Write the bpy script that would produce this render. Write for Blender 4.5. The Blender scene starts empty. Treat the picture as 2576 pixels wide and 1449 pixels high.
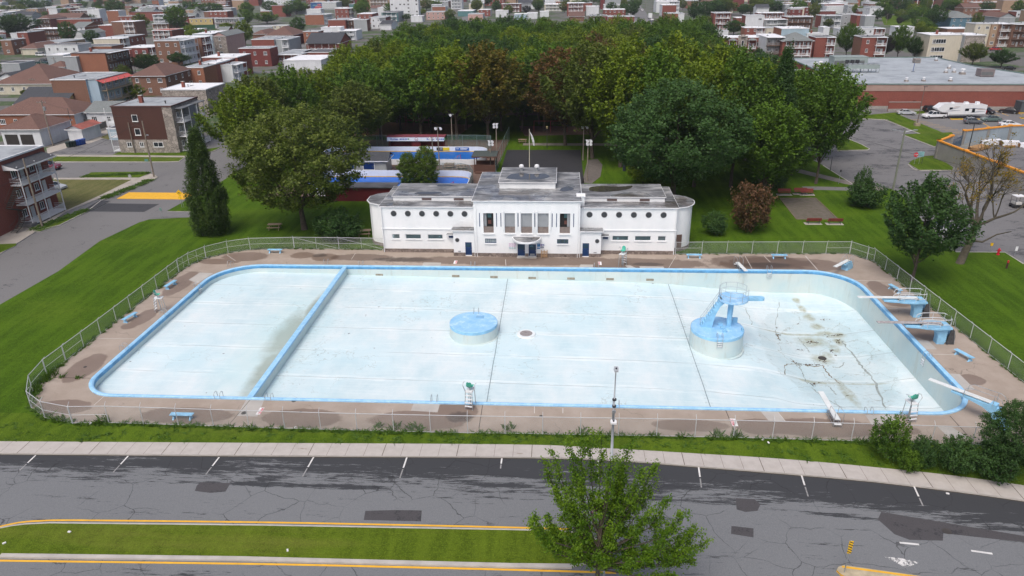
import bpy,math,random
import numpy as np
from mathutils import Vector,Matrix
from mathutils.geometry import tessellate_polygon
# ---------------------------------------------------------------- camera, sky, sun
scene=bpy.context.scene
C=scene.collection
FPX,PITCH,ROLL,YAW,CAM_H=1823.7,math.radians(23.631),math.radians(-0.852),math.radians(3.857),36.0
_f=Vector((-math.sin(YAW)*math.cos(PITCH),math.cos(YAW)*math.cos(PITCH),-math.sin(PITCH)))
_r0=Vector((math.cos(YAW),math.sin(YAW),0));_u0=_r0.cross(_f)
_r=_r0*math.cos(ROLL)+_u0*math.sin(ROLL);_u=-_r0*math.sin(ROLL)+_u0*math.cos(ROLL)
cam_d=bpy.data.cameras.new('camera');cam=bpy.data.objects.new('camera',cam_d);C.objects.link(cam)
m=Matrix((( _r.x,_u.x,-_f.x,0),(_r.y,_u.y,-_f.y,0),(_r.z,_u.z,-_f.z,CAM_H),(0,0,0,1)))
cam.matrix_world=m
cam_d.sensor_width=36;cam_d.lens=36*FPX/2576;cam_d.clip_start=1;cam_d.clip_end=12000
scene.camera=cam
world=bpy.data.worlds.new('World');scene.world=world;world.use_nodes=True
wn=world.node_tree.nodes;wl=world.node_tree.links
for n in list(wn):wn.remove(n)
sky=wn.new('ShaderNodeTexSky');sky.sky_type='NISHITA';sky.sun_disc=False
SUN_EL,SUN_AZ=math.radians(58),math.radians(200)
sky.sun_elevation=SUN_EL;sky.sun_rotation=SUN_AZ
sky.air_density=0.7;sky.dust_density=6.0;sky.ozone_density=1.0
bg=wn.new('ShaderNodeBackground');bg.inputs['Strength'].default_value=0.15
wo=wn.new('ShaderNodeOutputWorld');wl.new(sky.outputs[0],bg.inputs[0]);wl.new(bg.outputs[0],wo.inputs[0])
sd=bpy.data.lights.new('sun','SUN');sd.energy=0.95;sd.angle=math.radians(30);sd.color=(1.0,.97,.93)
sun=bpy.data.objects.new('sun',sd);C.objects.link(sun)
_sv=Vector((math.sin(SUN_AZ)*math.cos(SUN_EL),math.cos(SUN_AZ)*math.cos(SUN_EL),math.sin(SUN_EL)))
sun.rotation_euler=_sv.to_track_quat('Z','Y').to_euler()
scene.view_settings.view_transform='Standard';scene.view_settings.look='None'
scene.view_settings.gamma=1;scene.view_settings.exposure=0.24
cy=scene.cycles;cy.max_bounces=5;cy.diffuse_bounces=3;cy.glossy_bounces=2;cy.transmission_bounces=3;cy.transparent_max_bounces=12
cy.use_denoising=True;cy.caustics_reflective=False;cy.caustics_refractive=False;cy.sample_clamp_indirect=4
# ---------------------------------------------------------------- surveying helpers (photo measurement -> place on the ground)
def ray(u,v):return (u-1288)*_r-(v-724.5)*_u+FPX*_f
def P(u,v,z=0.0):
 d=ray(u,v);t=(z-CAM_H)/d.z
 return Vector((d.x*t,d.y*t,z))
def PY(u,v,y):
 d=ray(u,v);t=y/d.y
 return Vector((d.x*t,y,CAM_H+d.z*t))
def PROJ(x,y,z):
 d=Vector((x,y,z-CAM_H));k=d.dot(_f);return 1288+FPX*d.dot(_r)/k,724.5-FPX*d.dot(_u)/k
CROP={'A':(0,0,.1587),'B':(383.3,0,.1737),'C':(766.7,0,.1736),'D':(1182,0,.2232),'E':(1725,0,.1736),'F':(2108,0,.1815),
  'S':(0,0,.25),'T':(0,319.4,.25),'G':(894.4,287.5,.2646),'H':(1288,319.4,.2501),'J':(1932,287.5,.2721),'U':(1932,0,.25),
  'V':(0,0,1),'c1':(0,607,.3528),'c2':(899.6,607,.3527),'c3':(1661,607,.3552),'L':(0,1054,.5),'R':(1288,1054,.5),
  'K':(958.3,325.8,.124),'Q':(2236.2,210.8,.132)}
def X(c,x,y):a,b,s=CROP[c];return a+s*x,b+s*y
def PC(c,x,y,z=0.0):return P(*X(c,x,y),z)
# ---------------------------------------------------------------- materials
MATS={}
def nodes_of(name):
 mt=bpy.data.materials.new(name);mt.use_nodes=True
 nt=mt.node_tree;b=nt.nodes['Principled BSDF']
 return mt,nt,b
def N(nt,t,**kw):
 n=nt.nodes.new(t)
 for k,v in kw.items():
  if k.startswith('i_'):
   key=k[2:];key=int(key) if key.isdigit() else key.replace('_',' ')
   n.inputs[key].default_value=v
  else:setattr(n,k,v)
 return n
def pos(nt,scale=(1,1,1),rot=(0,0,0)):
 g=N(nt,'ShaderNodeNewGeometry');mp=N(nt,'ShaderNodeMapping')
 mp.inputs['Scale'].default_value=scale;mp.inputs['Rotation'].default_value=rot
 nt.links.new(g.outputs['Position'],mp.inputs[0]);return mp.outputs[0]
def noise(nt,vec,scale,detail=4,rough=.55):
 n=N(nt,'ShaderNodeTexNoise');n.inputs['Scale'].default_value=scale;n.inputs['Detail'].default_value=detail;n.inputs['Roughness'].default_value=rough
 nt.links.new(vec,n.inputs['Vector']);return n.outputs['Fac']
def ramp(nt,fac,stops,interp='LINEAR'):
 r=N(nt,'ShaderNodeValToRGB');r.color_ramp.interpolation=interp
 e=r.color_ramp.elements
 while len(e) < len(stops):e.new(.5)
 for el,(p,c) in zip(e,stops):
  el.position=p;el.color=(*c,1) if len(c) == 3 else c
 nt.links.new(fac,r.inputs[0]);return r.outputs[0]
def step(nt,fac,a,b):return ramp(nt,fac,[(a,(0,0,0)),(b,(1,1,1))])
def mix(nt,fac,a,b,mode='MIX'):
 n=N(nt,'ShaderNodeMix',data_type='RGBA',blend_type=mode)
 for s,val in ((0,fac),(6,a),(7,b)):
  if hasattr(val,'links') or hasattr(val,'is_linked'):nt.links.new(val,n.inputs[s])
  elif isinstance(val,(int,float)):n.inputs[s].default_value=val
  else:n.inputs[s].default_value=(*val,1)
 return n.outputs[2]
def mth(nt,op,a,b=0.0,c=None):
 n=N(nt,'ShaderNodeMath',operation=op)
 for i,val in enumerate((a,b,c)):
  if val is None:continue
  if isinstance(val,(int,float)):n.inputs[i].default_value=val
  else:nt.links.new(val,n.inputs[i])
 return n.outputs[0]
def bump(nt,b,h,strength=.3,dist=.05):
 n=N(nt,'ShaderNodeBump');n.inputs['Strength'].default_value=strength;n.inputs['Distance'].default_value=dist
 nt.links.new(h,n.inputs['Height']);nt.links.new(n.outputs[0],b.inputs['Normal'])
def sc(c,k):return tuple(x*k for x in c)
def plain(name,col,rough=.6,var=.12,scale=1.5,metal=0.0,spec=None):
 key=('plain',name)
 if key in MATS:return MATS[key]
 mt,nt,b=nodes_of(name)
 f=noise(nt,pos(nt),scale,5,.6)
 col2=ramp(nt,f,[(.3,sc(col,1-var)),(.7,sc(col,1+var*.6))])
 nt.links.new(col2,b.inputs['Base Color']);b.inputs['Roughness'].default_value=rough;b.inputs['Metallic'].default_value=metal
 if spec is not None:b.inputs['Specular IOR Level'].default_value=spec
 MATS[key]=mt;return mt
def brick(name,col,dark=.62):
 """masonry: fine courses, per-area tone drift, weathering"""
 key=('brick',name)
 if key in MATS:return MATS[key]
 mt,nt,b=nodes_of(name)
 p=pos(nt)
 br=noise(nt,pos(nt,(4.5,4.5,13)),1.0,2,.8)
 big=noise(nt,p,.35,4)
 c1=ramp(nt,br,[(.32,sc(col,dark)),(.5,col),(.72,sc(col,1.28))])
 c2=mix(nt,ramp(nt,big,[(.35,(0,0,0)),(.7,(.35,.35,.35))]),c1,sc(col,.72))
 sep=N(nt,'ShaderNodeSeparateXYZ');nt.links.new(p,sep.inputs[0])
 w=mth(nt,'FRACT',mth(nt,'MULTIPLY',sep.outputs[2],12.0))
 c3=mix(nt,mth(nt,'MULTIPLY',mth(nt,'LESS_THAN',w,.16),.3),c2,(.32,.29,.27))
 nt.links.new(c3,b.inputs['Base Color']);b.inputs['Roughness'].default_value=.9;b.inputs['Specular IOR Level'].default_value=.2
 MATS[key]=mt;return mt
def siding(name,col,vertical=False,pitch=.22):
 key=('siding',name)
 if key in MATS:return MATS[key]
 mt,nt,b=nodes_of(name)
 p=pos(nt);sep=N(nt,'ShaderNodeSeparateXYZ');nt.links.new(p,sep.inputs[0])
 src=mth(nt,'ADD',sep.outputs[0],sep.outputs[1]) if vertical else sep.outputs[2]
 w=mth(nt,'FRACT',mth(nt,'DIVIDE',src,pitch))
 st=noise(nt,pos(nt,(1.2,1.2,.25)),1.0,5,.65)
 c1=ramp(nt,st,[(.3,sc(col,.82)),(.65,col)])
 c2=mix(nt,mth(nt,'MULTIPLY',mth(nt,'LESS_THAN',w,.14),.35),c1,sc(col,.45))
 nt.links.new(c2,b.inputs['Base Color']);b.inputs['Roughness'].default_value=.55
 bump(nt,b,w,.4,.03)
 MATS[key]=mt;return mt
def roofing(name,col,dirt,amount=.5,wet=0.0):
 key=('roof',name)
 if key in MATS:return MATS[key]
 mt,nt,b=nodes_of(name)
 p=pos(nt)
 a=noise(nt,p,.22,6,.65);a2=noise(nt,pos(nt,(1,3,1)),.9,6,.7)
 c1=mix(nt,step(nt,a,.52-.25*amount+.08,.62),col,dirt)
 c2=mix(nt,mth(nt,'MULTIPLY',step(nt,a2,.45,.7),.45),c1,sc(dirt,.7))
 nt.links.new(c2,b.inputs['Base Color'])
 r=ramp(nt,a,[(.5,(.75,)*3),(.64,(.75-.65*wet,)*3)]);nt.links.new(r,b.inputs['Roughness'])
 MATS[key]=mt;return mt
def shingle(name,col):
 key=('shingle',name)
 if key in MATS:return MATS[key]
 mt,nt,b=nodes_of(name)
 f=noise(nt,pos(nt,(2.2,2.2,9)),1.3,3,.8);g=noise(nt,pos(nt),.3,3)
 c1=ramp(nt,f,[(.3,sc(col,.6)),(.52,col),(.75,sc(col,1.45))])
 c2=mix(nt,ramp(nt,g,[(.4,(0,)*3),(.7,(.4,)*3)]),c1,sc(col,.7))
 nt.links.new(c2,b.inputs['Base Color']);b.inputs['Roughness'].default_value=.9
 MATS[key]=mt;return mt
def glass(name='window_glass',col=(.02,.027,.035)):
 key=('glass',name)
 if key in MATS:return MATS[key]
 mt,nt,b=nodes_of(name)
 f=noise(nt,pos(nt),.9,3)
 nt.links.new(ramp(nt,f,[(.35,sc(col,.6)),(.6,col),(.72,sc(col,5))]),b.inputs['Base Color'])
 b.inputs['Roughness'].default_value=.12;b.inputs['Specular IOR Level'].default_value=.6
 MATS[key]=mt;return mt
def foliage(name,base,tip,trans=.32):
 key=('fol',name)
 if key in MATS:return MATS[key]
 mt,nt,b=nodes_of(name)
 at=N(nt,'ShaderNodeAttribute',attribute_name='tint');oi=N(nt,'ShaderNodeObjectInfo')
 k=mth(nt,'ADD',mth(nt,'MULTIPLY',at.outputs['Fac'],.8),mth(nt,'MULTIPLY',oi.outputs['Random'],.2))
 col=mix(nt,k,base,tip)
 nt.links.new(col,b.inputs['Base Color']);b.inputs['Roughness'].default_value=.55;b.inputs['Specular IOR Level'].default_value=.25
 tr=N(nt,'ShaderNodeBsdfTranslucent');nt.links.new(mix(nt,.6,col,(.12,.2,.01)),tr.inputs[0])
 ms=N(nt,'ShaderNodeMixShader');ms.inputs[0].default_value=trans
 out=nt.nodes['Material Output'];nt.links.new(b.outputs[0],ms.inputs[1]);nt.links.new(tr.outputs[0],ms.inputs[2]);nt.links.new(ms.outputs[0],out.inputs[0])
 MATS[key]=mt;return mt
def grass_mat(name,a,bcol,dry,stretch=(1,1,1),drya=.5):
 mt,nt,b=nodes_of(name)
 p=pos(nt);n1=noise(nt,pos(nt,stretch),.18,5,.6);n2=noise(nt,p,2.2,4,.7);n3=noise(nt,p,9,2,.8)
 c=ramp(nt,n1,[(.3,a),(.7,bcol)])
 c=mix(nt,step(nt,n2,.3,.75),c,sc(a,.62))
 c=mix(nt,mth(nt,'MULTIPLY',step(nt,noise(nt,pos(nt,(1.6,.22,1),(0,0,.5)),.45,4,.6),.42,.6),.45),c,sc(bcol,1.12))
 c=mix(nt,mth(nt,'MULTIPLY',step(nt,noise(nt,pos(nt,stretch),.09,6,.7),.52,.72),drya),c,dry)
 c=mix(nt,mth(nt,'MULTIPLY',step(nt,n3,.5,.74),.6),c,sc(bcol,1.75))
 c=mix(nt,mth(nt,'MULTIPLY',step(nt,noise(nt,p,5,3,.8),.54,.72),.55),c,sc(a,.5))
 nt.links.new(c,b.inputs['Base Color']);b.inputs['Roughness'].default_value=.9;b.inputs['Specular IOR Level'].default_value=.1
 bump(nt,b,n3,.8,.12)
 return mt
def crack_mask(nt,scale,width,warp=.6):
 g=N(nt,'ShaderNodeNewGeometry');nz=N(nt,'ShaderNodeTexNoise');nz.inputs['Scale'].default_value=.5;nz.inputs['Detail'].default_value=6
 nt.links.new(g.outputs['Position'],nz.inputs['Vector'])
 s=N(nt,'ShaderNodeVectorMath',operation='SCALE');nt.links.new(nz.outputs['Color'],s.inputs[0]);s.inputs['Scale'].default_value=warp/scale*.6
 ad=N(nt,'ShaderNodeVectorMath',operation='ADD');nt.links.new(g.outputs['Position'],ad.inputs[0]);nt.links.new(s.outputs[0],ad.inputs[1])
 v=N(nt,'ShaderNodeTexVoronoi',feature='DISTANCE_TO_EDGE');v.inputs['Scale'].default_value=scale;nt.links.new(ad.outputs[0],v.inputs['Vector'])
 return mth(nt,'LESS_THAN',v.outputs['Distance'],width*scale)
def asphalt(name,base,dark,amount,stretch=(.16,1,1),cr=.55,cscale=.16,yfade=None,light=None,wsc=.55):
 mt,nt,b=nodes_of(name)
 p=pos(nt)
 big=noise(nt,p,.06,3);fine=noise(nt,p,14,2,.8);wear=noise(nt,pos(nt,stretch),wsc,12,.8)
 c=ramp(nt,fine,[(.3,sc(base,.82)),(.7,sc(base,1.2))])
 c=mix(nt,ramp(nt,big,[(.35,(0,)*3),(.65,(.35,)*3)]),c,light or sc(base,1.25))
 th=mth(nt,'ADD',wear,mth(nt,'MULTIPLY',mth(nt,'SUBTRACT',noise(nt,pos(nt,(stretch[0]*1.3,1.3,1)),5,7,.8),.5),.6))
 if yfade:   # seal coat surviving along the kerb: a band of wear set by distance from the kerb line
  sep=N(nt,'ShaderNodeSeparateXYZ');nt.links.new(p,sep.inputs[0])
  xx=sep.outputs[0];curve=mth(nt,'MULTIPLY',mth(nt,'POWER',mth(nt,'MAXIMUM',mth(nt,'ADD',xx,2.0),0.0),2.0),-.0030)
  d=mth(nt,'SUBTRACT',mth(nt,'ADD',curve,47.8),sep.outputs[1])
  g1=mth(nt,'MAXIMUM',mth(nt,'MULTIPLY',mth(nt,'SUBTRACT',3.2,d),.07),-.09)
  th=mth(nt,'ADD',th,g1)
  ridge=mth(nt,'MULTIPLY',mth(nt,'SUBTRACT',.45,mth(nt,'ABSOLUTE',mth(nt,'SUBTRACT',d,3.9))),.25)
  th=mth(nt,'ADD',th,mth(nt,'MAXIMUM',ridge,0.0))
 c=mix(nt,step(nt,th,.60-.1*amount,.625-.1*amount),c,dark)
 cm=crack_mask(nt,cscale,.022)
 cm2=mth(nt,'MULTIPLY',cm,step(nt,noise(nt,p,.2,2),.42,.55))
 c=mix(nt,mth(nt,'MULTIPLY',cm2,cr),c,sc(dark,.45))
 nt.links.new(c,b.inputs['Base Color']);b.inputs['Roughness'].default_value=.85;b.inputs['Specular IOR Level'].default_value=.3
 bump(nt,b,fine,.3,.02)
 return mt
GLASS=glass()
WHITE=plain('white_trim',(.72,.74,.76),.5,.06)
STEEL=plain('galvanised_steel',(.42,.45,.47),.4,.15,3,.6)
DARK=plain('dark_metal',(.035,.037,.042),.5)
WOODP=plain('weathered_pole_wood',(.22,.19,.155),.9,.3,2)
CONC=plain('concrete',(.42,.40,.37),.9,.18,.8)
BARK=plain('bark',(.075,.06,.045),.95,.4,3)
BLUEP=plain('light_blue_paint',(.27,.55,.78),.55,.22,1.2)
NAVY=plain('navy_paint',(.006,.035,.12),.4,.2)
# ---------------------------------------------------------------- object helpers
def tag(o,label=None,cat=None,group=None,kind=None):
 if label:o['label']=label
 if cat:o['category']=cat
 if group:o['group']=group
 if kind:o['kind']=kind
 return o
def thing(name,label,cat,loc=(0,0,0),rz=0.0,group=None):
 o=bpy.data.objects.new(name,None);C.objects.link(o);o.empty_display_size=.3
 o.location=loc;o.rotation_euler=(0,0,rz)
 return tag(o,label,cat,group)
def copy_tree(o,parent=None):
 c=o.copy();C.objects.link(c)
 if parent:c.parent=parent
 for ch in list(o.children):copy_tree(ch,c)
 return c
def put(proto,used,loc,rz=0.0,label=None,s=None,group=None):
 """the first call moves the proto itself, later ones a copy of it and of its parts"""
 o=copy_tree(proto) if used[0] else proto
 used[0]=True
 o.location=loc;o.rotation_euler=(0,0,rz)
 if s:o.scale=(s,s,s) if isinstance(s,(int,float)) else s
 if label:o['label']=label
 if group:o['group']=group
 return o
class MB:
 """collects shapes of ONE part; build() links them as one mesh object"""
 def __init__(s):s.v=[];s.f=[];s.m=[]
 def add(s,vs,fs,m=0):
  o=len(s.v);s.v += [tuple(v) for v in vs];s.f += [tuple(i+o for i in f) for f in fs];s.m += [m]*len(fs);return s
 def box(s,x0,y0,z0,x1,y1,z1,m=0):
  return s.add([(x0,y0,z0),(x1,y0,z0),(x1,y1,z0),(x0,y1,z0),(x0,y0,z1),(x1,y0,z1),(x1,y1,z1),(x0,y1,z1)],
                     [(0,3,2,1),(4,5,6,7),(0,1,5,4),(1,2,6,5),(2,3,7,6),(3,0,4,7)],m)
 def cbox(s,cx,cy_,cz,sx,sy,sz,m=0,rz=0.0,rx=0.0,ry=0.0):
  M_=Matrix.Translation((cx,cy_,cz)) @ Matrix.Rotation(rz,4,'Z') @ Matrix.Rotation(ry,4,'Y') @ Matrix.Rotation(rx,4,'X')
  vs=[M_ @ Vector((a*sx/2,b_*sy/2,c*sz/2)) for c in (-1,1) for a,b_ in ((-1,-1),(1,-1),(1,1),(-1,1))]
  return s.add(vs,[(0,3,2,1),(4,5,6,7),(0,1,5,4),(1,2,6,5),(2,3,7,6),(3,0,4,7)],m)
 def prism(s,poly,z0,z1,m=0,mside=None):
  n=len(poly);a=sum(poly[i][0]*poly[(i+1) % n][1]-poly[(i+1) % n][0]*poly[i][1] for i in range(n))
  if a < 0:poly=poly[::-1]
  vs=[(p[0],p[1],z0) for p in poly]+[(p[0],p[1],z1) for p in poly]
  tr=tessellate_polygon([[Vector((p[0],p[1],0)) for p in poly]])
  top=[]
  for t in tr:
   A,B,D=(poly[i] for i in t)
   if (B[0]-A[0])*(D[1]-A[1])-(B[1]-A[1])*(D[0]-A[0]) < 0:t=t[::-1]
   top.append(tuple(i+n for i in t))
  s.add(vs,top,m)
  o=len(s.v)-2*n
  for i in range(n):
   j=(i+1) % n;s.f.append((o+i,o+j,o+j+n,o+i+n));s.m.append(m if mside is None else mside)
  return s
 def cyl(s,x,y,z0,z1,r,r2=None,n=16,m=0,cap=True):
  r2=r if r2 is None else r2
  vs=[(x+r*math.cos(2*math.pi*i/n),y+r*math.sin(2*math.pi*i/n),z0) for i in range(n)]
  vs += [(x+r2*math.cos(2*math.pi*i/n),y+r2*math.sin(2*math.pi*i/n),z1) for i in range(n)]
  fs=[(i,(i+1) % n,(i+1) % n+n,i+n) for i in range(n)]
  if cap:fs += [tuple(range(n,2*n)),tuple(range(n-1,-1,-1))]
  return s.add(vs,fs,m)
 def tube(s,pts,r,n=6,m=0,r1=None,cap=True):
  pts=[Vector(p) for p in pts];k=len(pts);r1=r if r1 is None else r1
  vs=[]
  for i,p in enumerate(pts):
   t=(pts[min(i+1,k-1)]-pts[max(i-1,0)]).normalized()
   a=t.cross(Vector((0,0,1)) if abs(t.z) < .95 else Vector((1,0,0))).normalized();b_=t.cross(a)
   rr=r+(r1-r)*i/max(k-1,1)
   vs += [p+a*rr*math.cos(2*math.pi*j/n)+b_*rr*math.sin(2*math.pi*j/n) for j in range(n)]
  fs=[(i*n+j,i*n+(j+1) % n,(i+1)*n+(j+1) % n,(i+1)*n+j) for i in range(k-1) for j in range(n)]
  if cap:fs += [tuple(range(n)),tuple(range((k-1)*n+n-1,(k-1)*n-1,-1))]
  return s.add(vs,fs,m)
 def disc_y(s,x,y,z,r,depth,n=20,m=0):
  """round plate facing -Y"""
  vs=[(x+r*math.cos(2*math.pi*i/n),y,z+r*math.sin(2*math.pi*i/n)) for i in range(n)]
  vs += [(a,y-depth,c) for a,b_,c in vs]
  return s.add(vs,[(i,(i+1) % n,(i+1) % n+n,i+n) for i in range(n)]+[tuple(range(n,2*n))],m)
 def build(s,name,mats,parent=None,world=False,smooth=False,fixn=False):
  me=bpy.data.meshes.new(name)
  off=Vector(parent.location) if (world and parent) else None
  vs=[tuple(Vector(v)-off) for v in s.v] if off else s.v
  me.from_pydata(vs,[],s.f)
  mats=mats if isinstance(mats,(list,tuple)) else [mats]
  for mt in mats:me.materials.append(mt)
  if len(mats) > 1:me.polygons.foreach_set('material_index',s.m)
  if smooth:me.polygons.foreach_set('use_smooth',[True]*len(me.polygons))
  me.update()
  o=bpy.data.objects.new(name,me);C.objects.link(o)
  if parent:o.parent=parent
  return o
def sheet(name,loops,z,mat,kind='structure',thick=0.0,matside=None):
 """flat area with optional holes; thick>0 gives it real kerb sides"""
 loops=[[Vector((p[0],p[1],0)) for p in l] for l in loops]
 flat=[p for l in loops for p in l];tr=tessellate_polygon(loops)
 fs=[]
 for t in tr:
  A,B,D=(flat[i] for i in t)
  fs.append(tuple(t) if (B.x-A.x)*(D.y-A.y)-(B.y-A.y)*(D.x-A.x) > 0 else tuple(t[::-1]))
 b=MB();b.add([(p.x,p.y,z) for p in flat],fs,0)
 if thick:
  n=0
  for l in loops:
   k=len(l);o=len(b.v);b.v += [(p.x,p.y,z) for p in l]+[(p.x,p.y,z-thick) for p in l]
   for i in range(k):j=(i+1) % k;b.f.append((o+i,o+j,o+j+k,o+i+k));b.m.append(1)
 o=b.build(name,[mat,matside or CONC])
 if kind:o['kind']=kind
 return o
def area(name,c,pts,z,mat,thick=0.0,matside=None,kind='structure'):
 return sheet(name,[[PC(c,x,y,z) for x,y in pts]],z,mat,kind,thick,matside)
def offset_line(pts,d):
 """polyline shifted sideways by d (left of its direction is +)"""
 pts=[Vector((p[0],p[1])) for p in pts];out=[]
 for i,p in enumerate(pts):
  t=(pts[min(i+1,len(pts)-1)]-pts[max(i-1,0)]).normalized();out.append((p.x-t.y*d,p.y+t.x*d))
 return out
def ribbon(name,pts,w,z,mat,kind='structure',thick=0.0,off=0.0):
 a=offset_line(pts,off+w/2);b_=offset_line(pts,off-w/2)
 mb=MB();n=len(a)
 mb.add([(x,y,z) for x,y in a]+[(x,y,z) for x,y in b_],[(i,i+n,i+n+1,i+1) for i in range(n-1)])
 if thick:
  for L_ in (a,b_):
   mb.add([(x,y,z) for x,y in L_]+[(x,y,z-thick) for x,y in L_],[(i,i+1,i+1+n,i+n) for i in range(n-1)])
 o=mb.build(name,mat)
 if kind:o['kind']=kind
 return o
def smooth_line(pts,sub=6):
 pts=[Vector((p[0],p[1])) for p in pts];out=[]
 for i in range(len(pts)-1):
  p0,p1,p2,p3=pts[max(i-1,0)],pts[i],pts[i+1],pts[min(i+2,len(pts)-1)]
  for k in range(sub):
   t=k/sub;out.append(.5*((2*p1)+(p2-p0)*t+(2*p0-5*p1+4*p2-p3)*t*t+(3*p1-p0-3*p2+p3)*t**3))
 return out+[pts[-1]]
def text_mesh(body,size,mat,name,depth=.01,parent=None,bold=False):
 cu=bpy.data.curves.new(name,'FONT');cu.body=body;cu.size=size;cu.extrude=depth;cu.align_x='CENTER';cu.align_y='CENTER'
 if bold:cu.offset=size*.02
 t=bpy.data.objects.new(name,cu);C.objects.link(t)
 me=bpy.data.meshes.new_from_object(t.evaluated_get(bpy.context.evaluated_depsgraph_get()));bpy.data.objects.remove(t);bpy.data.curves.remove(cu)
 me.materials.clear();me.materials.append(mat)
 o=bpy.data.objects.new(name,me);C.objects.link(o)
 if parent:o.parent=parent
 return o
RND=random.Random(7)
# ================================================================ GROUND, ROADS, PAVEMENTS
Z_ROAD=-.12
def town_ground():
 mt,nt,b=nodes_of('town_ground')
 p=pos(nt);n1=noise(nt,p,.045,3,.6);n2=noise(nt,p,.5,6,.7);n3=noise(nt,p,5,3,.8)
 c=mix(nt,step(nt,n1,.50,.53),(.115,.112,.11),(.04,.078,.018))
 c=mix(nt,mth(nt,'MULTIPLY',step(nt,n2,.55,.6),.6),c,(.19,.165,.135))
 c=mix(nt,mth(nt,'MULTIPLY',step(nt,n3,.4,.8),.5),c,sc((.1,.1,.07),.6))
 nt.links.new(c,b.inputs['Base Color']);b.inputs['Roughness'].default_value=.95
 return mt
GR_LAWN=grass_mat('mown_lawn',(.036,.086,.0035),(.080,.148,.008),(.12,.15,.02),(.35,1,1),.25)
GR_STRIP=grass_mat('verge_grass',(.040,.088,.005),(.105,.165,.012),(.10,.115,.028),(.12,1,1),.7)
GR_MED=grass_mat('median_grass',(.062,.105,.006),(.11,.16,.012),(.18,.155,.045),(.1,1,1),.8)
GR_DRY=grass_mat('dry_grass',(.10,.12,.035),(.16,.15,.065),(.22,.18,.10),(1,1,1),.8)
AS_ROAD=asphalt('boulevard_asphalt',(.150,.159,.168),(.042,.045,.050),.8,(.10,.9,1),.62,.34,yfade=True,light=(.178,.188,.197),wsc=1.2)
AS_ST=asphalt('street_asphalt',(.15,.15,.152),(.06,.061,.065),-.2,(.5,.5,1),.3,.12)
AS_LOT=asphalt('lot_asphalt',(.155,.155,.158),(.062,.063,.068),.55,(.25,.5,1),.4,.1)
AS_NEW=asphalt('patch_asphalt',(.05,.052,.058),(.035,.036,.04),.2,(1,1,1),.1,.2)
AS_PATCH=asphalt('repair_asphalt',(.062,.06,.064),(.04,.04,.045),.3,(1,1,1),.1,.2)
# pool outline
PX0,PX1,PY0,PY1=-44.9,37.15,56.0,88.4
def rounded(x0,x1,y0,y1,rfl,rfr,rbr,rbl,n=10):
 out=[]
 for cx,cy_,r,a0 in ((x1-rfr,y0+rfr,rfr,-90),(x1-rbr,y1-rbr,rbr,0),(x0+rbl,y1-rbl,rbl,90),(x0+rfl,y0+rfl,rfl,180)):
  for k in range(n+1):
   a=math.radians(a0+90*k/n);out.append((cx+r*math.cos(a),cy_+r*math.sin(a)))
 return out
OUT0=rounded(PX0,PX1,PY0,PY1,3.4,4.2,5.2,5.6)
def grow(d):return rounded(PX0-d,PX1+d,PY0-d,PY1+d,3.4+d,4.2+d,5.2+d,5.6+d)
HOLE=grow(.2)
sheet('ground',[[(-3000,-400),(3000,-400),(3000,3400),(-3000,3400)],HOLE],-.14,town_ground())
UP_SW=[(-700,1105),(-300,1107),(0,1110),(644,1114),(1288,1118),(1498,1126),(1723,1139),(1963,1154),(2188,1174),(2388,1195),(2576,1221),(2900,1272)]
LO_SW=[(-700,1135),(-300,1138),(0,1140),(625,1145),(1288,1149),(1538,1156),(1738,1171),(1988,1191),(2238,1214),(2576,1258),(2900,1315)]
up=smooth_line([P(*a) for a in UP_SW]);lo=smooth_line([P(*a) for a in LO_SW])
sheet('boulevard',[[(p.x,p.y+.5) for p in lo]+[(120,-60),(-120,-60)]],Z_ROAD,AS_ROAD)
# pavement of cast slabs
def slab_mat():
 mt,nt,b=nodes_of('pavement_slabs')
 p=pos(nt);f=noise(nt,p,1.2,6,.7);g=noise(nt,p,25,2,.8)
 c=ramp(nt,f,[(.3,(.37,.345,.32)),(.7,(.47,.445,.42))]);c=mix(nt,mth(nt,'MULTIPLY',g,.25),c,(.33,.31,.29))
 c=mix(nt,mth(nt,'MULTIPLY',step(nt,noise(nt,pos(nt,(.25,1.2,1)),.8,6,.7),.66,.68),.6),c,(.17,.13,.085))
 nt.links.new(c,b.inputs['Base Color']);b.inputs['Roughness'].default_value=.9;return mt
sheet('pavement',[[(p.x,p.y) for p in lo]+[(p.x,p.y) for p in reversed(up)]],.004,slab_mat(),thick=.13)
jl=MB();L_=[0.0]
for i in range(1,len(lo)):L_.append(L_[-1]+(lo[i]-lo[i-1]).length)
def along(line,cum,s):
 for i in range(1,len(line)):
  if cum[i] >= s:t=(s-cum[i-1])/(cum[i]-cum[i-1]);return line[i-1].lerp(line[i],t)
 return line[-1]
Lu=[0.0]
for i in range(1,len(up)):Lu.append(Lu[-1]+(up[i]-up[i-1]).length)
s_=1.0;k=0
while s_ < L_[-1]-1:
 a=along(lo,L_,s_);c=min(up,key=lambda q:abs(q.x-a.x));
 i=min(range(len(up)-1),key=lambda j:abs(up[j].x-a.x) if up[j].x <= a.x else 1e9);t=(a.x-up[i].x)/max(up[i+1].x-up[i].x,1e-3);c=up[i].lerp(up[i+1],min(max(t,0),1))
 w=.055 if k % 4 == 0 else .025
 jl.add([(a.x-w/2,a.y,.008),(a.x+w/2,a.y,.008),(c.x+w/2,c.y,.008),(c.x-w/2,c.y,.008)],[(0,1,2,3)]);s_ += 1.52;k += 1
jl.build('pavement_joint',plain('joint_dirt',(.12,.10,.08),.95))['kind']='structure'
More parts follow.
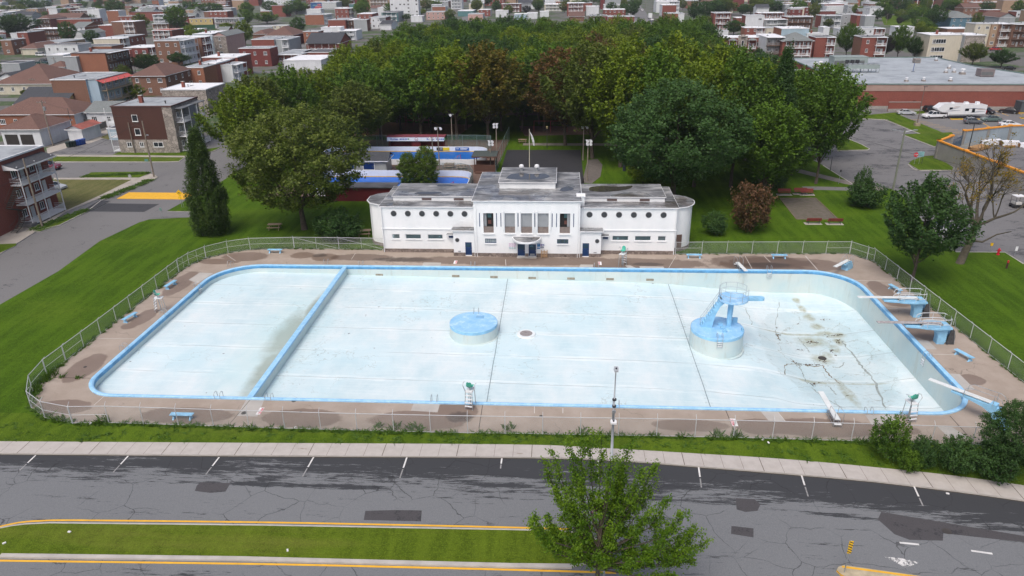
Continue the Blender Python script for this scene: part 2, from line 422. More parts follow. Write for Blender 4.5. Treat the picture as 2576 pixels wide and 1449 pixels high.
# gutter line where the kerb meets the road
ribbon('gutter',[(p.x,p.y) for p in lo],.10,Z_ROAD+.004,plain('gutter_dirt',(.05,.045,.035),.95),off=-.06)
# park lawn with the pool basin cut out of it
right=[PC('J',*a) for a in [(2367,1380),(2200,1275),(2050,1270),(1740,1272),(1650,1230),(1560,1150),(1250,760),(1150,690),(1020,672),(820,668),(510,470)]]
lawn_outer=[(p.x,p.y) for p in up]+[(72,60)]+[(p.x,p.y) for p in right]+[(49,165),(50,215),(52,240),(62,352),(-64,352),(-64,125)]
lft=[PC('T',*a) for a in [(1980,700),(1900,722),(1680,845)]]
lawn_outer += [(p.x,p.y) for p in lft]+[(p.x,p.y) for p in [PC('T',1925,850),PC('T',1925,908),PC('T',1500,930),PC('T',1400,960),PC('T',1000,1150),PC('T',590,1449),P(0,766),P(-250,930)]]
sheet('lawn',[lawn_outer,HOLE],0.0,GR_LAWN,thick=.13)
sheet('verge',[[(p.x,p.y+.02) for p in up]+[(46,50.9)]+[(44,51.2),(-44,51.0),(-47.5,52.6),(-70,53)]],.004,GR_STRIP)
# woodland floor and paths in the park
def soil(name,a,b2,s=.4):
 mt,nt,b=nodes_of(name);p=pos(nt)
 c=ramp(nt,noise(nt,p,s,7,.7),[(.35,a),(.65,b2)]);nt.links.new(c,b.inputs['Base Color']);b.inputs['Roughness'].default_value=.95;return mt
WSOIL=soil('wood_floor',(.05,.06,.025),(.12,.085,.055))
sheet('woodland_floor',[[(-60,200),(45,198),(60,345),(-62,345)]],.004,WSOIL)
SANDM=soil('play_sand',(.30,.18,.09),(.20,.115,.06),1.2)
sheet('play_area',[[(-50,172),(-24,172),(-22,186),(-48,190)]],.008,SANDM)
sheet('swing_area',[[(-8,172),(8,174),(8,184),(-10,184)]],.008,soil('bare_earth',(.16,.10,.08),(.11,.07,.055)))
PATHM=plain('path_gravel',(.20,.18,.16),.95,.3,.7)
ribbon('path',[(-8,163.2),(8,163),(24,161.5),(40,148),(52,132),(57,126.5)],2.4,.012,PATHM)
ribbon('path',[(20,162),(27,172),(38,190)],2.2,.014,PATHM)
ribbon('path',[PC('J',330,684),PC('J',480,684),PC('J',800,692)],2.2,.012,AS_ST)
sheet('sports_court',[[(-11.3,108),(4.8,108),(4.8,157.5),(-11.3,157.5)]],.008,asphalt('court_asphalt',(.030,.031,.036),(.02,.021,.026),.3,(1,1,1),.1,.1))
area('gravel_patch','H',[(705,560),(760,330),(860,320),(910,380),(890,500),(800,570)],.008,soil('grey_gravel',(.15,.135,.125),(.10,.09,.08),1.5))
# petanque court
area('petanque_court','J',[(110,780),(440,775),(648,970),(262,970)],.006,soil('court_gravel',(.14,.12,.105),(.09,.085,.055),1.3))
# deck of the pool
FENCE=[(-24.4,94.9),(-31.0,95.1),(-37.5,95.1),(-43.7,94.5),(-46.4,93.2),(-48.6,91.0),(-49.7,88.3),(-50.0,86.0),(-50.0,83.3),(-50.0,80.3),(-50.0,77.2),(-50.0,74.2),(-50.0,71.2),(-50.0,68.1),
         (-50.05,65.1),(-50.1,62.1),(-50.15,59.2),(-49.5,56.2),(-47.8,53.5),(-45.4,51.9),(-42.4,51.2)]
x=-39.2
while x < 43:FENCE.append((x,51.3+.15*math.sin(x*.1)));x += 3.18
FENCE += [(44.0,51.7),(44.3,54.6)]+[(44.0-(i*.19),57.6+3.15*i) for i in range(0,12)]+[(41.3,93.0),(39.8,95.1),(36.6,95.0),(33.4,94.9),(30.0,94.8),(26.6,94.7),(23.2,94.6),(19.8,94.5),(16.2,94.3)]
def ell_mask(nt,p,ells,warp=.35,ns=.9,soft=.06):
 nf=noise(nt,p,ns,6,.7);acc=None
 wob=mth(nt,'MULTIPLY',mth(nt,'SUBTRACT',nf,.5),warp*2)
 for ex,ey,rx,ry in ells:
  s=N(nt,'ShaderNodeVectorMath',operation='SUBTRACT');nt.links.new(p,s.inputs[0]);s.inputs[1].default_value=(ex,ey,0)
  d=N(nt,'ShaderNodeVectorMath',operation='MULTIPLY');nt.links.new(s.outputs[0],d.inputs[0]);d.inputs[1].default_value=(1/rx,1/ry,0)
  l=N(nt,'ShaderNodeVectorMath',operation='LENGTH');nt.links.new(d.outputs[0],l.inputs[0])
  acc=l.outputs['Value'] if acc is None else mth(nt,'MINIMUM',acc,l.outputs['Value'])
 t=mth(nt,'ADD',acc,wob)
 return ramp(nt,mth(nt,'MULTIPLY',t,.5),[(.5-soft,(1,1,1)),(.5+soft,(0,0,0))])
def deck_mat():
 mt,nt,b=nodes_of('pool_deck_concrete');p=pos(nt)
 f=noise(nt,p,.25,7,.65);g=noise(nt,p,12,3,.8);h=noise(nt,p,.9,6,.7)
 c=ramp(nt,f,[(.3,(.275,.228,.185)),(.5,(.33,.28,.232)),(.7,(.40,.345,.295))])
 c=mix(nt,mth(nt,'MULTIPLY',step(nt,g,.35,.75),.3),c,(.25,.19,.165))
 c=mix(nt,mth(nt,'MULTIPLY',step(nt,h,.58,.72),.35),c,(.22,.165,.135))
 W=[PC('c1',*a) for a in [(605,900),(1030,540),(920,605),(1290,300),(1330,1240),(2150,1260),(450,1180),(1750,110),(2160,100),(2320,115),(1560,145)]]
 R=[(1.5,2.9),(1.1,2.3),(.9,.8),(1.4,4.0),(4.2,1.3),(3.7,1.45),(2.7,1.2),(3.2,1.7),(1.7,1.2),(1.9,1.4),(3,1)]
 W += [PC('c2',*a) for a in [(420,1280),(700,1220)]];R += [(4.3,1.5),(1.9,2.0)]
 W += [PC('c3',*a) for a in [(210,1305),(700,1310),(1130,1320),(1650,1335),(1860,640),(1560,340),(1680,430),(2200,980),(870,165)]];R += [(3.3,.9),(2.0,1.2),(5.2,1.4),(2.2,.8),(1.6,2.1),(1.2,2.6),(1.6,1.4),(1.3,1.0),(8.0,2.6)]
 ells=[(w.x,w.y,*r) for w,r in zip(W,R)]
 wet=ell_mask(nt,p,ells,.28,.8,.015)
 c=mix(nt,mth(nt,'MULTIPLY',wet,.62),c,(.135,.088,.062))
 wet2=ell_mask(nt,p,[(-4.5,91.2,19,1.5),(11,90.6,9,2.0),(27,91.5,7,2.4),(-27,92.0,4.5,1.3)],.5,.5,.04)
 c=mix(nt,mth(nt,'MULTIPLY',wet2,.68),c,(.10,.068,.052))
 dk=ell_mask(nt,p,[(-21,91.3,4,.8),(-33,92.6,1.0,.7),(27.5,90.6,3.2,.9),(12,90.5,2.0,.6),(-8.4,53.6,1.2,.8)],.5,1.6,.08)
 c=mix(nt,mth(nt,'MULTIPLY',dk,.6),c,(.035,.03,.028))
 cr=mth(nt,'MULTIPLY',crack_mask(nt,.14,.02),step(nt,noise(nt,p,.15,2),.5,.56))
 c=mix(nt,mth(nt,'MULTIPLY',cr,.6),c,(.10,.08,.07))
 nt.links.new(c,b.inputs['Base Color'])
 nt.links.new(mth(nt,'SUBTRACT',.9,mth(nt,'MULTIPLY',wet,.45)),b.inputs['Roughness']);bump(nt,b,g,.2,.01);return mt
deck_loop=[(x,y) for x,y in FENCE]
sheet('pool_deck',[deck_loop,HOLE],.010,deck_mat())
PALE=plain('pale_concrete',(.40,.385,.36),.9,.15,.6)
for cr_,pts in [('c1',[(1760,1122),(1885,1128),(1835,1250),(1688,1245)]),('c1',[(1425,222),(1520,228),(1405,300),(1345,275)]),('c2',[(405,1140),(590,1148),(570,1220),(380,1208)]),
                 ('c3',[(700,1192),(820,1198),(890,1275),(765,1268)]),('c3',[(1450,1228),(1650,1232),(1720,1300),(1500,1300)]),('c3',[(1960,1310),(2060,1312),(2190,1395),(2050,1395)]),
                 ('c3',[(1810,700),(1900,705),(1960,765),(1850,765)]),('c3',[(2030,935),(2120,940),(2230,1050),(2130,1060),(2060,1000)]),('c2',[(470,150),(595,152),(590,178),(460,175)]),
                 ('c2',[(1590,165),(1680,166),(1678,188),(1580,186)]),('c2',[(2010,178),(2180,180),(2190,194),(2015,193)]),('c2',[(1905,170),(1945,172),(1990,192),(1930,192)]),('K',[(0,0),(1,0),(0,1)])]:
 if cr_ != 'K':area('concrete_patch',cr_,pts,.014,PALE)
JD=plain('joint_dark',(.085,.07,.06),.95);JL=plain('joint_light',(.55,.53,.50),.9)
for cr_,a,c_,w,mt in [('c1',(385,972),(645,977),.07,JD),('c1',(700,693),(960,697),.05,JL),('c1',(1320,217),(1440,221),.06,JD),('c1',(1090,397),(1330,402),.05,JD),('c1',(1640,1300),(1790,1125),.05,JD),('c1',(670,1170),(760,1090),.05,JL),
                          ('c2',(893,1160),(866,1332),.06,JD),('c2',(1261,1170),(1261,1228),.06,JL),('c2',(1464,1190),(1464,1228),.06,JL),('c3',(460,1190),(535,1370),.07,JD),('c3',(885,1275),(820,1195),.05,JL),
                          ('c3',(2050,1237),(2185,1385),.07,JD),('c3',(1380,278),(1640,283),.08,JL),('c3',(1560,477),(1800,480),.07,JL),('c3',(1028,105),(1118,207),.09,JL),('c3',(600,105),(650,195),.06,JL),('c3',(1905,800),(2120,805),.06,JL),
                          ('c3',(735,105),(780,150),.07,JL),('c3',(110,105),(60,190),.05,JL),('c2',(1055,130),(1058,175),.07,JL),('c1',(1620,100),(1680,140),.06,JL),('c1',(2535,85),(2505,130),.05,JL)]:
 A_,B_=PC(cr_,*a),PC(cr_,*c_);ribbon('deck_joint',[A_,B_],w,.020,mt)
# left street, side street and their verges
sheet('street',[[(-84,-60),(-62,-60),(-62,700),(-84,700)]],Z_ROAD,AS_ST)
area('side_street','T',[(-900,358),(500,352),(1800,350),(1900,345),(1900,500),(1600,500),(1500,560),(540,512),(-900,505)],Z_ROAD+.004,AS_ST)
CW=plain('old_pavement',(.36,.33,.29),.9,.2,.5)
area('grass_verge','T',[(-700,300),(500,296),(1850,305),(1800,343),(1650,348),(500,346),(-700,350)],0,GR_STRIP,.12)
area('pavement','T',[(-700,285),(500,282),(1870,292),(1870,303),(1850,304),(500,295),(-700,299)],.006,CW,.12)
area('lawn','T',[(1130,280),(1240,235),(1900,245),(2230,200),(2140,242),(1880,290)],.0,GR_STRIP,.12)
area('driveway','T',[(490,278),(1130,280),(1235,240),(1180,90),(700,190)],-.02,AS_LOT,.1)
area('lane','T',[(465,215),(1090,25),(1100,90),(860,180),(690,205),(480,270)],-.01,CW,.1)
area('grass_patch','T',[(1010,105),(1100,60),(1230,90),(1100,130)],.0,GR_DRY,.1)
area('grass_verge','T',[(820,508),(920,455),(1450,448),(1512,462),(1400,508)],0,GR_STRIP,.12)
area('pavement','T',[(540,512),(1400,509),(1512,470),(1560,480),(1590,502),(1540,530),(1480,528),(660,850),(440,1000),(170,1170),(-300,1460),(-300,1330),(0,1130),(330,1010),(620,860),(1330,528),(540,526)],0.0,CW,.12)
area('vacant_lot','T',[(545,528),(1325,530),(1000,690),(640,850),(600,800),(560,640)],.002,GR_DRY,.11)
area('grass_verge','T',[(1500,530),(1545,533),(1020,735),(1015,720)],.006,GR_STRIP,.12)
area('grass_verge','T',[(620,930),(870,822),(875,848),(600,985),(400,1050),(340,1048),(440,990)],.006,GR_STRIP,.12)
area('grass_verge','T',[(-300,1330),(0,1178),(165,1172),(160,1192),(0,1265),(-300,1450)],.006,GR_STRIP,.12)
area('driveway','T',[(1000,738),(1105,742),(880,848),(862,818)],.004,AS_NEW,.1)
area('driveway','T',[(-300,1120),(160,1010),(330,1012),(170,1100),(-300,1370)],.004,CW,.1)
area('repair_patch','T',[(1045,768),(1605,775),(1450,855),(885,850)],Z_ROAD+.008,AS_NEW)
area('park_entrance','T',[(1640,848),(2500,840),(2500,905),(1500,915)],-.06,AS_ST)
YEL=plain('yellow_road_paint',(.72,.40,.025),.7,.12,1.5)
WPAINT=plain('white_road_paint',(.62,.62,.61),.7,.2,2)
o=area('speed_hump','T',[(1300,657),(1880,662),(1960,670),(1850,727),(1175,720)],Z_ROAD+.05,YEL,.05,YEL)
for cr_,pts in [('T',[(875,848),(1020,735),(1540,531)]),('T',[(340,1048),(600,985),(875,848)]),('T',[(510,350),(1650,349),(1800,344),(1870,300)]),('T',[(2140,242),(2240,200)])]:
 ribbon('kerb',[PC(cr_,*a) for a in pts],.16,.01,CONC,thick=.13)
# car park to the right
sheet('car_park',[[(44,55),(300,40),(300,214),(44,250)]],Z_ROAD,AS_LOT)
area('car_park_bay','U',[(1300,1130),(2700,1090),(2700,1500),(1985,1330),(1990,1262),(1860,1380)],Z_ROAD+.006,AS_ST)
area('grass_strip','U',[(890,1165),(1300,1130),(1570,1115),(1580,1140),(1330,1160),(1830,1362),(1710,1430),(1600,1449),(1560,1400),(1380,1360),(1530,1345),(1200,1205),(905,1190)],0,GR_STRIP,.12)
area('grass_strip','J',[(1240,185),(1390,178),(1700,165),(1720,195),(1570,272),(1545,298),(1510,290)],.002,GR_STRIP,.12)
area('grass_island','J',[(1300,455),(1330,425),(1450,385),(1545,380),(1712,490),(1705,514),(1400,515)],0,GR_STRIP,.12)
area('grass_island','J',[(640,200),(740,225),(870,280),(940,318),(920,328),(640,335)],0,GR_STRIP,.12)
for cr_,pts in [('J',[(510,472),(820,668)]),('J',[(1296,460),(1340,500),(1385,516)]),('J',[(1400,516),(1600,516)]),('J',[(1240,186),(1540,300)]),('U',[(905,1190),(1165,1200),(1530,1345)]),('J',[(1545,1140),(1640,1225),(1740,1272),(2190,1275),(2367,1385)]),('J',[(740,225),(870,280),(940,318),(920,328),(740,332)])]:
 ribbon('kerb',[PC(cr_,*a) for a in pts],.2,.014,CONC,thick=.13)
for i in range(11):   # yellow bay lines
 a=i/10;u0,v0=1390+a*560,1195+a*165
 A_,B_=PC('U',u0,v0),PC('U',u0+150+a*60,v0+6);ribbon('bay_line',[A_,B_],.14,Z_ROAD+.012,YEL)
for u0,v0,u1,v1 in [(2290,1110,2420,1160),(2180,1130,2330,1160),(2140,1220,2230,1270),(2480,1120,2560,1150)]:
 ribbon('bay_line',[PC('U',u0,v0),PC('U',u1,v1)],.16,Z_ROAD+.012,YEL)
area('storage_yard','J',[(1590,400),(1700,260),(1990,250),(3000,240),(3000,1000),(2420,620)],Z_ROAD+.01,asphalt('yard_asphalt',(.14,.14,.145),(.07,.07,.075),.4,(.3,.6,1),.3,.1))
# boulevard: median, markings, repairs
med=[('L',(0,548)),('L',(60,536)),('L',(125,528)),('L',(250,522)),('L',(1300,533)),('L',(2576,556)),('R',(250,563)),('R',(380,575)),('R',(430,610)),('R',(440,660)),('R',(400,715)),('R',(300,738)),
       ('L',(2576,735)),('L',(1200,700)),('L',(0,685)),('L',(-500,680)),('L',(-500,600))]
sheet('median',[[PC(c_,*a) for c_,a in med]],0,GR_MED,thick=.13)
ribbon('kerb',[PC(c_,*a) for c_,a in med[:12]],.13,.012,CONC,thick=.13)
ribbon('kerb',[PC(c_,*a) for c_,a in med[11:15]],.34,.012,CONC,thick=.13)
ribbon('yellow_line',smooth_line([PC('L',*a,Z_ROAD) for a in [(-120,568),(0,541),(100,521),(200,513),(400,510),(1300,520),(2000,533),(2576,546),(2860,554)]]),.17,Z_ROAD+.008,YEL)
ribbon('yellow_line',smooth_line([PC('L',*a,Z_ROAD) for a in [(-300,708),(0,713),(1300,730),(2000,745),(2576,759),(2960,770),(3100,775)]]),.17,Z_ROAD+.008,YEL)
for c_,a,b_ in [('L',(180,182),(100,258)),('L',(645,186),(570,268)),('L',(1103,192),(1035,280)),('L',(1578,192),(1522,290)),('L',(2047,194),(2012,296)),('L',(2525,198),(2518,250)),
                  ('R',(433,210),(436,310)),('R',(938,236),(953,345)),('R',(1454,275),(1490,390)),('R',(2023,340),(2068,438))]:
 A_,B_=PC(c_,*a,Z_ROAD),PC(c_,*b_,Z_ROAD);M_=A_.lerp(B_,.52)
 ribbon('parking_tick',[A_,M_],.12,Z_ROAD+.008,WPAINT);ribbon('parking_tick',[M_.lerp(B_,.15),B_],.10,Z_ROAD+.008,plain('worn_white_paint',(.27,.27,.27),.8,.4,6))
for a,b_ in [((1950,622),(2048,632)),((2310,663),(2417,678))]:
 ribbon('lane_dash',[PC('R',*a,Z_ROAD),PC('R',*b_,Z_ROAD)],.17,Z_ROAD+.008,WPAINT)
tri=[PC('R',*a,Z_ROAD) for a in [(1872,693),(1955,700),(2052,722),(1982,749)]]
def worn():
 mt,nt,b=nodes_of('worn_arrow_paint');f=noise(nt,pos(nt),5,4,.8);b.inputs['Base Color'].default_value=(.62,.62,.61,1);b.inputs['Roughness'].default_value=.8
 tr=N(nt,'ShaderNodeBsdfTransparent');ms=N(nt,'ShaderNodeMixShader');nt.links.new(step(nt,f,.49,.53),ms.inputs[0]);nt.links.new(tr.outputs[0],ms.inputs[1]);nt.links.new(b.outputs[0],ms.inputs[2]);nt.links.new(ms.outputs[0],nt.nodes['Material Output'].inputs[0]);return mt
sheet('road_arrow',[tri],Z_ROAD+.008,worn())
for c_,pts in [('L',[(1010,318),(1160,322),(1135,365),(1060,372),(980,362),(990,335)]),('L',[(1838,462),(1990,458),(2122,460),(2118,515),(1830,508)]),('R',[(1125,398),(1220,403),(1250,430),(1235,462),(1175,468),(1130,455)]),
    ('R',[(1104,538),(1215,550),(1215,596),(1102,578)]),('R',[(580,402),(678,405),(676,448),(570,446)]),
    ('R',[(1858,467),(2260,535),(2576,588),(2900,650),(2900,690),(2576,620),(2170,575),(2168,612),(2000,608),(1925,580),(1840,505)])]:
 area('repair_patch',c_,pts,Z_ROAD+.004,AS_PATCH)
nose=[PC('R',*a,Z_ROAD) for a in [(1632,768),(1640,752),(1665,742),(2000,790),(2400,850),(2400,950),(1800,860),(1655,790)]]
sheet('traffic_island',[nose],0.02,plain('island_concrete',(.42,.36,.25),.9,.3,1.5),thick=.14,matside=YEL)
ribbon('kerb',[PC('R',*a,0) for a in [(1660,744),(2000,790),(2400,850)]],.16,.03,YEL,thick=.12)
MH=plain('manhole_iron',(.05,.045,.042),.7)
for c_,a,r_ in [('L',(1100,205),.0),('R',(2190,558),.3),('c1',(1740,1225),.25),('c1',(607,897),.16),('c1',(2095,1140),.2),('c2',(1310,1248),.18),('c1',(2143,1218),.14)]:
 if r_:
  q=PC(c_,*a);b=MB();b.cyl(q.x,q.y,-.1 if c_ == 'R' else .012,(Z_ROAD+.012) if c_ == 'R' else .024,r_,n=18);b.build('drain_cover',MH)['kind']='structure'
# ================================================================ POOL BASIN
def floor_z(x,y):
 xs=[-45,-28.5,-28.3,-6.5,8,14.6,22,28,38];zs=[-.78,-1.02,-1.12,-1.45,-1.70,-1.93,-2.6,-3.0,-2.95]
 for i in range(len(xs)-1):
  if x <= xs[i+1]:z=zs[i]+(zs[i+1]-zs[i])*(x-xs[i])/(xs[i+1]-xs[i]);break
 else:z=zs[-1]
 e=max(0,1-max(abs(x-30)/8.5,abs(y-73)/15));return z-1.0*min(1,e*1.5)
def floor_mat():
 mt,nt,b=nodes_of('pool_floor_paint');p=pos(nt)
 sep=N(nt,'ShaderNodeSeparateXYZ');nt.links.new(p,sep.inputs[0]);X_,Y_=sep.outputs[0],sep.outputs[1]
 f=noise(nt,pos(nt,(.6,.35,1)),.45,8,.7);g=noise(nt,pos(nt,(.25,2.5,1)),.8,6,.7);h=noise(nt,p,.1,3)
 c=ramp(nt,f,[(.3,(.45,.60,.65)),(.5,(.56,.675,.71)),(.68,(.65,.72,.74))])
 c=mix(nt,mth(nt,'MULTIPLY',step(nt,g,.5,.68),.4),c,(.72,.80,.81))
 c=mix(nt,ramp(nt,X_,[(0,(0,)*3),(1,(0,)*3)]),c,c)
 # blue worn strips near the back edge and the shallow end
 c=mix(nt,mth(nt,'MULTIPLY',step(nt,h,.46,.62),.35),c,(.50,.71,.78))
 # mottled dirt
 d=noise(nt,pos(nt,(1,1.8,1)),1.6,8,.8)
 dz=ell_mask(nt,p,[(30,73,7,15),(31,66,5,9),(-27,73,2.5,14),(0,79,12,2),(-15,80,10,1.4),(14,76,3,6)],.7,.4,.15)
 c=mix(nt,mth(nt,'MULTIPLY',mth(nt,'MULTIPLY',step(nt,d,.55,.68),dz),.55),c,(.20,.25,.22))
 # slab seams
 wob=mth(nt,'MULTIPLY',mth(nt,'SUBTRACT',noise(nt,p,.3,3),.5),.35);acc=None
 for yy in SEAM_Y:
  t=mth(nt,'ABSOLUTE',mth(nt,'SUBTRACT',mth(nt,'ADD',Y_,wob),yy));acc=t if acc is None else mth(nt,'MINIMUM',acc,t)
 br=step(nt,noise(nt,p,.12,3),.36,.5)
 c=mix(nt,mth(nt,'MULTIPLY',mth(nt,'LESS_THAN',acc,.5),mth(nt,'MULTIPLY',step(nt,noise(nt,pos(nt,(.3,1,1)),.6,5,.7),.45,.6),.5)),c,(.78,.84,.85))
 c=mix(nt,mth(nt,'MULTIPLY',mth(nt,'MULTIPLY',mth(nt,'LESS_THAN',acc,.034),br),.6),c,(.14,.19,.20))
 acc=None
 for xx,ww in ((-6.5,1.0),(14.6,1.0)):
  t=mth(nt,'ABSOLUTE',mth(nt,'SUBTRACT',mth(nt,'ADD',X_,mth(nt,'MULTIPLY',wob,.3)),xx));acc=t if acc is None else mth(nt,'MINIMUM',acc,t)
 c=mix(nt,mth(nt,'MULTIPLY',mth(nt,'LESS_THAN',acc,.042),.8),c,(.09,.14,.18))
 c=mix(nt,mth(nt,'MULTIPLY',mth(nt,'LESS_THAN',acc,.35),mth(nt,'MULTIPLY',step(nt,d,.5,.62),.4)),c,(.25,.33,.33))
 # algae and silt stains
 st=ell_mask(nt,p,[(-30.0,70.5,1.5,5.5),(-29.6,63.5,1.0,5),(-29.3,77.5,.7,4)],.55,.7,.22)
 c=mix(nt,mth(nt,'MULTIPLY',st,.75),c,(.20,.17,.10))
 tq=ell_mask(nt,p,[(-31.0,69,3.2,11)],.4,.5,.35)
 c=mix(nt,mth(nt,'MULTIPLY',tq,.4),c,(.42,.62,.62))
 dr=[PC('c3',*a,-3.6) for a in [(1150,815),(960,440),(1000,490),(1050,540),(1110,595),(1170,640),(1240,650),(1268,690),(1240,740),(1190,785),(900,642),(1050,645),(1100,985),(1420,995),(1330,1070),(1080,690)]]
 R=[(1.1,1.0),(.4,.7),(.5,.8),(.6,.8),(.7,.7),(.9,.6),(1.2,.6),(.6,.9),(.5,.9),(.5,.7),(2.6,.2),(2.6,.22),(2.4,.3),(2.6,.18),(.5,2.6),(1.6,1.2)]
 st2=ell_mask(nt,p,[(a.x,a.y,*r) for a,r in zip(dr,R)],.75,1.0,.18)
 c=mix(nt,mth(nt,'MULTIPLY',mth(nt,'MULTIPLY',st2,.85),step(nt,noise(nt,p,1.3,8,.78),.33,.58)),c,(.31,.30,.17))
 wl_=ell_mask(nt,p,[(29.5,72.5,6.5,11.5)],.25,.35,.012)
 c=mix(nt,mth(nt,'MULTIPLY',wl_,.24),c,(.34,.44,.45))
 sp=mth(nt,'MULTIPLY',step(nt,noise(nt,p,2.4,6,.8),.64,.68),st2);c=mix(nt,sp,c,(.10,.07,.05));c=mix(nt,step(nt,noise(nt,p,1.3,3,.5),.745,.76),c,(.14,.17,.19))
 cm=mth(nt,'MULTIPLY',crack_mask(nt,.1,.05,1.4),step(nt,noise(nt,p,.1,2),.52,.58));c=mix(nt,mth(nt,'MULTIPLY',cm,.45),c,(.26,.30,.28))
 cm=mth(nt,'MULTIPLY',crack_mask(nt,.22,.03,1.2),wl_);c=mix(nt,mth(nt,'MULTIPLY',cm,.5),c,(.20,.22,.18))
 nt.links.new(c,b.inputs['Base Color']);b.inputs['Roughness'].default_value=.55;b.inputs['Specular IOR Level'].default_value=.35
 return mt
def wall_mat():
 mt,nt,b=nodes_of('pool_wall_paint');p=pos(nt)
 s=noise(nt,pos(nt,(1.6,1.6,.25)),1,6,.7);f=noise(nt,p,.3,4)
 c=ramp(nt,f,[(.35,(.47,.60,.62)),(.65,(.57,.64,.62))]);c=mix(nt,mth(nt,'MULTIPLY',step(nt,s,.56,.72),.45),c,(.40,.38,.30))
 nt.links.new(c,b.inputs['Base Color']);b.inputs['Roughness'].default_value=.6;return mt
SEAM_Y=[PC('c1',1500,308,-.8).y,PC('c1',1350,435,-.8).y,PC('c1',1210,575,-.8).y,PC('c1',1020,733,-.8).y,PC('c1',815,915,-.8).y]
pool=thing('swimming_pool','huge empty outdoor swimming pool with pale blue painted floor and blue rim','swimming pool',(-4,72,0))
fb=MB();cols=[]
xs=sorted(set([round(a[0],3) for a in OUT0]+[PX0+.01+i*.85 for i in range(1,96)]))
def yspan(x):
 lo_,hi_=None,None;n=len(OUT0)
 for i in range(n):
  a,b_=OUT0[i],OUT0[(i+1) % n]
  if min(a[0],b_[0])-1e-6 <= x <= max(a[0],b_[0])+1e-6 and abs(a[0]-b_[0]) > 1e-9:
   y=a[1]+(b_[1]-a[1])*(x-a[0])/(b_[0]-a[0]);lo_=y if lo_ is None else min(lo_,y);hi_=y if hi_ is None else max(hi_,y)
 return lo_,hi_
NY=40;loopF=[];loopB=[]
for x in xs:
 if x < PX0 or x > PX1:continue
 if abs(x-PX0) < .002:ya,yb=PY0+3.4,PY1-5.6
 elif abs(x-PX1) < .002:ya,yb=PY0+4.2,PY1-5.2
 else:ya,yb=yspan(x)
 cols.append([(x,ya+(yb-ya)*j/NY) for j in range(NY+1)])
vs=[(x,y,floor_z(x,y)) for col in cols for x,y in col]
fs=[(i*(NY+1)+j,(i+1)*(NY+1)+j,(i+1)*(NY+1)+j+1,i*(NY+1)+j+1) for i in range(len(cols)-1) for j in range(NY)]
fb.add(vs,fs);fb.build('floor',floor_mat(),pool,True,smooth=True)
loop=[c_[0] for c_ in cols]+cols[-1][1:]+[c_[-1] for c_ in reversed(cols[:-1])]+cols[0][1:-1][::-1]
wb=MB();n=len(loop)
wb.add([(x,y,-.3) for x,y in loop]+[(x,y,floor_z(x,y)) for x,y in loop],[(i,(i+1) % n,(i+1) % n+n,i+n) for i in range(n)])
WALLM=wall_mat();wb.build('wall',WALLM,pool,True)
def coping_mat():
 mt,nt,b=nodes_of('coping_paint');p=pos(nt);f=noise(nt,p,1.5,6,.75)
 c=ramp(nt,f,[(.3,(.22,.46,.70)),(.5,(.30,.56,.80)),(.68,(.42,.65,.83))]);nt.links.new(c,b.inputs['Base Color']);b.inputs['Roughness'].default_value=.5;return mt
COPE=coping_mat();COPE2=plain('gutter_paint',(.10,.32,.58),.45,.3,1.2)
prof=[(.42,.0),(.42,.13),(.34,.17),(.12,.17),(0.0,.10),(-.05,-.05),(-.03,-.22),(.02,-.34)]
rings=[grow(d) if d else OUT0 for d,z in prof];n=len(OUT0);cb=MB()
for (d,z),rg in zip(prof,rings):cb.v += [(x,y,z) for x,y in rg]
for k in range(len(prof)-1):
 for i in range(n):
  j=(i+1) % n;cb.f.append((k*n+i,k*n+j,(k+1)*n+j,(k+1)*n+i));cb.m.append(0 if k < 4 else 1)
cb.build('coping',[COPE,COPE2],pool,True)
db=MB();db.box(-28.55,PY0,-1.2,-28.13,PY1,-.02,0);dv=db.build('divider_wall',[WALLM],pool,True)
db=MB();db.box(-28.62,PY0+.02,-.14,-28.06,PY1-.02,.06,0);db.build('divider_cap',COPE,dv)
dv.children[0].location=-Vector(pool.location)
# wall brackets' rust marks and drain
q=PC('c3',1150,815,-3.75);b=MB();b.cyl(q.x,q.y,floor_z(q.x,q.y)-.1,floor_z(q.x,q.y)+.03,.45,n=20);b.build('drain',MH,pool,True)
q=PC('c2',1202,670,-1.6);b=MB();zf=floor_z(q.x,q.y);b.cyl(q.x,q.y,zf-.1,zf+.14,1.15,1.0,n=32,m=0);b.cyl(q.x,q.y,zf+.10,zf+.16,.72,.70,n=32,m=1);b.build('inlet_ring',[plain('white_basin_paint',(.68,.74,.76),.6,.1),plain('silt_grey',(.27,.25,.25),.9,.3,4)],pool,True)
RUST=plain('rusty_stain',(.30,.27,.21),.9,.4,4)
for x_,y_ in [(700,248),(973,255),(1245,262),(1522,266),(1800,270),(2085,275),(155,240)]:
 u_,v_=X('c2',x_,y_);q=PY(u_,v_,88.4);b=MB();b.box(q.x-.5,88.37,q.z-.14,q.x+.5,88.42,q.z+.16);b.build('wall_bracket',RUST,pool,True)
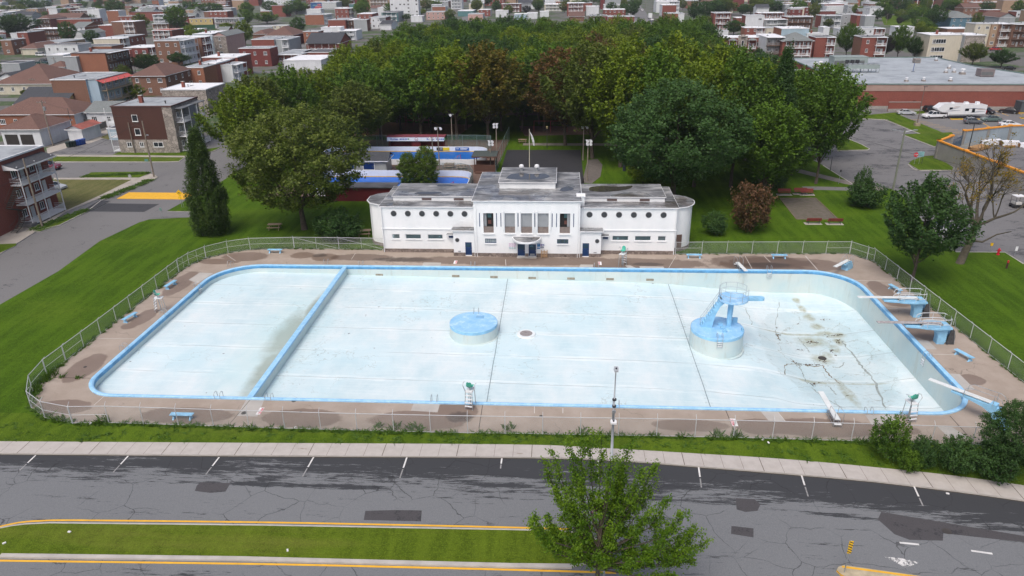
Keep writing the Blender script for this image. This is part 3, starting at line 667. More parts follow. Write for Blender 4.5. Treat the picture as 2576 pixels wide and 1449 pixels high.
# cracks and rotting leaves on the deep floor
def floor_line(pts,w,mt,jit=.12,name='floor_crack'):
 line=smooth_line([PC('c3',*a,-3.4) for a in pts],7);rgc=random.Random(len(pts)*7+int(pts[0][0]));mb=MB();L1,L2=[],[]
 for i,p in enumerate(line):
  t=(line[min(i+1,len(line)-1)]-line[max(i-1,0)]).normalized();o=rgc.uniform(-jit,jit);ww=w*rgc.uniform(.3,1.2)
  for L_,s in ((L1,o+ww/2),(L2,o-ww/2)):x_,y_=p.x-t.y*s,p.y+t.x*s;L_.append((x_,y_,floor_z(x_,y_)+.012))
 n=len(line);mb.add(L1+L2,[(i,i+n,i+n+1,i+1) for i in range(n-1)]);mb.build(name,mt)['kind']='structure'
CKG=plain('crack_grey',(.30,.35,.34),.9,.4,3);CKB=plain('crack_brown',(.20,.16,.10),.9,.4,3)
for pts,w,mt in [([(1290,680),(1380,790),(1450,880),(1530,980),(1590,1180)],.22,CKG),([(1160,850),(1200,910),(1250,950),(1275,980)],.16,CKB),([(890,960),(890,885),(960,855),(1110,852),(1165,845)],.13,CKB),([(985,650),(1020,700),(1060,755)],.12,CKG),
                   ([(820,645),(850,690)],.2,CKB),([(985,855),(1010,920),(1040,985),(1100,1050),(1200,1130),(1310,1185)],.15,CKG),([(1310,825),(1270,862),(1225,856)],.14,CKG),([(845,440),(822,560),(818,640),(850,690)],.08,CKG),([(575,430),(620,530),(650,615)],.10,CKG),([(1200,1000),(1230,1040),(1250,1075)],.12,CKG),([(930,820),(970,870)],.12,CKB),([(1300,430),(1370,470)],.06,CKG)]:floor_line(pts,w,mt)
rgc=random.Random(8);mb=MB()
for cx_,cy_,sx,sy,k in [(1060,685,22,8,14),(1110,690,20,6,10),(1040,850,80,5,46),(1215,752,10,9,12),(1000,745,30,8,12),(980,575,12,3,5),(1170,550,18,3,7),(1250,782,12,3,5),(1265,690,14,14,12),(1090,995,30,12,18),(1330,1085,10,4,4),(825,600,8,30,8),(840,655,18,8,10),(1240,645,60,6,22),(67,325,14,16,14),(1150,825,30,12,10)]:
 for _ in range(k):
  q=PC('c3',rgc.gauss(cx_,sx*.6),rgc.gauss(cy_,sy*.6),-3.5);a=rgc.uniform(0,3);s=rgc.uniform(.05,.17);z=floor_z(q.x,q.y)+.02
  mb.add([(q.x+s*math.cos(a),q.y+s*math.sin(a),z),(q.x-s*.5*math.sin(a),q.y+s*.5*math.cos(a),z+.02),(q.x-s*math.cos(a),q.y-s*math.sin(a),z),(q.x+s*.5*math.sin(a),q.y-s*.5*math.cos(a),z)],[(0,1,2,3)])
mb.build('leaf_litter',plain('rotten_leaves',(.09,.055,.03),.9,.3,3))['kind']='stuff'
# round islands
def island_mat():
 mt,nt,b=nodes_of('island_top_paint');p=pos(nt);f=noise(nt,p,.8,8,.75);g=noise(nt,pos(nt,(.6,2,1)),1.5,6,.8)
 c=ramp(nt,f,[(.35,(.22,.48,.76)),(.55,(.33,.58,.83)),(.62,(.50,.70,.86))]);c=mix(nt,mth(nt,'MULTIPLY',step(nt,g,.62,.68),.5),c,(.10,.27,.42))
 nt.links.new(c,b.inputs['Base Color']);b.inputs['Roughness'].default_value=.45;return mt
ISL=island_mat()
def island(cx,cy_,r,ztop,label):
 t=thing('pool_island',label,'pool island',(cx,cy_,floor_z(cx,cy_)))
 z0=min(floor_z(cx-r,cy_),floor_z(cx+r,cy_),floor_z(cx,cy_))-.2
 b=MB();b.cyl(cx,cy_,z0,ztop-.33,r*1.03,r,n=64,cap=False);b.build('wall',WALLM,t,True,smooth=True)
 b=MB();b.cyl(cx,cy_,ztop-.35,ztop-.02,r+.02,n=64,m=1,cap=False);b.cyl(cx,cy_,ztop-.05,ztop,r+.02,r-.04,n=64,m=0);b.build('top',[ISL,BLUEP],t,True)
 b=MB();b.cyl(cx,cy_,floor_z(cx,cy_-r)-.1,floor_z(cx,cy_-r)+.03,r*1.03+.16,r*1.03+.1,n=64);b.build('base_fillet',WALLM,t,True)
 return t
isl_a=island(-9.25,72.4,2.66,.05,'low round concrete island with bare blue top near the pool centre')
b=MB();b.box(-9.1,73.35,.05,-8.2,74.0,.075);b.build('hatch',plain('hatch_blue',(.2,.42,.66),.5),isl_a,True)
isl_b=island(17.5,71.8,2.8,.12,'tall round concrete island under the concrete diving tower')
for bx,by,sx,sy,h in [(19.6,73.0,.55,.18,.65),(18.0,71.5,.5,.4,.22),(18.1,70.8,.45,.4,.2),(20.0,71.0,.2,.4,.35),(17.9,72.3,.5,.3,.3)]:b=MB();b.box(bx-sx/2,by-sy/2,.12,bx+sx/2,by+sy/2,.12+h);b.build('concrete_stub',BLUEP,isl_b,True)
# diving tower: column, round platform, stair, springboard slab, railings
tw=thing('diving_tower','light blue concrete diving tower with stair and round railed platform','diving tower',(18.8,72.25,.12))
cxp,cyp,zp,rp=18.95,72.3,3.5,1.58
b=MB();b.cyl(18.8,72.25,.12,3.35,.27,.31,n=20);b.build('column',BLUEP,tw,True,smooth=False)
b=MB();b.cyl(cxp,cyp,zp-.2,zp,rp,n=40);b.build('platform',ISL,tw,True)
b=MB();pr=[(20.2,72.05),(22.0,72.1),(22.25,72.25),(22.3,72.5),(22.2,72.75),(22.0,72.85),(20.2,72.85)];b.prism(pr,zp-.3,zp-.02);b.build('jumping_slab',BLUEP,tw,True)
b=MB();nst=11;x0,x1=15.75,17.7;yA,yB=71.75,72.5
prof2=[(x0,.12)]
for k in range(nst):prof2 += [(x0+(x1-x0)*k/nst,.12+(zp-.12)*(k+1)/nst),(x0+(x1-x0)*(k+1)/nst,.12+(zp-.12)*(k+1)/nst)]
under=[(18.5,zp-.2),(18.0,zp-.45),(17.6,zp-.85),(17.35,zp-1.4),(17.1,zp-2.1),(16.9,.12)]
prof2 += under;n=len(prof2)
b.add([(x,yA,z) for x,z in prof2]+[(x,yB,z) for x,z in prof2],[(i,i+n,(i+1) % n+n,(i+1) % n) for i in range(n)])
tri_=tessellate_polygon([[Vector((x,z,0)) for x,z in prof2]])
b.add([(x,yA,z) for x,z in prof2],[tuple(t) for t in tri_]);b.add([(x,yB,z) for x,z in prof2],[tuple(t[::-1]) for t in tri_])
b.build('stair',BLUEP,tw,True)
RAIL=plain('railing_steel',(.40,.45,.50),.4,.1,3,.3)
b=MB()
for hz in (1.15,.6):
 pts=[(cxp+(rp-.06)*math.cos(math.radians(a)),cyp+(rp-.06)*math.sin(math.radians(a)),zp+hz) for a in range(18,172,9)];b.tube(pts,.022,6)
 pts=[(cxp+(rp-.06)*math.cos(math.radians(a)),cyp+(rp-.06)*math.sin(math.radians(a)),zp+hz) for a in range(-162,-12,9)];b.tube(pts,.022,6)
for a in (20,65,110,150,170,-160,-115,-65,-20):b.tube([(cxp+(rp-.06)*math.cos(math.radians(a)),cyp+(rp-.06)*math.sin(math.radians(a)),zp+z) for z in (0,1.16)],.024,6)
b.build('platform_railing',RAIL,tw,True)
b=MB()
for dz in (.55,.95):b.tube([(15.65,72.42,.12+dz),(16.0,72.42,.6+dz),(17.6,72.42,zp-.05+dz)],.02,6)
for k in range(4):xx=15.75+k*.6;zz=.12+(xx-15.75)/1.95*(zp-.12);b.tube([(xx,72.42,zz),(xx,72.42,zz+.95)],.02,6)
b.build('stair_railing',RAIL,tw,True)
# ladders
def ladder_at(x,y,rz,label,zdeck=.15,drop=1.0):
 t=thing('pool_ladder',label,'pool ladder',(x,y,zdeck),rz,'steel pool ladders')
 for sx in (-.27,.27):
  b=MB();arc=[(sx,-.45,0),(sx,-.45,.42)]+[(sx,-.45+.3*(1-math.cos(a)),.42+.16*math.sin(a)) for a in (math.pi/4,math.pi/2,3*math.pi/4)]+[(sx,.15,.42),(sx,.2,-drop)]
  b.tube(arc,.024,6);b.build('handrail',STEEL,t)
 for k in range(3):b=MB();b.box(-.27,.14,-.35-.25*k,.27,.26,-.31-.25*k);b.build('rung',WHITE,t)
 return t
# (local +Y points into the pool)
for i,(c_,a,rz,lb) in enumerate([('c1',(2325,158),math.pi,'steel ladder on the back rim just before the dividing wall'),('c2',(22,172),math.pi,'steel ladder on the back rim just past the dividing wall'),('c2',(822,178),math.pi,'steel ladder on the back rim facing the bare round island'),
                                   ('c2',(1703,188),math.pi,'steel ladder on the back rim beside the small rule placard'),('c3',(773,206),math.pi,'steel ladder on the back rim behind the diving tower'),('c1',(1640,172),math.pi*.87,'steel ladder on the curved back corner of the shallow pool'),
                                   ('c1',(1412,325),-math.pi/2,'steel ladder on the shallow side rim nearest the blue bench by the gate'),('c1',(1175,520),-math.pi/2,'steel ladder on the shallow side rim beside the lifeguard chair'),('c1',(895,768),-math.pi/2,'steel ladder on the shallow side rim nearest the front fence'),
                                   ('c1',(1565,1105),0,'steel ladder on the front rim on the shallow side of the dividing wall'),('c1',(1925,1118),0,'steel ladder on the front rim on the deep side of the dividing wall'),('c2',(550,1130),0,'steel ladder on the front rim near the central lifeguard chair'),
                                   ('c2',(1842,1170),0,'steel ladder on the front rim behind the street lamp'),('c3',(1470,1212),0,'steel ladder on the front rim between springboard and lifeguard chair'),('c3',(1880,820),math.pi/2,'steel ladder on the deep end side rim'),]):
 q=PC(c_,*a,.15);ladder_at(q.x,q.y,rz,lb)
ladder_at(-9.2,74.95,0,'small steel ladder on the bare round island',.05,.9)
ladder_at(17.25,69.1,math.pi,'steel ladder on the side of the diving tower island',.12,1.0)
# ================================================================ DECK FURNITURE
def make_bench():
 t=thing('park_bench','','bench',group='light blue backless benches on the pool deck')
 b=MB()
 for k in range(3):b.box(-.92,-.22+.15*k,.40,.92,-.09+.15*k,.45)
 b.build('seat',BLUEP,t)
 for s in (-1,1):
  b=MB();x=s*.68
  b.add([(x-.06,-.26,0),(x+.06,-.26,0),(x+.06,.26,0),(x-.06,.26,0),(x-.05,-.10,.22),(x+.05,-.10,.22),(x+.05,.10,.22),(x-.05,.10,.22),(x-.05,-.2,.40),(x+.05,-.2,.40),(x+.05,.2,.40),(x-.05,.2,.40)],
              [(0,1,5,4),(1,2,6,5),(2,3,7,6),(3,0,4,7),(4,5,9,8),(5,6,10,9),(6,7,11,10),(7,4,8,11)]);b.build('leg',BLUEP,t)
 return t
bn=make_bench();used=[False]
for c_,a,rz,lb in [('c1',(1963,82),0,'light blue bench on the back deck left of the clubhouse fence gate'),('c1',(1220,325),math.radians(82),'light blue bench on the side deck just behind the lifeguard chair'),
                      ('c1',(930,560),math.radians(78),'light blue bench on the side deck just in front of the lifeguard chair'),('c1',(1303,1265),0,'light blue bench on the front deck inside the wire fence'),
                      ('c3',(238,118),0,'light blue bench on the back deck beside the clubhouse corner'),('c3',(840,120),0,'light blue bench on the back deck between the two low springboards'),
                      ('c3',(1660,352),math.radians(-75),'light blue bench partly behind the farther high springboard'),('c3',(2145,825),math.radians(-68),'light blue bench on the side deck beyond the high springboards')]:
 q=PC(c_,*a);put(bn,used,(q.x,q.y,.01),rz,lb,s=1.12)
GREENP=plain('sea_green_plastic',(.07,.42,.32),.35,.1)
def make_guard_chair():
 t=thing('lifeguard_chair','','lifeguard chair',group='steel lifeguard chairs with green seats')
 for s in (-1,1):
  b=MB();b.tube([(s*.28,-.42,0),(s*.26,-.34,.9),(s*.24,-.28,1.42),(s*.42,-.30,1.9),(s*.44,-.1,2.05),(s*.44,.15,1.95)],.026,7);b.build('side_rail',STEEL,t)
  b=MB();b.tube([(s*.26,.4,0),(s*.24,.3,1.40)],.024,6);b.build('leg',STEEL,t)
 b=MB();b.tube([(0,.05,.1),(0,.0,1.4),(0,0,1.66)],.04,8);b.build('post',STEEL,t)
 b=MB();b.box(-.27,-.34,1.38,.27,.42,1.43);b.build('platform',WHITE,t)
 for k in range(4):b=MB();z=.28+.28*k;y=-.41+.10*k/3;b.box(-.27,y-.07,z,.27,y+.05,z+.035);b.build('step',WHITE,t)
 # moulded shell seat
 b=MB();n=9;vs=[]
 prf=[(.24,1.74),(.20,1.69),(.05,1.68),(-.10,1.69),(-.17,1.75),(-.21,1.92),(-.24,2.08),(-.26,2.18)]
 wid=[.20,.23,.24,.23,.22,.21,.19,.12]
 for (y,z),w in zip(prf,wid):
  for i in range(n):a=-1+2*i/(n-1);vs.append((a*w,y+.05*a*a*(1 if z > 1.8 else .3),z+.07*a*a*(1 if z < 1.8 else .1)))
 k=len(prf);fs=[(i*n+j,i*n+j+1,(i+1)*n+j+1,(i+1)*n+j) for i in range(k-1) for j in range(n-1)]
 b.add(vs,fs);b.add([(x,y-.02,z-.015) for x,y,z in vs],[f[::-1] for f in fs]);b.build('seat',GREENP,t,smooth=True)
 return t
gc=make_guard_chair();used=[False]
for c_,a,rz,lb in [('c2',(806,1182),math.radians(-12),'lifeguard chair on the front deck near the middle of the pool'),('c2',(1888,176),math.radians(150),'lifeguard chair on the back deck in front of the clubhouse'),
                      ('c1',(1148,500),math.radians(-80),'lifeguard chair on the shallow side deck between two blue benches'),('c3',(1755,1262),math.radians(12),'lifeguard chair on the front deck near the deep corner')]:
 q=PC(c_,*a);put(gc,used,(q.x,q.y,.01),rz,lb,s=1.25)
BOARD=plain('springboard_white',(.66,.70,.70),.5,.12,2)
def board(t,pts,w,th=.06,mat=None,name='board'):
 """plank along local X from x0 to x1 at height z"""
 b=MB();b.box(*pts);return b.build(name,mat or BOARD,t)
# low springboards on steel frames (local +X points to the pool)
def low_board(loc,rz,label,L=4.0,h=.62):
 t=thing('springboard',label,'springboard',loc,rz,'low springboards on steel frames')
 board(t,(0,-.24,h,L,.24,h+.06),0)
 b=MB()
 for s in (-1,1):
  b.tube([(.1,s*.3,0),(.1,s*.3,h),(1.6,s*.3,h-.1),(1.6,s*.3,0)],.028,6);b.tube([(.1,s*.3,.2),(1.6,s*.3,.2)],.02,6)
 for x in (.1,1.6):b.tube([(x,-.3,h-.08),(x,.3,h-.08)],.03,6)
 b.build('frame',STEEL,t)
 for s in (-1,1):
  b=MB();b.tube([(-.25,s*.36,0),(-.25,s*.36,h+.75),(-.1,s*.36,h+.88),(.9,s*.36,h+.82),(1.0,s*.36,h+.6),(1.05,s*.36,0)],.024,6);b.build('handrail',STEEL,t)
 b=MB();b.box(-.3,-.3,.3,-.02,.3,.34);b.build('step',WHITE,t)
 return t
q=PC('c3',545,150,.62);p2=PC('c3',608,212,.62);low_board((q.x,q.y,.01),math.atan2(p2.y-q.y,p2.x-q.x),'low springboard on the back deck pointing into the pool',(p2-q).length)
q=PC('c3',1255,1268,.6);p2=PC('c3',1135,1068,.6);low_board((q.x,q.y,.01),math.atan2(p2.y-q.y,p2.x-q.x),'low springboard on the front deck beside the deep corner chair',(p2-q).length)
# short board on a blue concrete block
def side_extrude(mb,prof,ya,yb,m=0):
 n=len(prof);mb.add([(x,ya,z) for x,z in prof]+[(x,yb,z) for x,z in prof],[(i,(i+1) % n,(i+1) % n+n,i+n) for i in range(n)],m)
 tr=tessellate_polygon([[Vector((x,z,0)) for x,z in prof]])
 mb.add([(x,ya,z) for x,z in prof],[tuple(t) for t in tr],m);mb.add([(x,yb,z) for x,z in prof],[tuple(t[::-1]) for t in tr],m)
t=thing('springboard','short springboard on a chunky blue concrete block at the back corner','springboard',(37.35,89.5,.01),math.radians(224))
b=MB();side_extrude(b,[(-.9,0),(.5,0),(.4,.3),(.5,.75),(1.3,.98),(1.3,1.08),(-.5,1.08),(-.5,.8),(-.7,.8),(-.7,.5),(-.9,.5)],-.42,.42);b.build('concrete_base',BLUEP,t)
board(t,(-.3,-.24,1.16,3.2,.24,1.22),0);b=MB();b.cbox(.9,0,1.12,.12,.6,.08);b.cbox(-.2,0,1.12,.12,.6,.08);b.build('fulcrum',DARK,t)
for s in (-1,1):b=MB();b.tube([(-1.0,s*.42,0),(-.75,s*.42,1.7),(-.5,s*.42,1.95),(.4,s*.42,1.75),(.7,s*.42,1.5),(.75,s*.42,1.05)],.024,6);b.tube([(-.2,s*.42,1.1),(-.2,s*.42,1.9)],.022,6);b.build('handrail',STEEL,t)
# two high cantilevered springboards (local +X towards the pool)
FSTEEL0=plain('bright_rail',(.55,.58,.60),.4,.1,3)
def high_board(loc,label,boardmat):
 t=thing('high_springboard',label,'springboard',loc,math.pi,'high springboards on arched concrete stands')
 b=MB();zs=1.9
 prof=[(-.45,0),(.28,0),(.30,.7),(.42,1.2),(.75,1.55),(1.4,1.72),(3.0,1.78),(3.6,zs-.02),(-.6,zs-.02)]
 prof += [(-.6,1.7),(-.45,1.7)]+[(a,z) for k in range(7) for a,z in ((-.62-.0*k+.0,1.62-.22*k),(-.50,1.52-.22*k))]
 side_extrude(b,prof,-.38,.38);b.build('stand',BLUEP,t)
 b=MB();pl=[(-.75,-.8),(.6,-.98),(1.8,-.85),(2.7,-.5),(3.7,-.42),(3.7,.42),(2.7,.5),(1.8,.85),(.6,.98),(-.75,.8)];b.prism(pl,zs-.02,zs+.16);b.build('platform',BLUEP,t)
 b=MB();b.box(.1,-.25,zs+.34,6.5,.25,zs+.40);b.build('board',boardmat,t)
 b=MB();b.box(.0,-.3,zs+.16,.25,.3,zs+.34);b.cbox(2.1,0,zs+.25,.22,.6,.18);b.build('fulcrum',DARK,t)
 for s in (-1,1):
  b=MB()
  for hz in (.55,1.1):b.tube([(-.55,s*.5,zs+hz),(-.45,s*.8,zs+hz),(.6,s*.88,zs+hz),(1.8,s*.78,zs+hz),(2.3,s*.66,zs+hz-.12),(2.4,s*.62,zs+hz-.4)],.036,6)
  for x,y in ((-.5,.72),(.6,.88),(1.8,.78)):b.tube([(x,s*y,zs+.1),(x,s*y,zs+1.1)],.022,6)
  b.build('railing',FSTEEL0,t)
 b=MB()
 for s in (-1,1):b.tube([(-.5,s*.42,zs+1.1),(-1.0,s*.42,zs+.95),(-1.45,s*.42,.1)],.022,6)
 b.build('ladder_rail',STEEL,t)
 b=MB();side_extrude(b,[(-.66,0),(-1.45,0),(-1.4,.9),(-1.25,1.5),(-1.0,1.8),(-.85,1.75),(-.75,1.3),(-.7,.9)],.36,.42);side_extrude(b,[(-.66,0),(-1.45,0),(-1.4,.9),(-1.25,1.5),(-1.0,1.8),(-.85,1.75),(-.75,1.3),(-.7,.9)],-.42,-.36);b.build('side_panel',plain('weathered_board',(.06,.062,.065),.9,.4,3),t)
 for k in range(7):b=MB();b.box(-1.35+.08*k,-.35,.25+.22*k,-1.15+.08*k,.35,.28+.22*k);b.build('step',BLUEP,t)
 return t
high_board((39.55,69.3,.01),'nearer high springboard with grimy board and railed blue platform',plain('grimy_board',(.38,.36,.36),.6,.45,3))
high_board((39.9,75.6,.01),'farther high springboard with clean white board and railed blue platform',BOARD)
# stepped springboard at the deep front corner
q=PC('c3',2360,1240);ang=math.atan2(PC('c3',1958,992,2.0).y-PC('c3',2360,1142,2.0).y,PC('c3',1958,992,2.0).x-PC('c3',2360,1142,2.0).x)
bt=PC('c3',2350,1142,1.9)
t=thing('high_springboard','long springboard on a stepped blue concrete arch at the deep front corner','springboard',(bt.x,bt.y,.01),ang)
b=MB();side_extrude(b,[(-1.45,0),(-.55,0),(-.5,.5),(-.2,1.0),(.5,1.35),(1.6,1.55),(3.1,1.62),(3.1,1.75),(.1,1.75),(.1,1.9),(-.45,1.9),(-.45,1.6),(-.7,1.6),(-.7,1.28),(-.95,1.28),(-.95,.96),(-1.2,.96),(-1.2,.6),(-1.45,.6),(-1.45,.3),(-1.7,.3),(-1.7,0)],-.36,.36);b.build('stand',BLUEP,t)
board(t,(.05,-.25,1.86,5.1,.25,1.93),0)
for s in (-1,1):b=MB();b.tube([(-1.9,s*.42,.0),(-1.3,s*.42,1.6),(-.7,s*.42,2.6),(-.4,s*.42,2.75),(1.7,s*.42,2.7),(2.05,s*.42,2.45),(2.1,s*.42,1.7)],.024,6);b.tube([(-.2,s*.42,1.8),(-.2,s*.42,2.7)],.022,6);b.build('handrail',STEEL,t)
# rule placards painted and standing on the deck
REDP=plain('red_letter_paint',(.55,.03,.06),.6,.1);GREYP=plain('grey_letter_paint',(.3,.32,.34),.6,.1)
def placard(c_,pts,up_x,lines,label):
 q=[PC(c_,*a) for a in pts];cx=sum(a.x for a in q)/4;cy_=sum(a.y for a in q)/4
 w=(q[1]-q[0]).length*.98;l=(q[3]-q[0]).length*.98
 t=thing('floor_sign',label,'sign',(cx,cy_,.016))
 b=MB();b.box(-w/2,-l/2,0,w/2,l/2,.008);b.build('panel',plain('sign_white',(.74,.74,.75),.5,.04),t)
 rot=-math.pi/2 if up_x > 0 else math.pi/2
 for k,(tx,mt,sz,off) in enumerate(lines):
  o=text_mesh(tx,sz,mt,'lettering',.002,t,True);o.rotation_euler=(0,0,rot);o.location=(up_x*off*w,0,.012)
  bb=max(v.co.x for v in o.data.vertices)-min(v.co.x for v in o.data.vertices);k_=min(1.6,l*.82/bb) if k == 0 else min(1.0,l*.5/bb);o.scale=(k_,1,1)
placard('c1',[(1858,1187),(1890,1187),(1852,1237),(1819,1237)],1,[('MARCHEZ',REDP,w_,.2) for w_ in [.34]]+[('S.V.P.',GREYP,.2,-.25)],'white floor placard with red letters on the front deck near the dividing wall')
placard('c3',[(490,1257),(533,1257),(552,1311),(510,1311)],-1,[('MARCHEZ',REDP,.36,.18),('S.V.P.',GREYP,.2,-.28)],'white floor placard with red letters on the front deck beside a long joint')
placard('c2',[(690,138),(713,138),(706,161),(683,161)],1,[('MARCHEZ',REDP,.3,.2)],'small white floor placard with red letters on the back deck by the changing room door')
placard('c2',[(1713,146),(1738,146),(1742,170),(1717,170)],-1,[('MARCHEZ',REDP,.3,.2)],'small white floor placard with red letters on the back deck nearest the clubhouse chair')
# perimeter fence: posts, rails, wire
def chain_mat(name='chain_link',dens=.20,col=(.33,.36,.36)):
 mt,nt,b=nodes_of(name);b.inputs['Base Color'].default_value=(*col,1);b.inputs['Roughness'].default_value=.5
 uv=N(nt,'ShaderNodeNewGeometry');sp=N(nt,'ShaderNodeSeparateXYZ');nt.links.new(uv.outputs['Position'],sp.inputs[0])
 h=mth(nt,'ADD',sp.outputs[0],sp.outputs[1]);h2=mth(nt,'SUBTRACT',sp.outputs[0],sp.outputs[1])
 acc=None
 for hh in (mth(nt,'ADD',h,sp.outputs[2]),mth(nt,'SUBTRACT',h,sp.outputs[2])):
  f=mth(nt,'FRACT',mth(nt,'MULTIPLY',hh,1/.075));w=mth(nt,'LESS_THAN',f,dens*.5);acc=w if acc is None else mth(nt,'MAXIMUM',acc,w)
 tr=N(nt,'ShaderNodeBsdfTransparent');ms=N(nt,'ShaderNodeMixShader');nt.links.new(acc,ms.inputs[0]);nt.links.new(tr.outputs[0],ms.inputs[1]);nt.links.new(b.outputs[0],ms.inputs[2])
 nt.links.new(ms.outputs[0],nt.nodes['Material Output'].inputs[0]);return mt
FSTEEL=plain('fence_steel',(.46,.48,.50),.45,.1,3)
CHAIN=chain_mat(dens=.17);CHAING=chain_mat('green_wire',.3,(.10,.19,.19))
def fence(name,pts,h,label,arm=None,post_r=.035,mesh_mat=None,pmat=None,thick_every=0,cat='fence',z=0.0,midrail=(),gates=()):
 pmat=pmat or FSTEEL;o0=Vector((pts[0][0],pts[0][1],z))
 t=thing(name,label,cat,o0)
 pts=[Vector((p[0],p[1],z)) for p in pts]
 for i,p in enumerate(pts):
  b=MB();r=post_r*1.7 if i in thick_every_set(thick_every) else post_r
  b.cyl(p.x,p.y,z,z+h,r,n=8)
  if arm:
   a=pts[max(i-1,0)];c_=pts[min(i+1,len(pts)-1)];d=(c_-a).normalized();nrm=Vector((-d.y,d.x,0))*arm
   b.tube([(p.x,p.y,z+h),(p.x+nrm.x*.30,p.y+nrm.y*.30,z+h+.30)],.022,5)
  b.build('post',pmat,t,True)
 b=MB();b.tube([p+Vector((0,0,h-.02)) for p in pts],.032,6);b.build('top_rail',pmat,t,True)
 b=MB();b.tube([p+Vector((0,0,.08)) for p in pts],.018,5);b.build('bottom_rail',pmat,t,True)
 for a,c_ in midrail:b=MB();b.tube([p+Vector((0,0,h*.5)) for p in pts[a:c_+1]],.022,5);b.build('brace_rail',pmat,t,True)
 for a,c_ in gates:
  for k in range(a,c_):
   p,q=pts[k],pts[k+1];b=MB();m_=p.lerp(q,.5)
   b.tube([p+Vector((0,0,.1)),q+Vector((0,0,h-.05))],.022,5);b.tube([m_+Vector((0,0,.1)),m_+Vector((0,0,h))],.02,5);b.tube([p+Vector((0,0,h*.5)),q+Vector((0,0,h*.5))],.02,5);b.build('gate_brace',pmat,t,True)
 b=MB();n=len(pts);b.add([(p.x,p.y,z+.04) for p in pts]+[(p.x,p.y,z+h-.02) for p in pts],[(i,i+1,i+1+n,i+n) for i in range(n-1)]);b.build('wire_mesh',mesh_mat or CHAIN,t,True)
 return t
def thick_every_set(s):return s if isinstance(s,(set,tuple,list)) else ()
fence('chain_link_fence',FENCE,1.78,'long galvanised chain link fence all round the pool deck',arm=1,thick_every=(0,2,5,7,15,16,20,len(FENCE)-9,len(FENCE)-8,len(FENCE)-1),midrail=((0,8),(14,21),(len(FENCE)-10,len(FENCE)-7),(len(FENCE)-2,len(FENCE)-1)),gates=((0,1),(1,2),(5,6),(6,7)))
# weeds along the fence foot: one mass nobody could count
def tufts(name,spots,seed,mat,hmin=.12,hmax=.4,per=26,rad=.35):
 rg=np.random.default_rng(seed);vs=[];fs=[];tint=[]
 for (x,y,s) in spots:
  k=int(per*s)+4
  for _ in range(k):
   a=rg.uniform(0,6.283);r_=rad*s*math.sqrt(rg.uniform());h=rg.uniform(hmin,hmax)*s;w=.03+.05*rg.uniform()
   bx,by=x+r_*math.cos(a),y+r_*math.sin(a);dx,dy=rg.normal(0,.12,2);o=len(vs);th=rg.uniform(0,3.14);cx_,cy_=w*math.cos(th),w*math.sin(th)
   vs += [(bx-cx_,by-cy_,0),(bx+cx_,by+cy_,0),(bx+dx+cx_*.6,by+dy+cy_*.6,h*.7),(bx+dx*2,by+dy*2,h)];fs.append((o,o+1,o+2,o+3));tint.append(rg.uniform())
 b=MB();b.add(vs,fs);o=b.build(name,mat);at=o.data.attributes.new('tint','FLOAT','FACE');at.data.foreach_set('value',tint);o['kind']='stuff';return o
WEED=foliage('weed_leaves',(.03,.08,.006),(.09,.17,.02))
rg=random.Random(3);spots=[]
for i in range(len(FENCE)-1):
 a,c_=FENCE[i],FENCE[i+1];L__=math.hypot(c_[0]-a[0],c_[1]-a[1])
 front=a[1] < 56;leftc=a[0] < -45 and a[1] < 64
 for k in range(int(L__*(5 if front or leftc else 3.5))):
  f=rg.random();d=Vector((c_[0]-a[0],c_[1]-a[1])).normalized();off=rg.uniform(-.28,.12)
  s=rg.choice([.35,.45,.5,.6]) if not (front and rg.random() < .05) else rg.uniform(.8,1.2)
  if leftc:s *= 1.3;off += .15
  spots.append((a[0]+(c_[0]-a[0])*f-d.y*off,a[1]+(c_[1]-a[1])*f+d.x*off,s))
for cr_,x,y,s in [('c1',725,1290,1.9),('c2',265,1330,1.5),('c2',150,1322,1.1),('c2',395,1332,1.4),('c2',440,1334,1.1),('c2',1610,1360,1.3),('c2',1080,1330,1.6),('c3',412,1380,1.4),('c3',540,1375,1.5),('c1',360,965,2.2),('c1',300,1000,2.2),('c1',240,1070,2.4),('c1',440,970,.9),('c1',565,975,.8)]:
 q=PC(cr_,x,y);spots.append((q.x,q.y,s))
tufts('weeds',spots,5,WEED,.15,.42,22)
rg2=random.Random(9);spots=[]
for _ in range(260):
 xx=rg2.uniform(-70,45);uy=min(up,key=lambda q:abs(q.x-xx)).y;spots.append((xx,rg2.uniform(uy+.15,51),rg2.uniform(.3,.6)))
for seg in ([PC('T',340,1035),PC('T',870,835)],[PC('T',1030,725),PC('T',1530,532)],[PC('T',830,500),PC('T',1500,465)]):
 for _ in range(120):f=rg2.random();q=seg[0].lerp(seg[1],f);spots.append((q.x+rg2.uniform(-.8,.8),q.y+rg2.uniform(-.6,.6),rg2.uniform(.5,1.2)))
tufts('weeds',spots,6,WEED,.1,.35,14,.5)
LIT=plain('litter_white',(.7,.7,.7),.7)
for k,(c_,x,y) in enumerate([('L',1264,49),('L',1485,44),('L',1447,663),('L',350,570),('L',22,627),('R',1290,121),('R',2193,371),('R',1262,106),('L',456,26)]):
 q=PC(c_,x,y,0);zz=0.01 if c_ != 'R' or y < 200 else Z_ROAD+.01
 b=MB();b.cbox(q.x,q.y,zz+.04,.22,.12,.07,rz=k);tag(b.build('litter',LIT),'scrap of litter lying on the roadside grass','litter','scraps of litter')
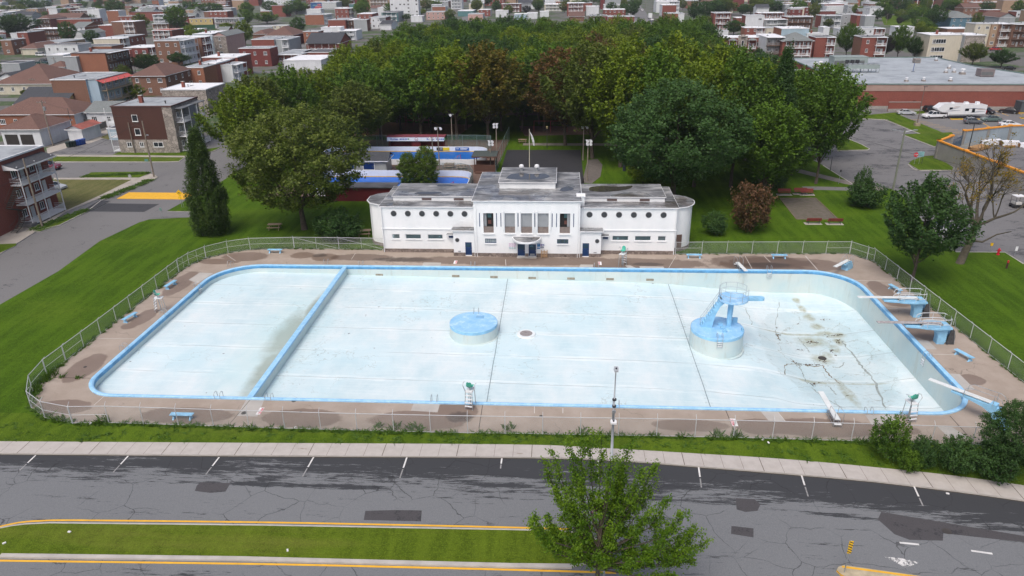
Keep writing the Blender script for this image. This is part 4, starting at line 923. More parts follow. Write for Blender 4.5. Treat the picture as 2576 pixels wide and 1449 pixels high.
# ================================================================ CLUBHOUSE
def stucco():
 mt,nt,b=nodes_of('white_stucco');p=pos(nt);f=noise(nt,pos(nt,(.8,.8,.35)),.7,6,.7);g=noise(nt,p,8,3)
 c=ramp(nt,f,[(.35,(.70,.735,.755)),(.65,(.78,.80,.815))]);nt.links.new(c,b.inputs['Base Color']);b.inputs['Roughness'].default_value=.8;bump(nt,b,g,.15,.01);return mt
ST=stucco()
def stone_mat(name,a,c2,scale=1.6):
 mt,nt,b=nodes_of(name);p=pos(nt);v=N(nt,'ShaderNodeTexVoronoi');v.inputs['Scale'].default_value=scale;nt.links.new(p,v.inputs['Vector'])
 e=N(nt,'ShaderNodeTexVoronoi',feature='DISTANCE_TO_EDGE');e.inputs['Scale'].default_value=scale;nt.links.new(p,e.inputs['Vector'])
 sp=N(nt,'ShaderNodeSeparateColor');nt.links.new(v.outputs['Color'],sp.inputs[0])
 c=ramp(nt,sp.outputs[0],[(0,a),(1,c2)]);c=mix(nt,mth(nt,'LESS_THAN',e.outputs['Distance'],.035),c,sc(a,.55));c=mix(nt,mth(nt,'MULTIPLY',noise(nt,p,5,4),.4),c,sc(a,.6))
 nt.links.new(c,b.inputs['Base Color']);b.inputs['Roughness'].default_value=.9;return mt
STONE=stone_mat('stone_plinth',(.16,.13,.115),(.30,.25,.22),2.2)
def club_roof():
 mt,nt,b=nodes_of('clubhouse_roof_membrane');p=pos(nt)
 a=noise(nt,pos(nt,(1,1.6,1)),.28,7,.68);s=noise(nt,pos(nt,(.35,2.2,1)),.9,7,.72);d=noise(nt,p,.13,4,.5)
 c=ramp(nt,a,[(.34,(.075,.08,.085)),(.47,(.18,.19,.20)),(.57,(.29,.30,.31)),(.68,(.44,.44,.43))])
 c=mix(nt,mth(nt,'MULTIPLY',step(nt,s,.46,.60),.75),c,(.06,.06,.064))
 c=mix(nt,mth(nt,'MULTIPLY',step(nt,d,.58,.6),.5),c,(.07,.055,.045))
 nt.links.new(c,b.inputs['Base Color']);nt.links.new(ramp(nt,d,[(.52,(.6,)*3),(.58,(.08,)*3)]),b.inputs['Roughness']);return mt
CR=club_roof()
club=thing('clubhouse','long white art deco pool clubhouse with round windows and stained flat roofs','pool clubhouse',(-4.15,94.2,0))
BX=-4.15
SHUT=plain('grey_shutter',(.27,.29,.31),.6,.08);BRWN=plain('brown_boards',(.20,.165,.15),.8,.25,3);REC=plain('loggia_shade',(.10,.095,.09),.8,.2)
GL=glass('club_glass',(.05,.085,.095));LOUV=plain('louvre_brown',(.11,.075,.07),.8,.2,4)
def cut_wall(mb,x0,x1,z0,z1,yf,dep,holes,m=0):
 xs=sorted({x0,x1,*[h[0] for h in holes],*[h[1] for h in holes]});zs=sorted({z0,z1,*[h[2] for h in holes],*[h[3] for h in holes]})
 for i in range(len(xs)-1):
  for j in range(len(zs)-1):
   cx,cz=(xs[i]+xs[i+1])/2,(zs[j]+zs[j+1])/2
   if any(h[0] < cx < h[1] and h[2] < cz < h[3] for h in holes):continue
   mb.add([(xs[i],yf,zs[j]),(xs[i+1],yf,zs[j]),(xs[i+1],yf,zs[j+1]),(xs[i],yf,zs[j+1])],[(0,1,2,3)],m)
 for a,c_,d,e in holes:
  mb.add([(a,yf,d),(c_,yf,d),(c_,yf,e),(a,yf,e),(a,yf+dep,d),(c_,yf+dep,d),(c_,yf+dep,e),(a,yf+dep,e)],[(0,4,5,1),(2,6,7,3),(1,5,6,2),(0,3,7,4)],m)
def block(mb,x0,x1,yf,yb,z0,z1,holes=(),dep=.35,m=0):
 """walls of a block; the front is cut by the holes"""
 cut_wall(mb,x0,x1,z0,z1,yf,dep,holes,m)
 mb.add([(x0,yf,z0),(x0,yb,z0),(x0,yb,z1),(x0,yf,z1)],[(0,3,2,1)],m)
 mb.add([(x1,yf,z0),(x1,yb,z0),(x1,yb,z1),(x1,yf,z1)],[(0,1,2,3)],m)
 mb.add([(x0,yb,z0),(x1,yb,z0),(x1,yb,z1),(x0,yb,z1)],[(0,3,2,1)],m)
def roof_slab(name,x0,x1,y0,y1,z,th=.16,ov=.22,mat=None):
 b=MB();b.box(x0-ov,y0-ov,z,x1+ov,y1+ov,z+th*.7,0);b.box(x0-ov+.06,y0-ov+.06,z+th*.7,x1+ov-.06,y1+ov-.06,z+th*.7+.035,1);return b.build(name,[WHITE,mat or CR],club,True)
ops=[(-10.0,-8.62),(-7.1,-5.72),(-4.9,-3.42),(-2.65,-1.2),(.3,1.68)]
mh=[(a,c_,3.42,6.24) for a,c_ in ops]+[(-9.85,-8.3,1.95,2.62),(-.05,1.5,1.95,2.62),(-5.42,-4.4,.1,1.85),(-3.9,-2.88,.1,1.85)]
b=MB();block(b,-11.3,3.0,92.8,107.4,0,7.9,mh,.5)
wl1=[(-23.0,-21.9),(-21.1,-18.9),(-18.0,-15.85)];wing_h=[(a,c_,1.95,2.66) for a,c_ in wl1]
rw=[(8.1,10.35),(11.2,13.5),(14.35,15.45)]
rh=[(PY(*X('H',a,1100),94.2).x,PY(*X('H',c_,1100),94.2).x,1.95,2.66) for a,c_ in ((1008,1173),(1235,1400),(1466,1550))]
block(b,-24.3,-11.3,94.2,104.2,0,6.6,wing_h,.25);block(b,3.0,16.0,94.2,104.2,0,6.6,rh,.25)
block(b,-23.0,-11.35,96.7,103.0,6.6,7.36);block(b,3.05,14.6,96.7,103.0,6.6,7.36)
block(b,-8.2,-.35,98.5,106.6,7.9,8.85)
b.build('wall',ST,club,True)
# rounded east end, faceted west end
b=MB();arc=[(16.0+2.65*math.sin(math.radians(a)),98.4-2.9*math.cos(math.radians(a))) for a in range(0,181,9)];b.prism(arc+[(15.9,101.3),(15.9,95.5)],.5,6.25);b.build('rounded_end',ST,club,True)
b=MB();arc2=[(16.0+2.95*math.sin(math.radians(a)),98.4-3.15*math.cos(math.radians(a))) for a in range(0,181,9)];b.prism(arc2+[(15.9,101.6),(15.9,95.2)],6.25,6.36,0);b.prism([(15.95+(x-15.95)*.97,98.4+(y-98.4)*.97) for x,y in arc2]+[(15.9,101.4),(15.9,95.4)],6.36,6.40,1);b.build('end_roof',[WHITE,CR],club,True)
b=MB();b.prism([(16.0+2.7*math.sin(math.radians(a)),98.4-2.95*math.cos(math.radians(a))) for a in range(0,181,9)]+[(15.9,101.35),(15.9,95.45)],0,.5);b.build('end_plinth',STONE,club,True)
b=MB();b.box(16.02,95.52,.5,16.05,95.9,2.4);b.cbox(16.75,95.6,1.45,.75,.12,1.9,rz=.15);b.build('end_door',plain('brown_door',(.12,.075,.06),.7),club,True)
wb_=[(-24.3,96.0),(-26.3,97.2),(-26.9,98.4),(-26.9,100.2),(-26.1,101.4),(-24.3,102.2)]
b=MB();b.prism(wb_+[(-24.2,102.2),(-24.2,96.0)],.5,6.2);b.build('faceted_end',ST,club,True)
b=MB();g_=[(-24.25+(x+24.25)*1.12,99.1+(y-99.1)*1.1) for x,y in wb_];b.prism(g_+[(-24.2,102.4),(-24.2,95.8)],6.2,6.32,0);b.prism([(-24.25+(x+24.25)*1.07,99.1+(y-99.1)*1.06) for x,y in wb_]+[(-24.2,102.2),(-24.2,96.0)],6.32,6.36,1);b.build('end_roof',[WHITE,CR],club,True)
b=MB();b.prism([(-24.25+(x+24.25)*1.02,99.1+(y-99.1)*1.02) for x,y in wb_]+[(-24.2,102.2),(-24.2,96.0)],0,.5);b.build('end_plinth',STONE,club,True)
# roofs
roof_slab('roof',-11.3,3.0,92.8,107.4,7.9);roof_slab('roof',-24.3,-11.75,94.2,104.2,6.6);roof_slab('roof',3.45,16.0,94.2,104.2,6.6)
roof_slab('roof',-23.0,-11.75,96.7,103.0,7.36,.12,.16);roof_slab('roof',3.45,14.6,96.7,103.0,7.36,.12,.16);roof_slab('roof',-8.2,-.35,98.5,106.6,8.85,.14,.16)
b=MB();b.box(2.6,94.6,6.7,3.6,95.9,8.0);b.box(2.5,94.5,8.0,3.7,96.0,8.12);b.build('chimney_block',ST,club,True)
# plinth, belt mould, pilasters, sills
b=MB();b.box(-24.36,94.13,0,-14.2,94.19,.53);b.box(6.0,94.13,0,16.06,94.19,.53)
for a,c_ in ((-11.33,-5.45),(-4.37,-3.93),(-2.85,3.03)):b.box(a,92.73,0,c_,92.79,.52)
b.build('stone_plinth',STONE,club,True)
b=MB();b.box(-24.4,94.08,3.42,-11.3,94.19,3.52);b.box(3.0,94.08,3.42,16.1,94.19,3.52);b.box(-24.40,94.19,3.42,-24.31,96.2,3.52);b.build('belt_mould',ST,club,True)
for x in (-7.32,-5.52,-5.08,-3.25,-2.82,-1.0):b=MB();b.box(x-.1,92.66,3.9,x+.1,92.79,6.5);b.build('pilaster',ST,club,True)
for x in (-10.5,-8.2,-7.62,-5.3,-3.04,-.72,-.15,2.15):b=MB();b.box(x-.05,92.77,4.35,x+.05,92.795,6.25);b.build('wall_slot',NAVY,club,True)
for a,c_ in ops:b=MB();b.box(a-.12,92.62,3.26,c_+.12,92.795,3.40);b.build('sill',ST,club,True)
for i,(a,c_) in enumerate(ops):
 b=MB();b.box(a,92.95,3.44,c_,93.0,4.28);b.build('balustrade_panel',BRWN,club,True)
 if 0 < i < 4:b=MB();b.box(a,93.02,4.28,c_,93.06,6.22);b.build('roller_shutter',SHUT,club,True)
 else:
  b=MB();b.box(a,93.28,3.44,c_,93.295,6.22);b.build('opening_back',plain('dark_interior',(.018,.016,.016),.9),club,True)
  b=MB();x_=a+.05 if i == 0 else c_-.4;b.box(x_,93.1,4.28,x_+.36,93.15,6.2,0);b.box(a+.55,93.2,5.5,c_-.3,93.24,6.1,1);b.box(a+.6,93.2,4.6,c_-.35,93.24,5.1,2);b.build('inner_frame',[SHUT,plain('teal_frame',(.03,.09,.10),.6),plain('red_brown_board',(.11,.04,.03),.7)],club,True)
# round windows
for side,xs_ in (('w',[-22.5,-20.53,-18.57,-16.6,-14.65,-12.7]),('e',[4.3,6.28,8.26,10.24,12.22,14.2])):
 for x in xs_:
  b=MB();b.disc_y(x,94.2,5.67,.42,.05,28);w=b.build('round_window_frame',plain('grey_frame',(.30,.30,.32),.6),club,True)
  b=MB();b.disc_y(x,94.15,5.67,.375,.012,28);g2=b.build('round_window',plain('dark_mesh',(.035,.04,.045),.5,.2,8),club,True)
def rect_window(x0,x1,z0,z1,y,frame,pane,mull=0,name='window'):
 b=MB();f=.06
 b.box(x0,y-.02,z0,x1,y+.03,z0+f);b.box(x0,y-.02,z1-f,x1,y+.03,z1);b.box(x0,y-.02,z0+f,x0+f,y+.03,z1-f);b.box(x1-f,y-.02,z0+f,x1,y+.03,z1-f)
 for k in range(mull):xm=x0+(x1-x0)*(k+1)/(mull+1);b.box(xm-.02,y-.015,z0+f,xm+.02,y+.025,z1-f)
 w=b.build(name,frame,club,True)
 b=MB();b.box(x0+.02,y+.035,z0+.02,x1-.02,y+.05,z1-.02);o=b.build('pane',pane,w);o.location=-Vector(club.location)
GP=glass('pale_pane',(.10,.13,.135))
for h in wing_h+rh:rect_window(h[0]+.01,h[1]-.01,h[2]+.01,h[3]-.01,94.3,WHITE,GP if (h[1]-h[0]) < 1.5 else GL);b=MB();b.box(h[0]-.08,94.08,h[2]-.09,h[1]+.08,94.195,h[2]-.01);b.build('sill',ST,club,True)
rect_window(-9.84,-8.31,1.96,2.61,92.86,NAVY,glass('bright_pane',(.32,.38,.40)),4);rect_window(-.04,1.49,1.96,2.61,92.86,NAVY,GL,2)
for a,c_ in ((-9.9,-8.25),(-.1,1.55)):b=MB();b.box(a,92.66,1.82,c_,92.795,1.92);b.build('sill',ST,club,True)
for a in (-19.6,-16.0,6.1,10.3):
 x0={-19.6:-18.95,-16.0:-14.45,6.1:6.75,10.3:11.2}[a]
 b=MB();b.box(x0,96.66,6.85,x0+1.35,96.695,7.15);b.build('vent_louvre',LOUV,club,True)
# doors
def door(x0,x1,y,z0=.1,z1=1.84,glassy=False):
 b=MB();b.box(x0,y,z0,x1,y+.06,z1);d=b.build('door',NAVY,club,True)
 b=MB()
 for k in range(4 if glassy else 5):b.box(x0+.12,y-.015,z1-.28-.13*k,x1-.12,y-.002,z1-.20-.13*k)
 o=b.build('louvre',glass('door_slats',(.03,.08,.10)),d);o.location=-Vector(club.location)
 b=MB();b.box(x1-.14,y-.05,.85,x1-.09,y-.002,.95);o=b.build('handle',STEEL,d);o.location=-Vector(club.location)
door(-5.42,-4.4,92.95);door(-3.9,-2.88,92.95)
b=MB();b.box(-3.72,92.93,.16,-3.08,92.947,.42);b.build('kick_plate',STEEL,club,True)
# side porches
for s in (-1,1):
 f=(lambda x:x) if s < 0 else (lambda x:2*BX-x)
 xa,xb=sorted((f(-14.22),f(-11.32)))
 dx0,dx1=sorted((f(-12.62),f(-11.72)))
 b=MB();block(b,xa,xb,92.95,94.19,0,3.66,[(dx0,dx1,.12,2.0)],.12);b.build('porch_wall',ST,club,True)
 b=MB();b.box(xa-.28 if s < 0 else xa+.02,92.66,3.66,xb-.02 if s < 0 else xb+.28,94.19,3.78,0);b.box(xa-.22 if s < 0 else xa+.03,92.72,3.78,xb-.03 if s < 0 else xb+.22,94.19,3.81,1);b.build('porch_roof',[WHITE,CR],club,True)
 b=MB();b.box(xa-.03,92.88,0,dx0,92.94,.5);b.box(dx1,92.88,0,xb,92.94,.5);b.build('stone_plinth',STONE,club,True)
 door(dx0,dx1,93.0,.12,1.98,True)
 b=MB();b.disc_y(f(-13.68),92.95,2.33,.3,.05,24);b.build('round_window_frame',plain('grey_frame',(.3,.3,.32),.6),club,True)
 b=MB();b.disc_y(f(-13.68),92.9,2.33,.26,.012,24);b.build('round_window',plain('dark_mesh',(.03,)*3,.5),club,True)
 hx0,hx1=sorted((f(-15.3),f(-14.24)));b=MB();b.box(hx0,93.45,2.78,hx1,94.07,2.88,0);b.box(hx0+.03,93.48,2.88,hx1-.01,94.07,2.905,1);b.build('small_hood',[WHITE,CR],club,True)
 b=MB();b.box(*([hx0+.3,94.12,2.2,hx1-.1,94.195,2.5]));b.build('small_window',NAVY,club,True)
 b=MB();b.box(f(-11.0)-.0,92.7,0,f(-11.0)+.07,92.78,7.9);b.box(f(-11.32)-.0,92.7,0,f(-11.32)+.07,92.78,3.6) ;b.build('downpipe',WHITE,club,True)
 b=MB();gx=f(-24.2);b.box(gx-.05,94.0,.05,gx+.05,94.08,6.6);b.build('downpipe',WHITE,club,True)
 b=MB();b.box(f(-13.45)-.2,92.90,.62,f(-13.45)+.2,92.947,.74);b.build('wall_vent',SHUT,club,True)
# canopy over the main doors
b=MB();el=[(BX+1.95*math.cos(math.radians(a)),92.79-2.35*math.sin(math.radians(a))) for a in range(0,181,9)];b.prism(el,2.70,2.92,0);b.prism([(BX+(x-BX)*.94,92.79+(y-92.79)*.94) for x,y in el],2.92,2.95,1);b.box(BX-1.9,92.6,2.95,BX+1.9,92.79,3.08,0);b.build('canopy',[WHITE,CR],club,True)
b=MB();b.box(-5.5,92.2,0,-2.8,92.72,.10);b.build('door_step',CONC,club,True)
# notices by the doors
pic=thing('pictogram_sign','white notice with nine round pictograms beside the clubhouse double doors','sign',(-6.12,92.74,1.15))
b=MB();b.box(-.52,0,-.02,.52,.03,.92);b.build('panel',WHITE,pic)
for i in range(9):
 cx,cz=-.33+.33*(i % 3),.74-.3*(i//3);b=MB();col=plain('picto_violet',(.45,.12,.42),.6) if i < 6 else plain('picto_teal',(.03,.30,.33),.6)
 b.disc_y(cx,0,cz,.135,.008,18,0);b.disc_y(cx,-.008,cz,.10,.003,18,1);b.cbox(cx,-.013,cz,.16 if i < 6 else .05,.004,.025 if i < 6 else .11,2 if i != 8 else 3,ry=.78 if i < 6 else 0);b.build('pictogram',[col,WHITE,plain('picto_dark',(.08,.03,.10),.6) if i < 6 else plain('picto_blue',(.02,.12,.35),.6),plain('picto_red',(.3,.01,.03),.6)],pic)
sg=thing('notice_sign','group of blue and white notices beside the clubhouse double doors','sign',(-2.25,92.74,1.2))
b=MB();b.box(-.5,0,0,.52,.02,.80);b.build('backing',WHITE,sg)
SB=plain('sign_blue',(.01,.17,.42),.5)
for x0,z0,x1,z1,mt in [(-.5,.32,-.06,.78,SB),(-.5,.02,-.06,.2,SB),(-.02,.45,.48,.68,plain('sign_mid',(.03,.07,.28),.5)),(-.02,.12,.42,.36,NAVY)]:b=MB();b.box(x0,-.012,z0,x1,-.001,z1);b.build('notice_panel',mt,sg)
for x0,z0,x1,z1,mt in [(.12,.5,.42,.53,WHITE),(.12,.57,.42,.6,WHITE),(.0,.49,.08,.62,REDP),(.05,.2,.12,.29,WHITE),(.17,.2,.24,.29,WHITE),(.29,.2,.36,.29,WHITE),(-.45,.7,-.12,.72,WHITE),(-.45,.6,-.2,.615,WHITE)]:b=MB();b.box(x0,-.018,z0,x1,-.013,z1);b.build('print_line',mt,sg)
# roof ventilators, flagpole
def make_vent():
 t=thing('roof_ventilator','','ventilator',group='turbine ventilators on the clubhouse roof')
 b=MB();b.cyl(0,0,0,.45,.17,n=14);b.build('stack',STEEL,t);b=MB();b.cyl(0,0,.45,.5,.3,n=16);b.cyl(0,0,.5,.62,.26,.24,n=16);b.cyl(0,0,.66,.76,.28,.12,n=16);b.build('cowl',WHITE,t);return t
vt=make_vent();used=[False]
for c_,a,lb in [('H',(96,440),'white roof ventilator on the tower roof, the one facing the shallow side'),('H',(250,440),'white roof ventilator on the tower roof, the one facing the deep side')]:
 q=PC(c_,*a,8.97);put(vt,used,(q.x,q.y,8.97),0,lb,s=1.25)
q=PC('H',188,328,8.95)
fp=thing('flagpole','flagpole with a limp torn white flag at the back of the clubhouse roof','flagpole',(q.x,106.9,7.95));top=PY(*X('H',186,18),106.9).z-7.95
b=MB();b.tube([(0,0,0),(0,0,top)],.07,8,r1=.04);b.build('pole',plain('cream_pole',(.5,.48,.38),.6),fp)
b=MB();vs=[];
for i in range(9):
 t_=i/8;z=top-.35-2.1*t_;w=.06+.35*math.sin(t_*2.6)*(1-.35*t_);vs += [(.04+.55*t_,-.05,z),(.04+.55*t_+w,.04*math.sin(i*2),z-.08)]
b.add(vs,[(2*i,2*i+1,2*i+3,2*i+2) for i in range(8)]);b.build('flag',plain('faded_flag',(.5,.52,.52),.8,.3,3),fp)
def puddle(pts,z,name='roof_puddle'):
 c_=smooth_line(pts+[pts[0]],5)[:-1];o=sheet(name,[[(p.x,p.y) for p in c_]],0,PUD,kind=None);o.parent=club;o.location=Vector((0,0,z))-Vector(club.location)
PUD,nt,bb_=nodes_of('rain_water');bb_.inputs['Base Color'].default_value=(.05,.045,.04,1);bb_.inputs['Roughness'].default_value=.04;bb_.inputs['Specular IOR Level'].default_value=.8
puddle([(-7.4,100.4),(-6.8,102.6),(-5.4,103.2),(-3.6,102.8),(-2.0,103.0),(-1.2,101.4),(-2.4,100.0),(-4.4,99.7),(-6.2,99.8)],9.0)
puddle([(4.4,99.4),(4.6,101.2),(6.4,101.9),(9.0,101.6),(10.6,102.0),(10.0,100.4),(8.0,99.2),(6.0,98.9)],7.51)
puddle([(-20.2,97.6),(-19.4,98.4),(-17.0,98.6),(-16.4,97.9),(-18.0,97.4)],7.51);puddle([(-17.6,101.6),(-17.2,102.4),(-15.8,102.4),(-15.4,101.7)],7.51);puddle([(.2,97.4),(.6,99.0),(1.7,99.4),(2.2,98.2),(1.2,97.2)],8.06)
# small things in front of the clubhouse
q=PC('H',323,1330);t=thing('wooden_pallet','stack of wooden pallets leaning on the clubhouse wall','pallet',(q.x,92.55,.01));PW=plain('pallet_wood',(.42,.27,.15),.85,.3,4)
for k in range(5):b=MB();b.box(-.42,-.16,.12+.2*k,.42,-.13,.22+.2*k);b.build('slat',PW,t)
for x in (-.4,0,.4):b=MB();b.box(x-.04,-.12,0,x+.04,.1,1.1);b.build('runner',PW,t)
# ================================================================ TREES AND SHRUBS
F_MID=foliage('leaves_mid_green',(.030,.080,.008),(.13,.235,.018))
F_YG=foliage('leaves_yellow_green',(.060,.115,.005),(.23,.30,.014))
F_DK=foliage('leaves_dark_green',(.020,.058,.014),(.070,.145,.036))
F_OL=foliage('leaves_olive',(.050,.080,.010),(.175,.215,.035))
F_RED=foliage('leaves_red_brown',(.060,.050,.015),(.19,.085,.030))
F_ORG=foliage('leaves_orange_tinged',(.045,.070,.006),(.22,.14,.020))
F_RUST=foliage('leaves_rust',(.07,.042,.020),(.18,.085,.045))
F_CED=foliage('cedar_sprays',(.018,.048,.011),(.075,.125,.022))
F_FRONT=foliage('front_maple_leaves',(.045,.12,.005),(.20,.33,.018),.4)
F_PUR=foliage('leaves_purple',(.015,.012,.018),(.04,.025,.035))
FOL={'mid':F_MID,'yg':F_YG,'dk':F_DK,'ol':F_OL,'red':F_RED,'org':F_ORG,'rust':F_RUST,'ced':F_CED,'pur':F_PUR,'clip':foliage('clipped_sprays',(.045,.095,.010),(.17,.25,.025))}
def leaf_cloud(name,centers,axes,tints,per,spread,length,leaf,seed,mat,up=.5,taper=.6,aspect=.6):
 """many small leaf faces spread round a set of sprays (centre + axis)"""
 rg=np.random.default_rng(seed);c=np.asarray(centers,float);a=np.asarray(axes,float);a /= np.linalg.norm(a,axis=1)[:,None]
 k=len(c);idx=np.repeat(np.arange(k),per);n=len(idx)
 t=rg.uniform(-.35,1.0,n);w=spread*(1-taper*np.clip(t,0,1))
 sc_=rg.uniform(.7,1.3,k)[idx]
 p=c[idx]+a[idx]*(t*length*sc_)[:,None]+rg.normal(0,1,(n,3))*(w*sc_)[:,None]*np.array([1,1,.8])
 nrm=rg.normal(0,1,(n,3));nrm[:,2]=np.abs(nrm[:,2])+up;nrm += a[idx]*.3;nrm /= np.linalg.norm(nrm,axis=1)[:,None]
 r=rg.normal(0,1,(n,3));x=np.cross(nrm,r);x /= np.linalg.norm(x,axis=1)[:,None];y=np.cross(nrm,x)
 s=leaf*rg.uniform(.6,1.35,n)[:,None]
 v=np.stack([p-x*s,p-y*s*aspect+nrm*s*.12,p+x*s,p+y*s*aspect-nrm*s*.12],1).reshape(-1,3)
 me=bpy.data.meshes.new(name);me.vertices.add(len(v));me.vertices.foreach_set('co',v.ravel().astype(np.float32))
 me.loops.add(4*n);me.loops.foreach_set('vertex_index',np.arange(4*n,dtype=np.int32));me.polygons.add(n);me.polygons.foreach_set('loop_start',np.arange(0,4*n,4,dtype=np.int32))
 me.update(calc_edges=True)
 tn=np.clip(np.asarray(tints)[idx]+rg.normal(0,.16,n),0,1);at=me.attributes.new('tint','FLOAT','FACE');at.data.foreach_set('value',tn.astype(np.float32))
 me.materials.append(mat);return me
def crown_points(seed,R,H,z0,k,kind='maple'):
 rg=random.Random(seed);cs,ax,ti=[],[],[]
 lob=[(rg.uniform(0,6.28),rg.uniform(-.3,.9),rg.uniform(.12,.3)) for _ in range(7)]
 for i in range(k):
  cz=1-2*(i+.5)/k if kind != 'cone' else None
  th=i*2.39996+rg.uniform(-.3,.3)
  if kind == 'cone':
   f=((i+.5)/k)**.8;f=1-f
   rr=R*min(1,1.25*(1-f)**.72)*rg.uniform(.5,1.0);z=z0+H*f
   if f < .15:rr *= .75+1.6*f
   cs.append((rr*math.cos(th),rr*math.sin(th),z));ax.append((.35*math.cos(th),.35*math.sin(th),1));ti.append(rg.uniform(.15,.75));continue
  sr=math.sqrt(max(0,1-cz*cz));b_=1.0
  for la,lz,lw in lob:b_ += lw*max(0,math.cos(th-la))**3*max(0,1-abs(cz-lz)*1.6)
  shell=rg.choice([1,1,1,.9,.72,.5])
  px,py,pz=sr*math.cos(th)*b_*shell,sr*math.sin(th)*b_*shell,cz*(.75+.25*b_)*shell
  if kind == 'maple':pz=pz if pz > 0 else pz*.9
  prof_=1.0-.28*max(0,pz)**1.5 if kind == 'maple' else 1.0
  cs.append((px*R*prof_*.86,py*R*prof_*.86,z0+H*.5+pz*H*.46))
  upw=1.15 if kind == 'maple' else .45
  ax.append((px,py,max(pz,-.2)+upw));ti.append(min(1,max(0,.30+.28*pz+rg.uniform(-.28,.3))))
 return cs,ax,ti
def trunk_part(parent,H,z0,R,r0,seed,limbs=7,mat=None):
 rg=random.Random(seed);b=MB();wob=[(0,0,-.1),(rg.uniform(-.15,.15),rg.uniform(-.15,.15),z0*.55),(rg.uniform(-.3,.3),rg.uniform(-.3,.3),z0+H*.25),(rg.uniform(-.4,.4),rg.uniform(-.4,.4),z0+H*.7)]
 b.tube(wob,r0,8,r1=r0*.25)
 for i in range(limbs):
  a=i*2.4+rg.uniform(-.4,.4);zz=z0*(.75+.5*rg.random());L_=R*rg.uniform(.45,.75)
  b.tube([(0,0,zz),(L_*.4*math.cos(a),L_*.4*math.sin(a),zz+H*.13),(L_*math.cos(a),L_*math.sin(a),zz+H*rg.uniform(.28,.5))],r0*.42,6,r1=r0*.1)
 return b.build('trunk',mat or BARK,parent,smooth=True)
PROTO={}
def proto_tree(key,name,kind,R,H,z0,k,per,leaf,spread,length,seed,r0=.28,mat='mid',aspect=.6):
 t=thing(name,'','tree');cs,ax,ti=crown_points(seed,R,H,z0,k,kind)
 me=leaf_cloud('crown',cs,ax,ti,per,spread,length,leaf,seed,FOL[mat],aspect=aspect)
 cr=bpy.data.objects.new('crown',me);C.objects.link(cr);cr.parent=t
 trunk_part(t,H,z0,R,r0,seed)
 PROTO[key]=dict(o=t,R=R,H=H+z0,used=[False],mats={})
 return t
for s in range(5):proto_tree(('maple',s),'maple_tree','maple',5.2,11.5,3.2,210,95,.20,.34,1.7,40+s,.3)
for s in range(3):proto_tree(('broad',s),'leafy_tree','round',7.5,13.0,3.0,420,100,.165,.50,.95,60+s,.42,'ol')
for s in range(2):proto_tree(('cedar',s),'cedar_tree','cone',3.2,14.6,.2,560,90,.12,.30,.95,70+s,.22,'ced',.5)
proto_tree(('clip',0),'clipped_cedar','round',1.9,8.4,-1.5,320,110,.09,.2,.6,79,.12,'clip',.5)
for s in range(6):proto_tree(('far',s),'town_tree','maple' if s % 2 else 'round',4.6,8.2,1.6,80,60,.30,.55,1.0,80+s,.25)
for s in range(3):proto_tree(('bush',s),'shrub','round',1.6,2.5,.1,90,62,.088,.22,.42,90+s,.05)
def depth(p):return (Vector((p.x,p.y,p.z))-Vector((0,0,CAM_H))).dot(_f)
def place(key,loc,h,r,mat,label,name=None,cat=None,group=None,rz=None,flat=None):
 pr=PROTO[key]
 if pr['used'][0]:o=copy_tree(pr['o'])
 else:o=pr['o'];pr['used'][0]=True
 o.location=loc;o.rotation_euler=(0,0,RND.uniform(0,6.28) if rz is None else rz);sx=r/pr['R'];sz=h/pr['H'];o.scale=(sx,sx,sz)
 if name:o.name=name
 for c in o.children:
  if c.name.split('.')[0] == 'crown':
   mk=pr['mats'].get(mat)
   if mk is None:
    if not pr['mats']:mk=c.data;mk.materials[0]=FOL[mat]
    else:mk=c.data.copy();mk.materials[0]=FOL[mat]
    pr['mats'][mat]=mk
   c.data=mk
 o['label']=label
 if cat:o['category']=cat
 if group:o['group']=group
 elif 'group' in o.keys():del o['group']
 return o
def tree_px(key,bu,bv,tv,hw,mat,label,cc=True,**kw):
 q=P(bu,bv,0)
 if cc:q.x=PY(bu,bv*.45+tv*.55,q.y).x
 h=PY(bu,tv,q.y).z;r=hw*.92*depth(q)/FPX
 return place(key,(q.x,q.y,0),h*(.94 if key[0] == 'broad' else .93 if key[0] == 'maple' else 1),r,mat,label,**kw)
# single trees near the pool
tree_px(('cedar',0),536,588,332,54,'ced','tall dark cedar beside the street at the lawn corner',name='cedar_tree',cc=False)
tree_px(('broad',0),766,577,258,166,'ol','very broad olive green tree on the lawn beside the clubhouse',name='broad_tree',rz=1.0,cc=False)
tree_px(('bush',0),850,600,535,58,'dk','dark low shrub between the broad tree and the clubhouse',name='shrub',cat='shrub')
tree_px(('clip',0),1026,462,385,25,'clip','shorter of the two clipped cedars behind the clubhouse',name='cedar_tree')
tree_px(('clip',0),1070,462,370,30,'clip','taller of the two clipped cedars behind the clubhouse',name='cedar_tree')
tree_px(('broad',1),1705,512,190,172,'dk','huge dark green tree right behind the rounded end of the clubhouse',name='dark_broad_tree',rz=2.2)
tree_px(('maple',0),1935,512,255,98,'mid','dense yellowish maple leaning over the petanque benches',name='maple_tree')
tree_px(('maple',1),2052,462,172,76,'mid','tall maple with bare lower trunk at the car park edge',name='maple_tree',cc=False)
tree_px(('cedar',1),1962,470,132,52,'dk','tall pointed dark tree behind the car park maple',name='pointed_tree')
tree_px(('bush',1),1893,582,468,50,'rust','small rust brown ornamental tree on the lawn',name='rust_shrub',cat='shrub')
tree_px(('bush',2),1800,590,538,30,'dk','small dark bush beside the rust brown ornamental tree',name='shrub',cat='shrub')
tree_px(('bush',0),1618,462,402,38,'yg','yellow green bush behind the clubhouse roof',name='shrub',cat='shrub')
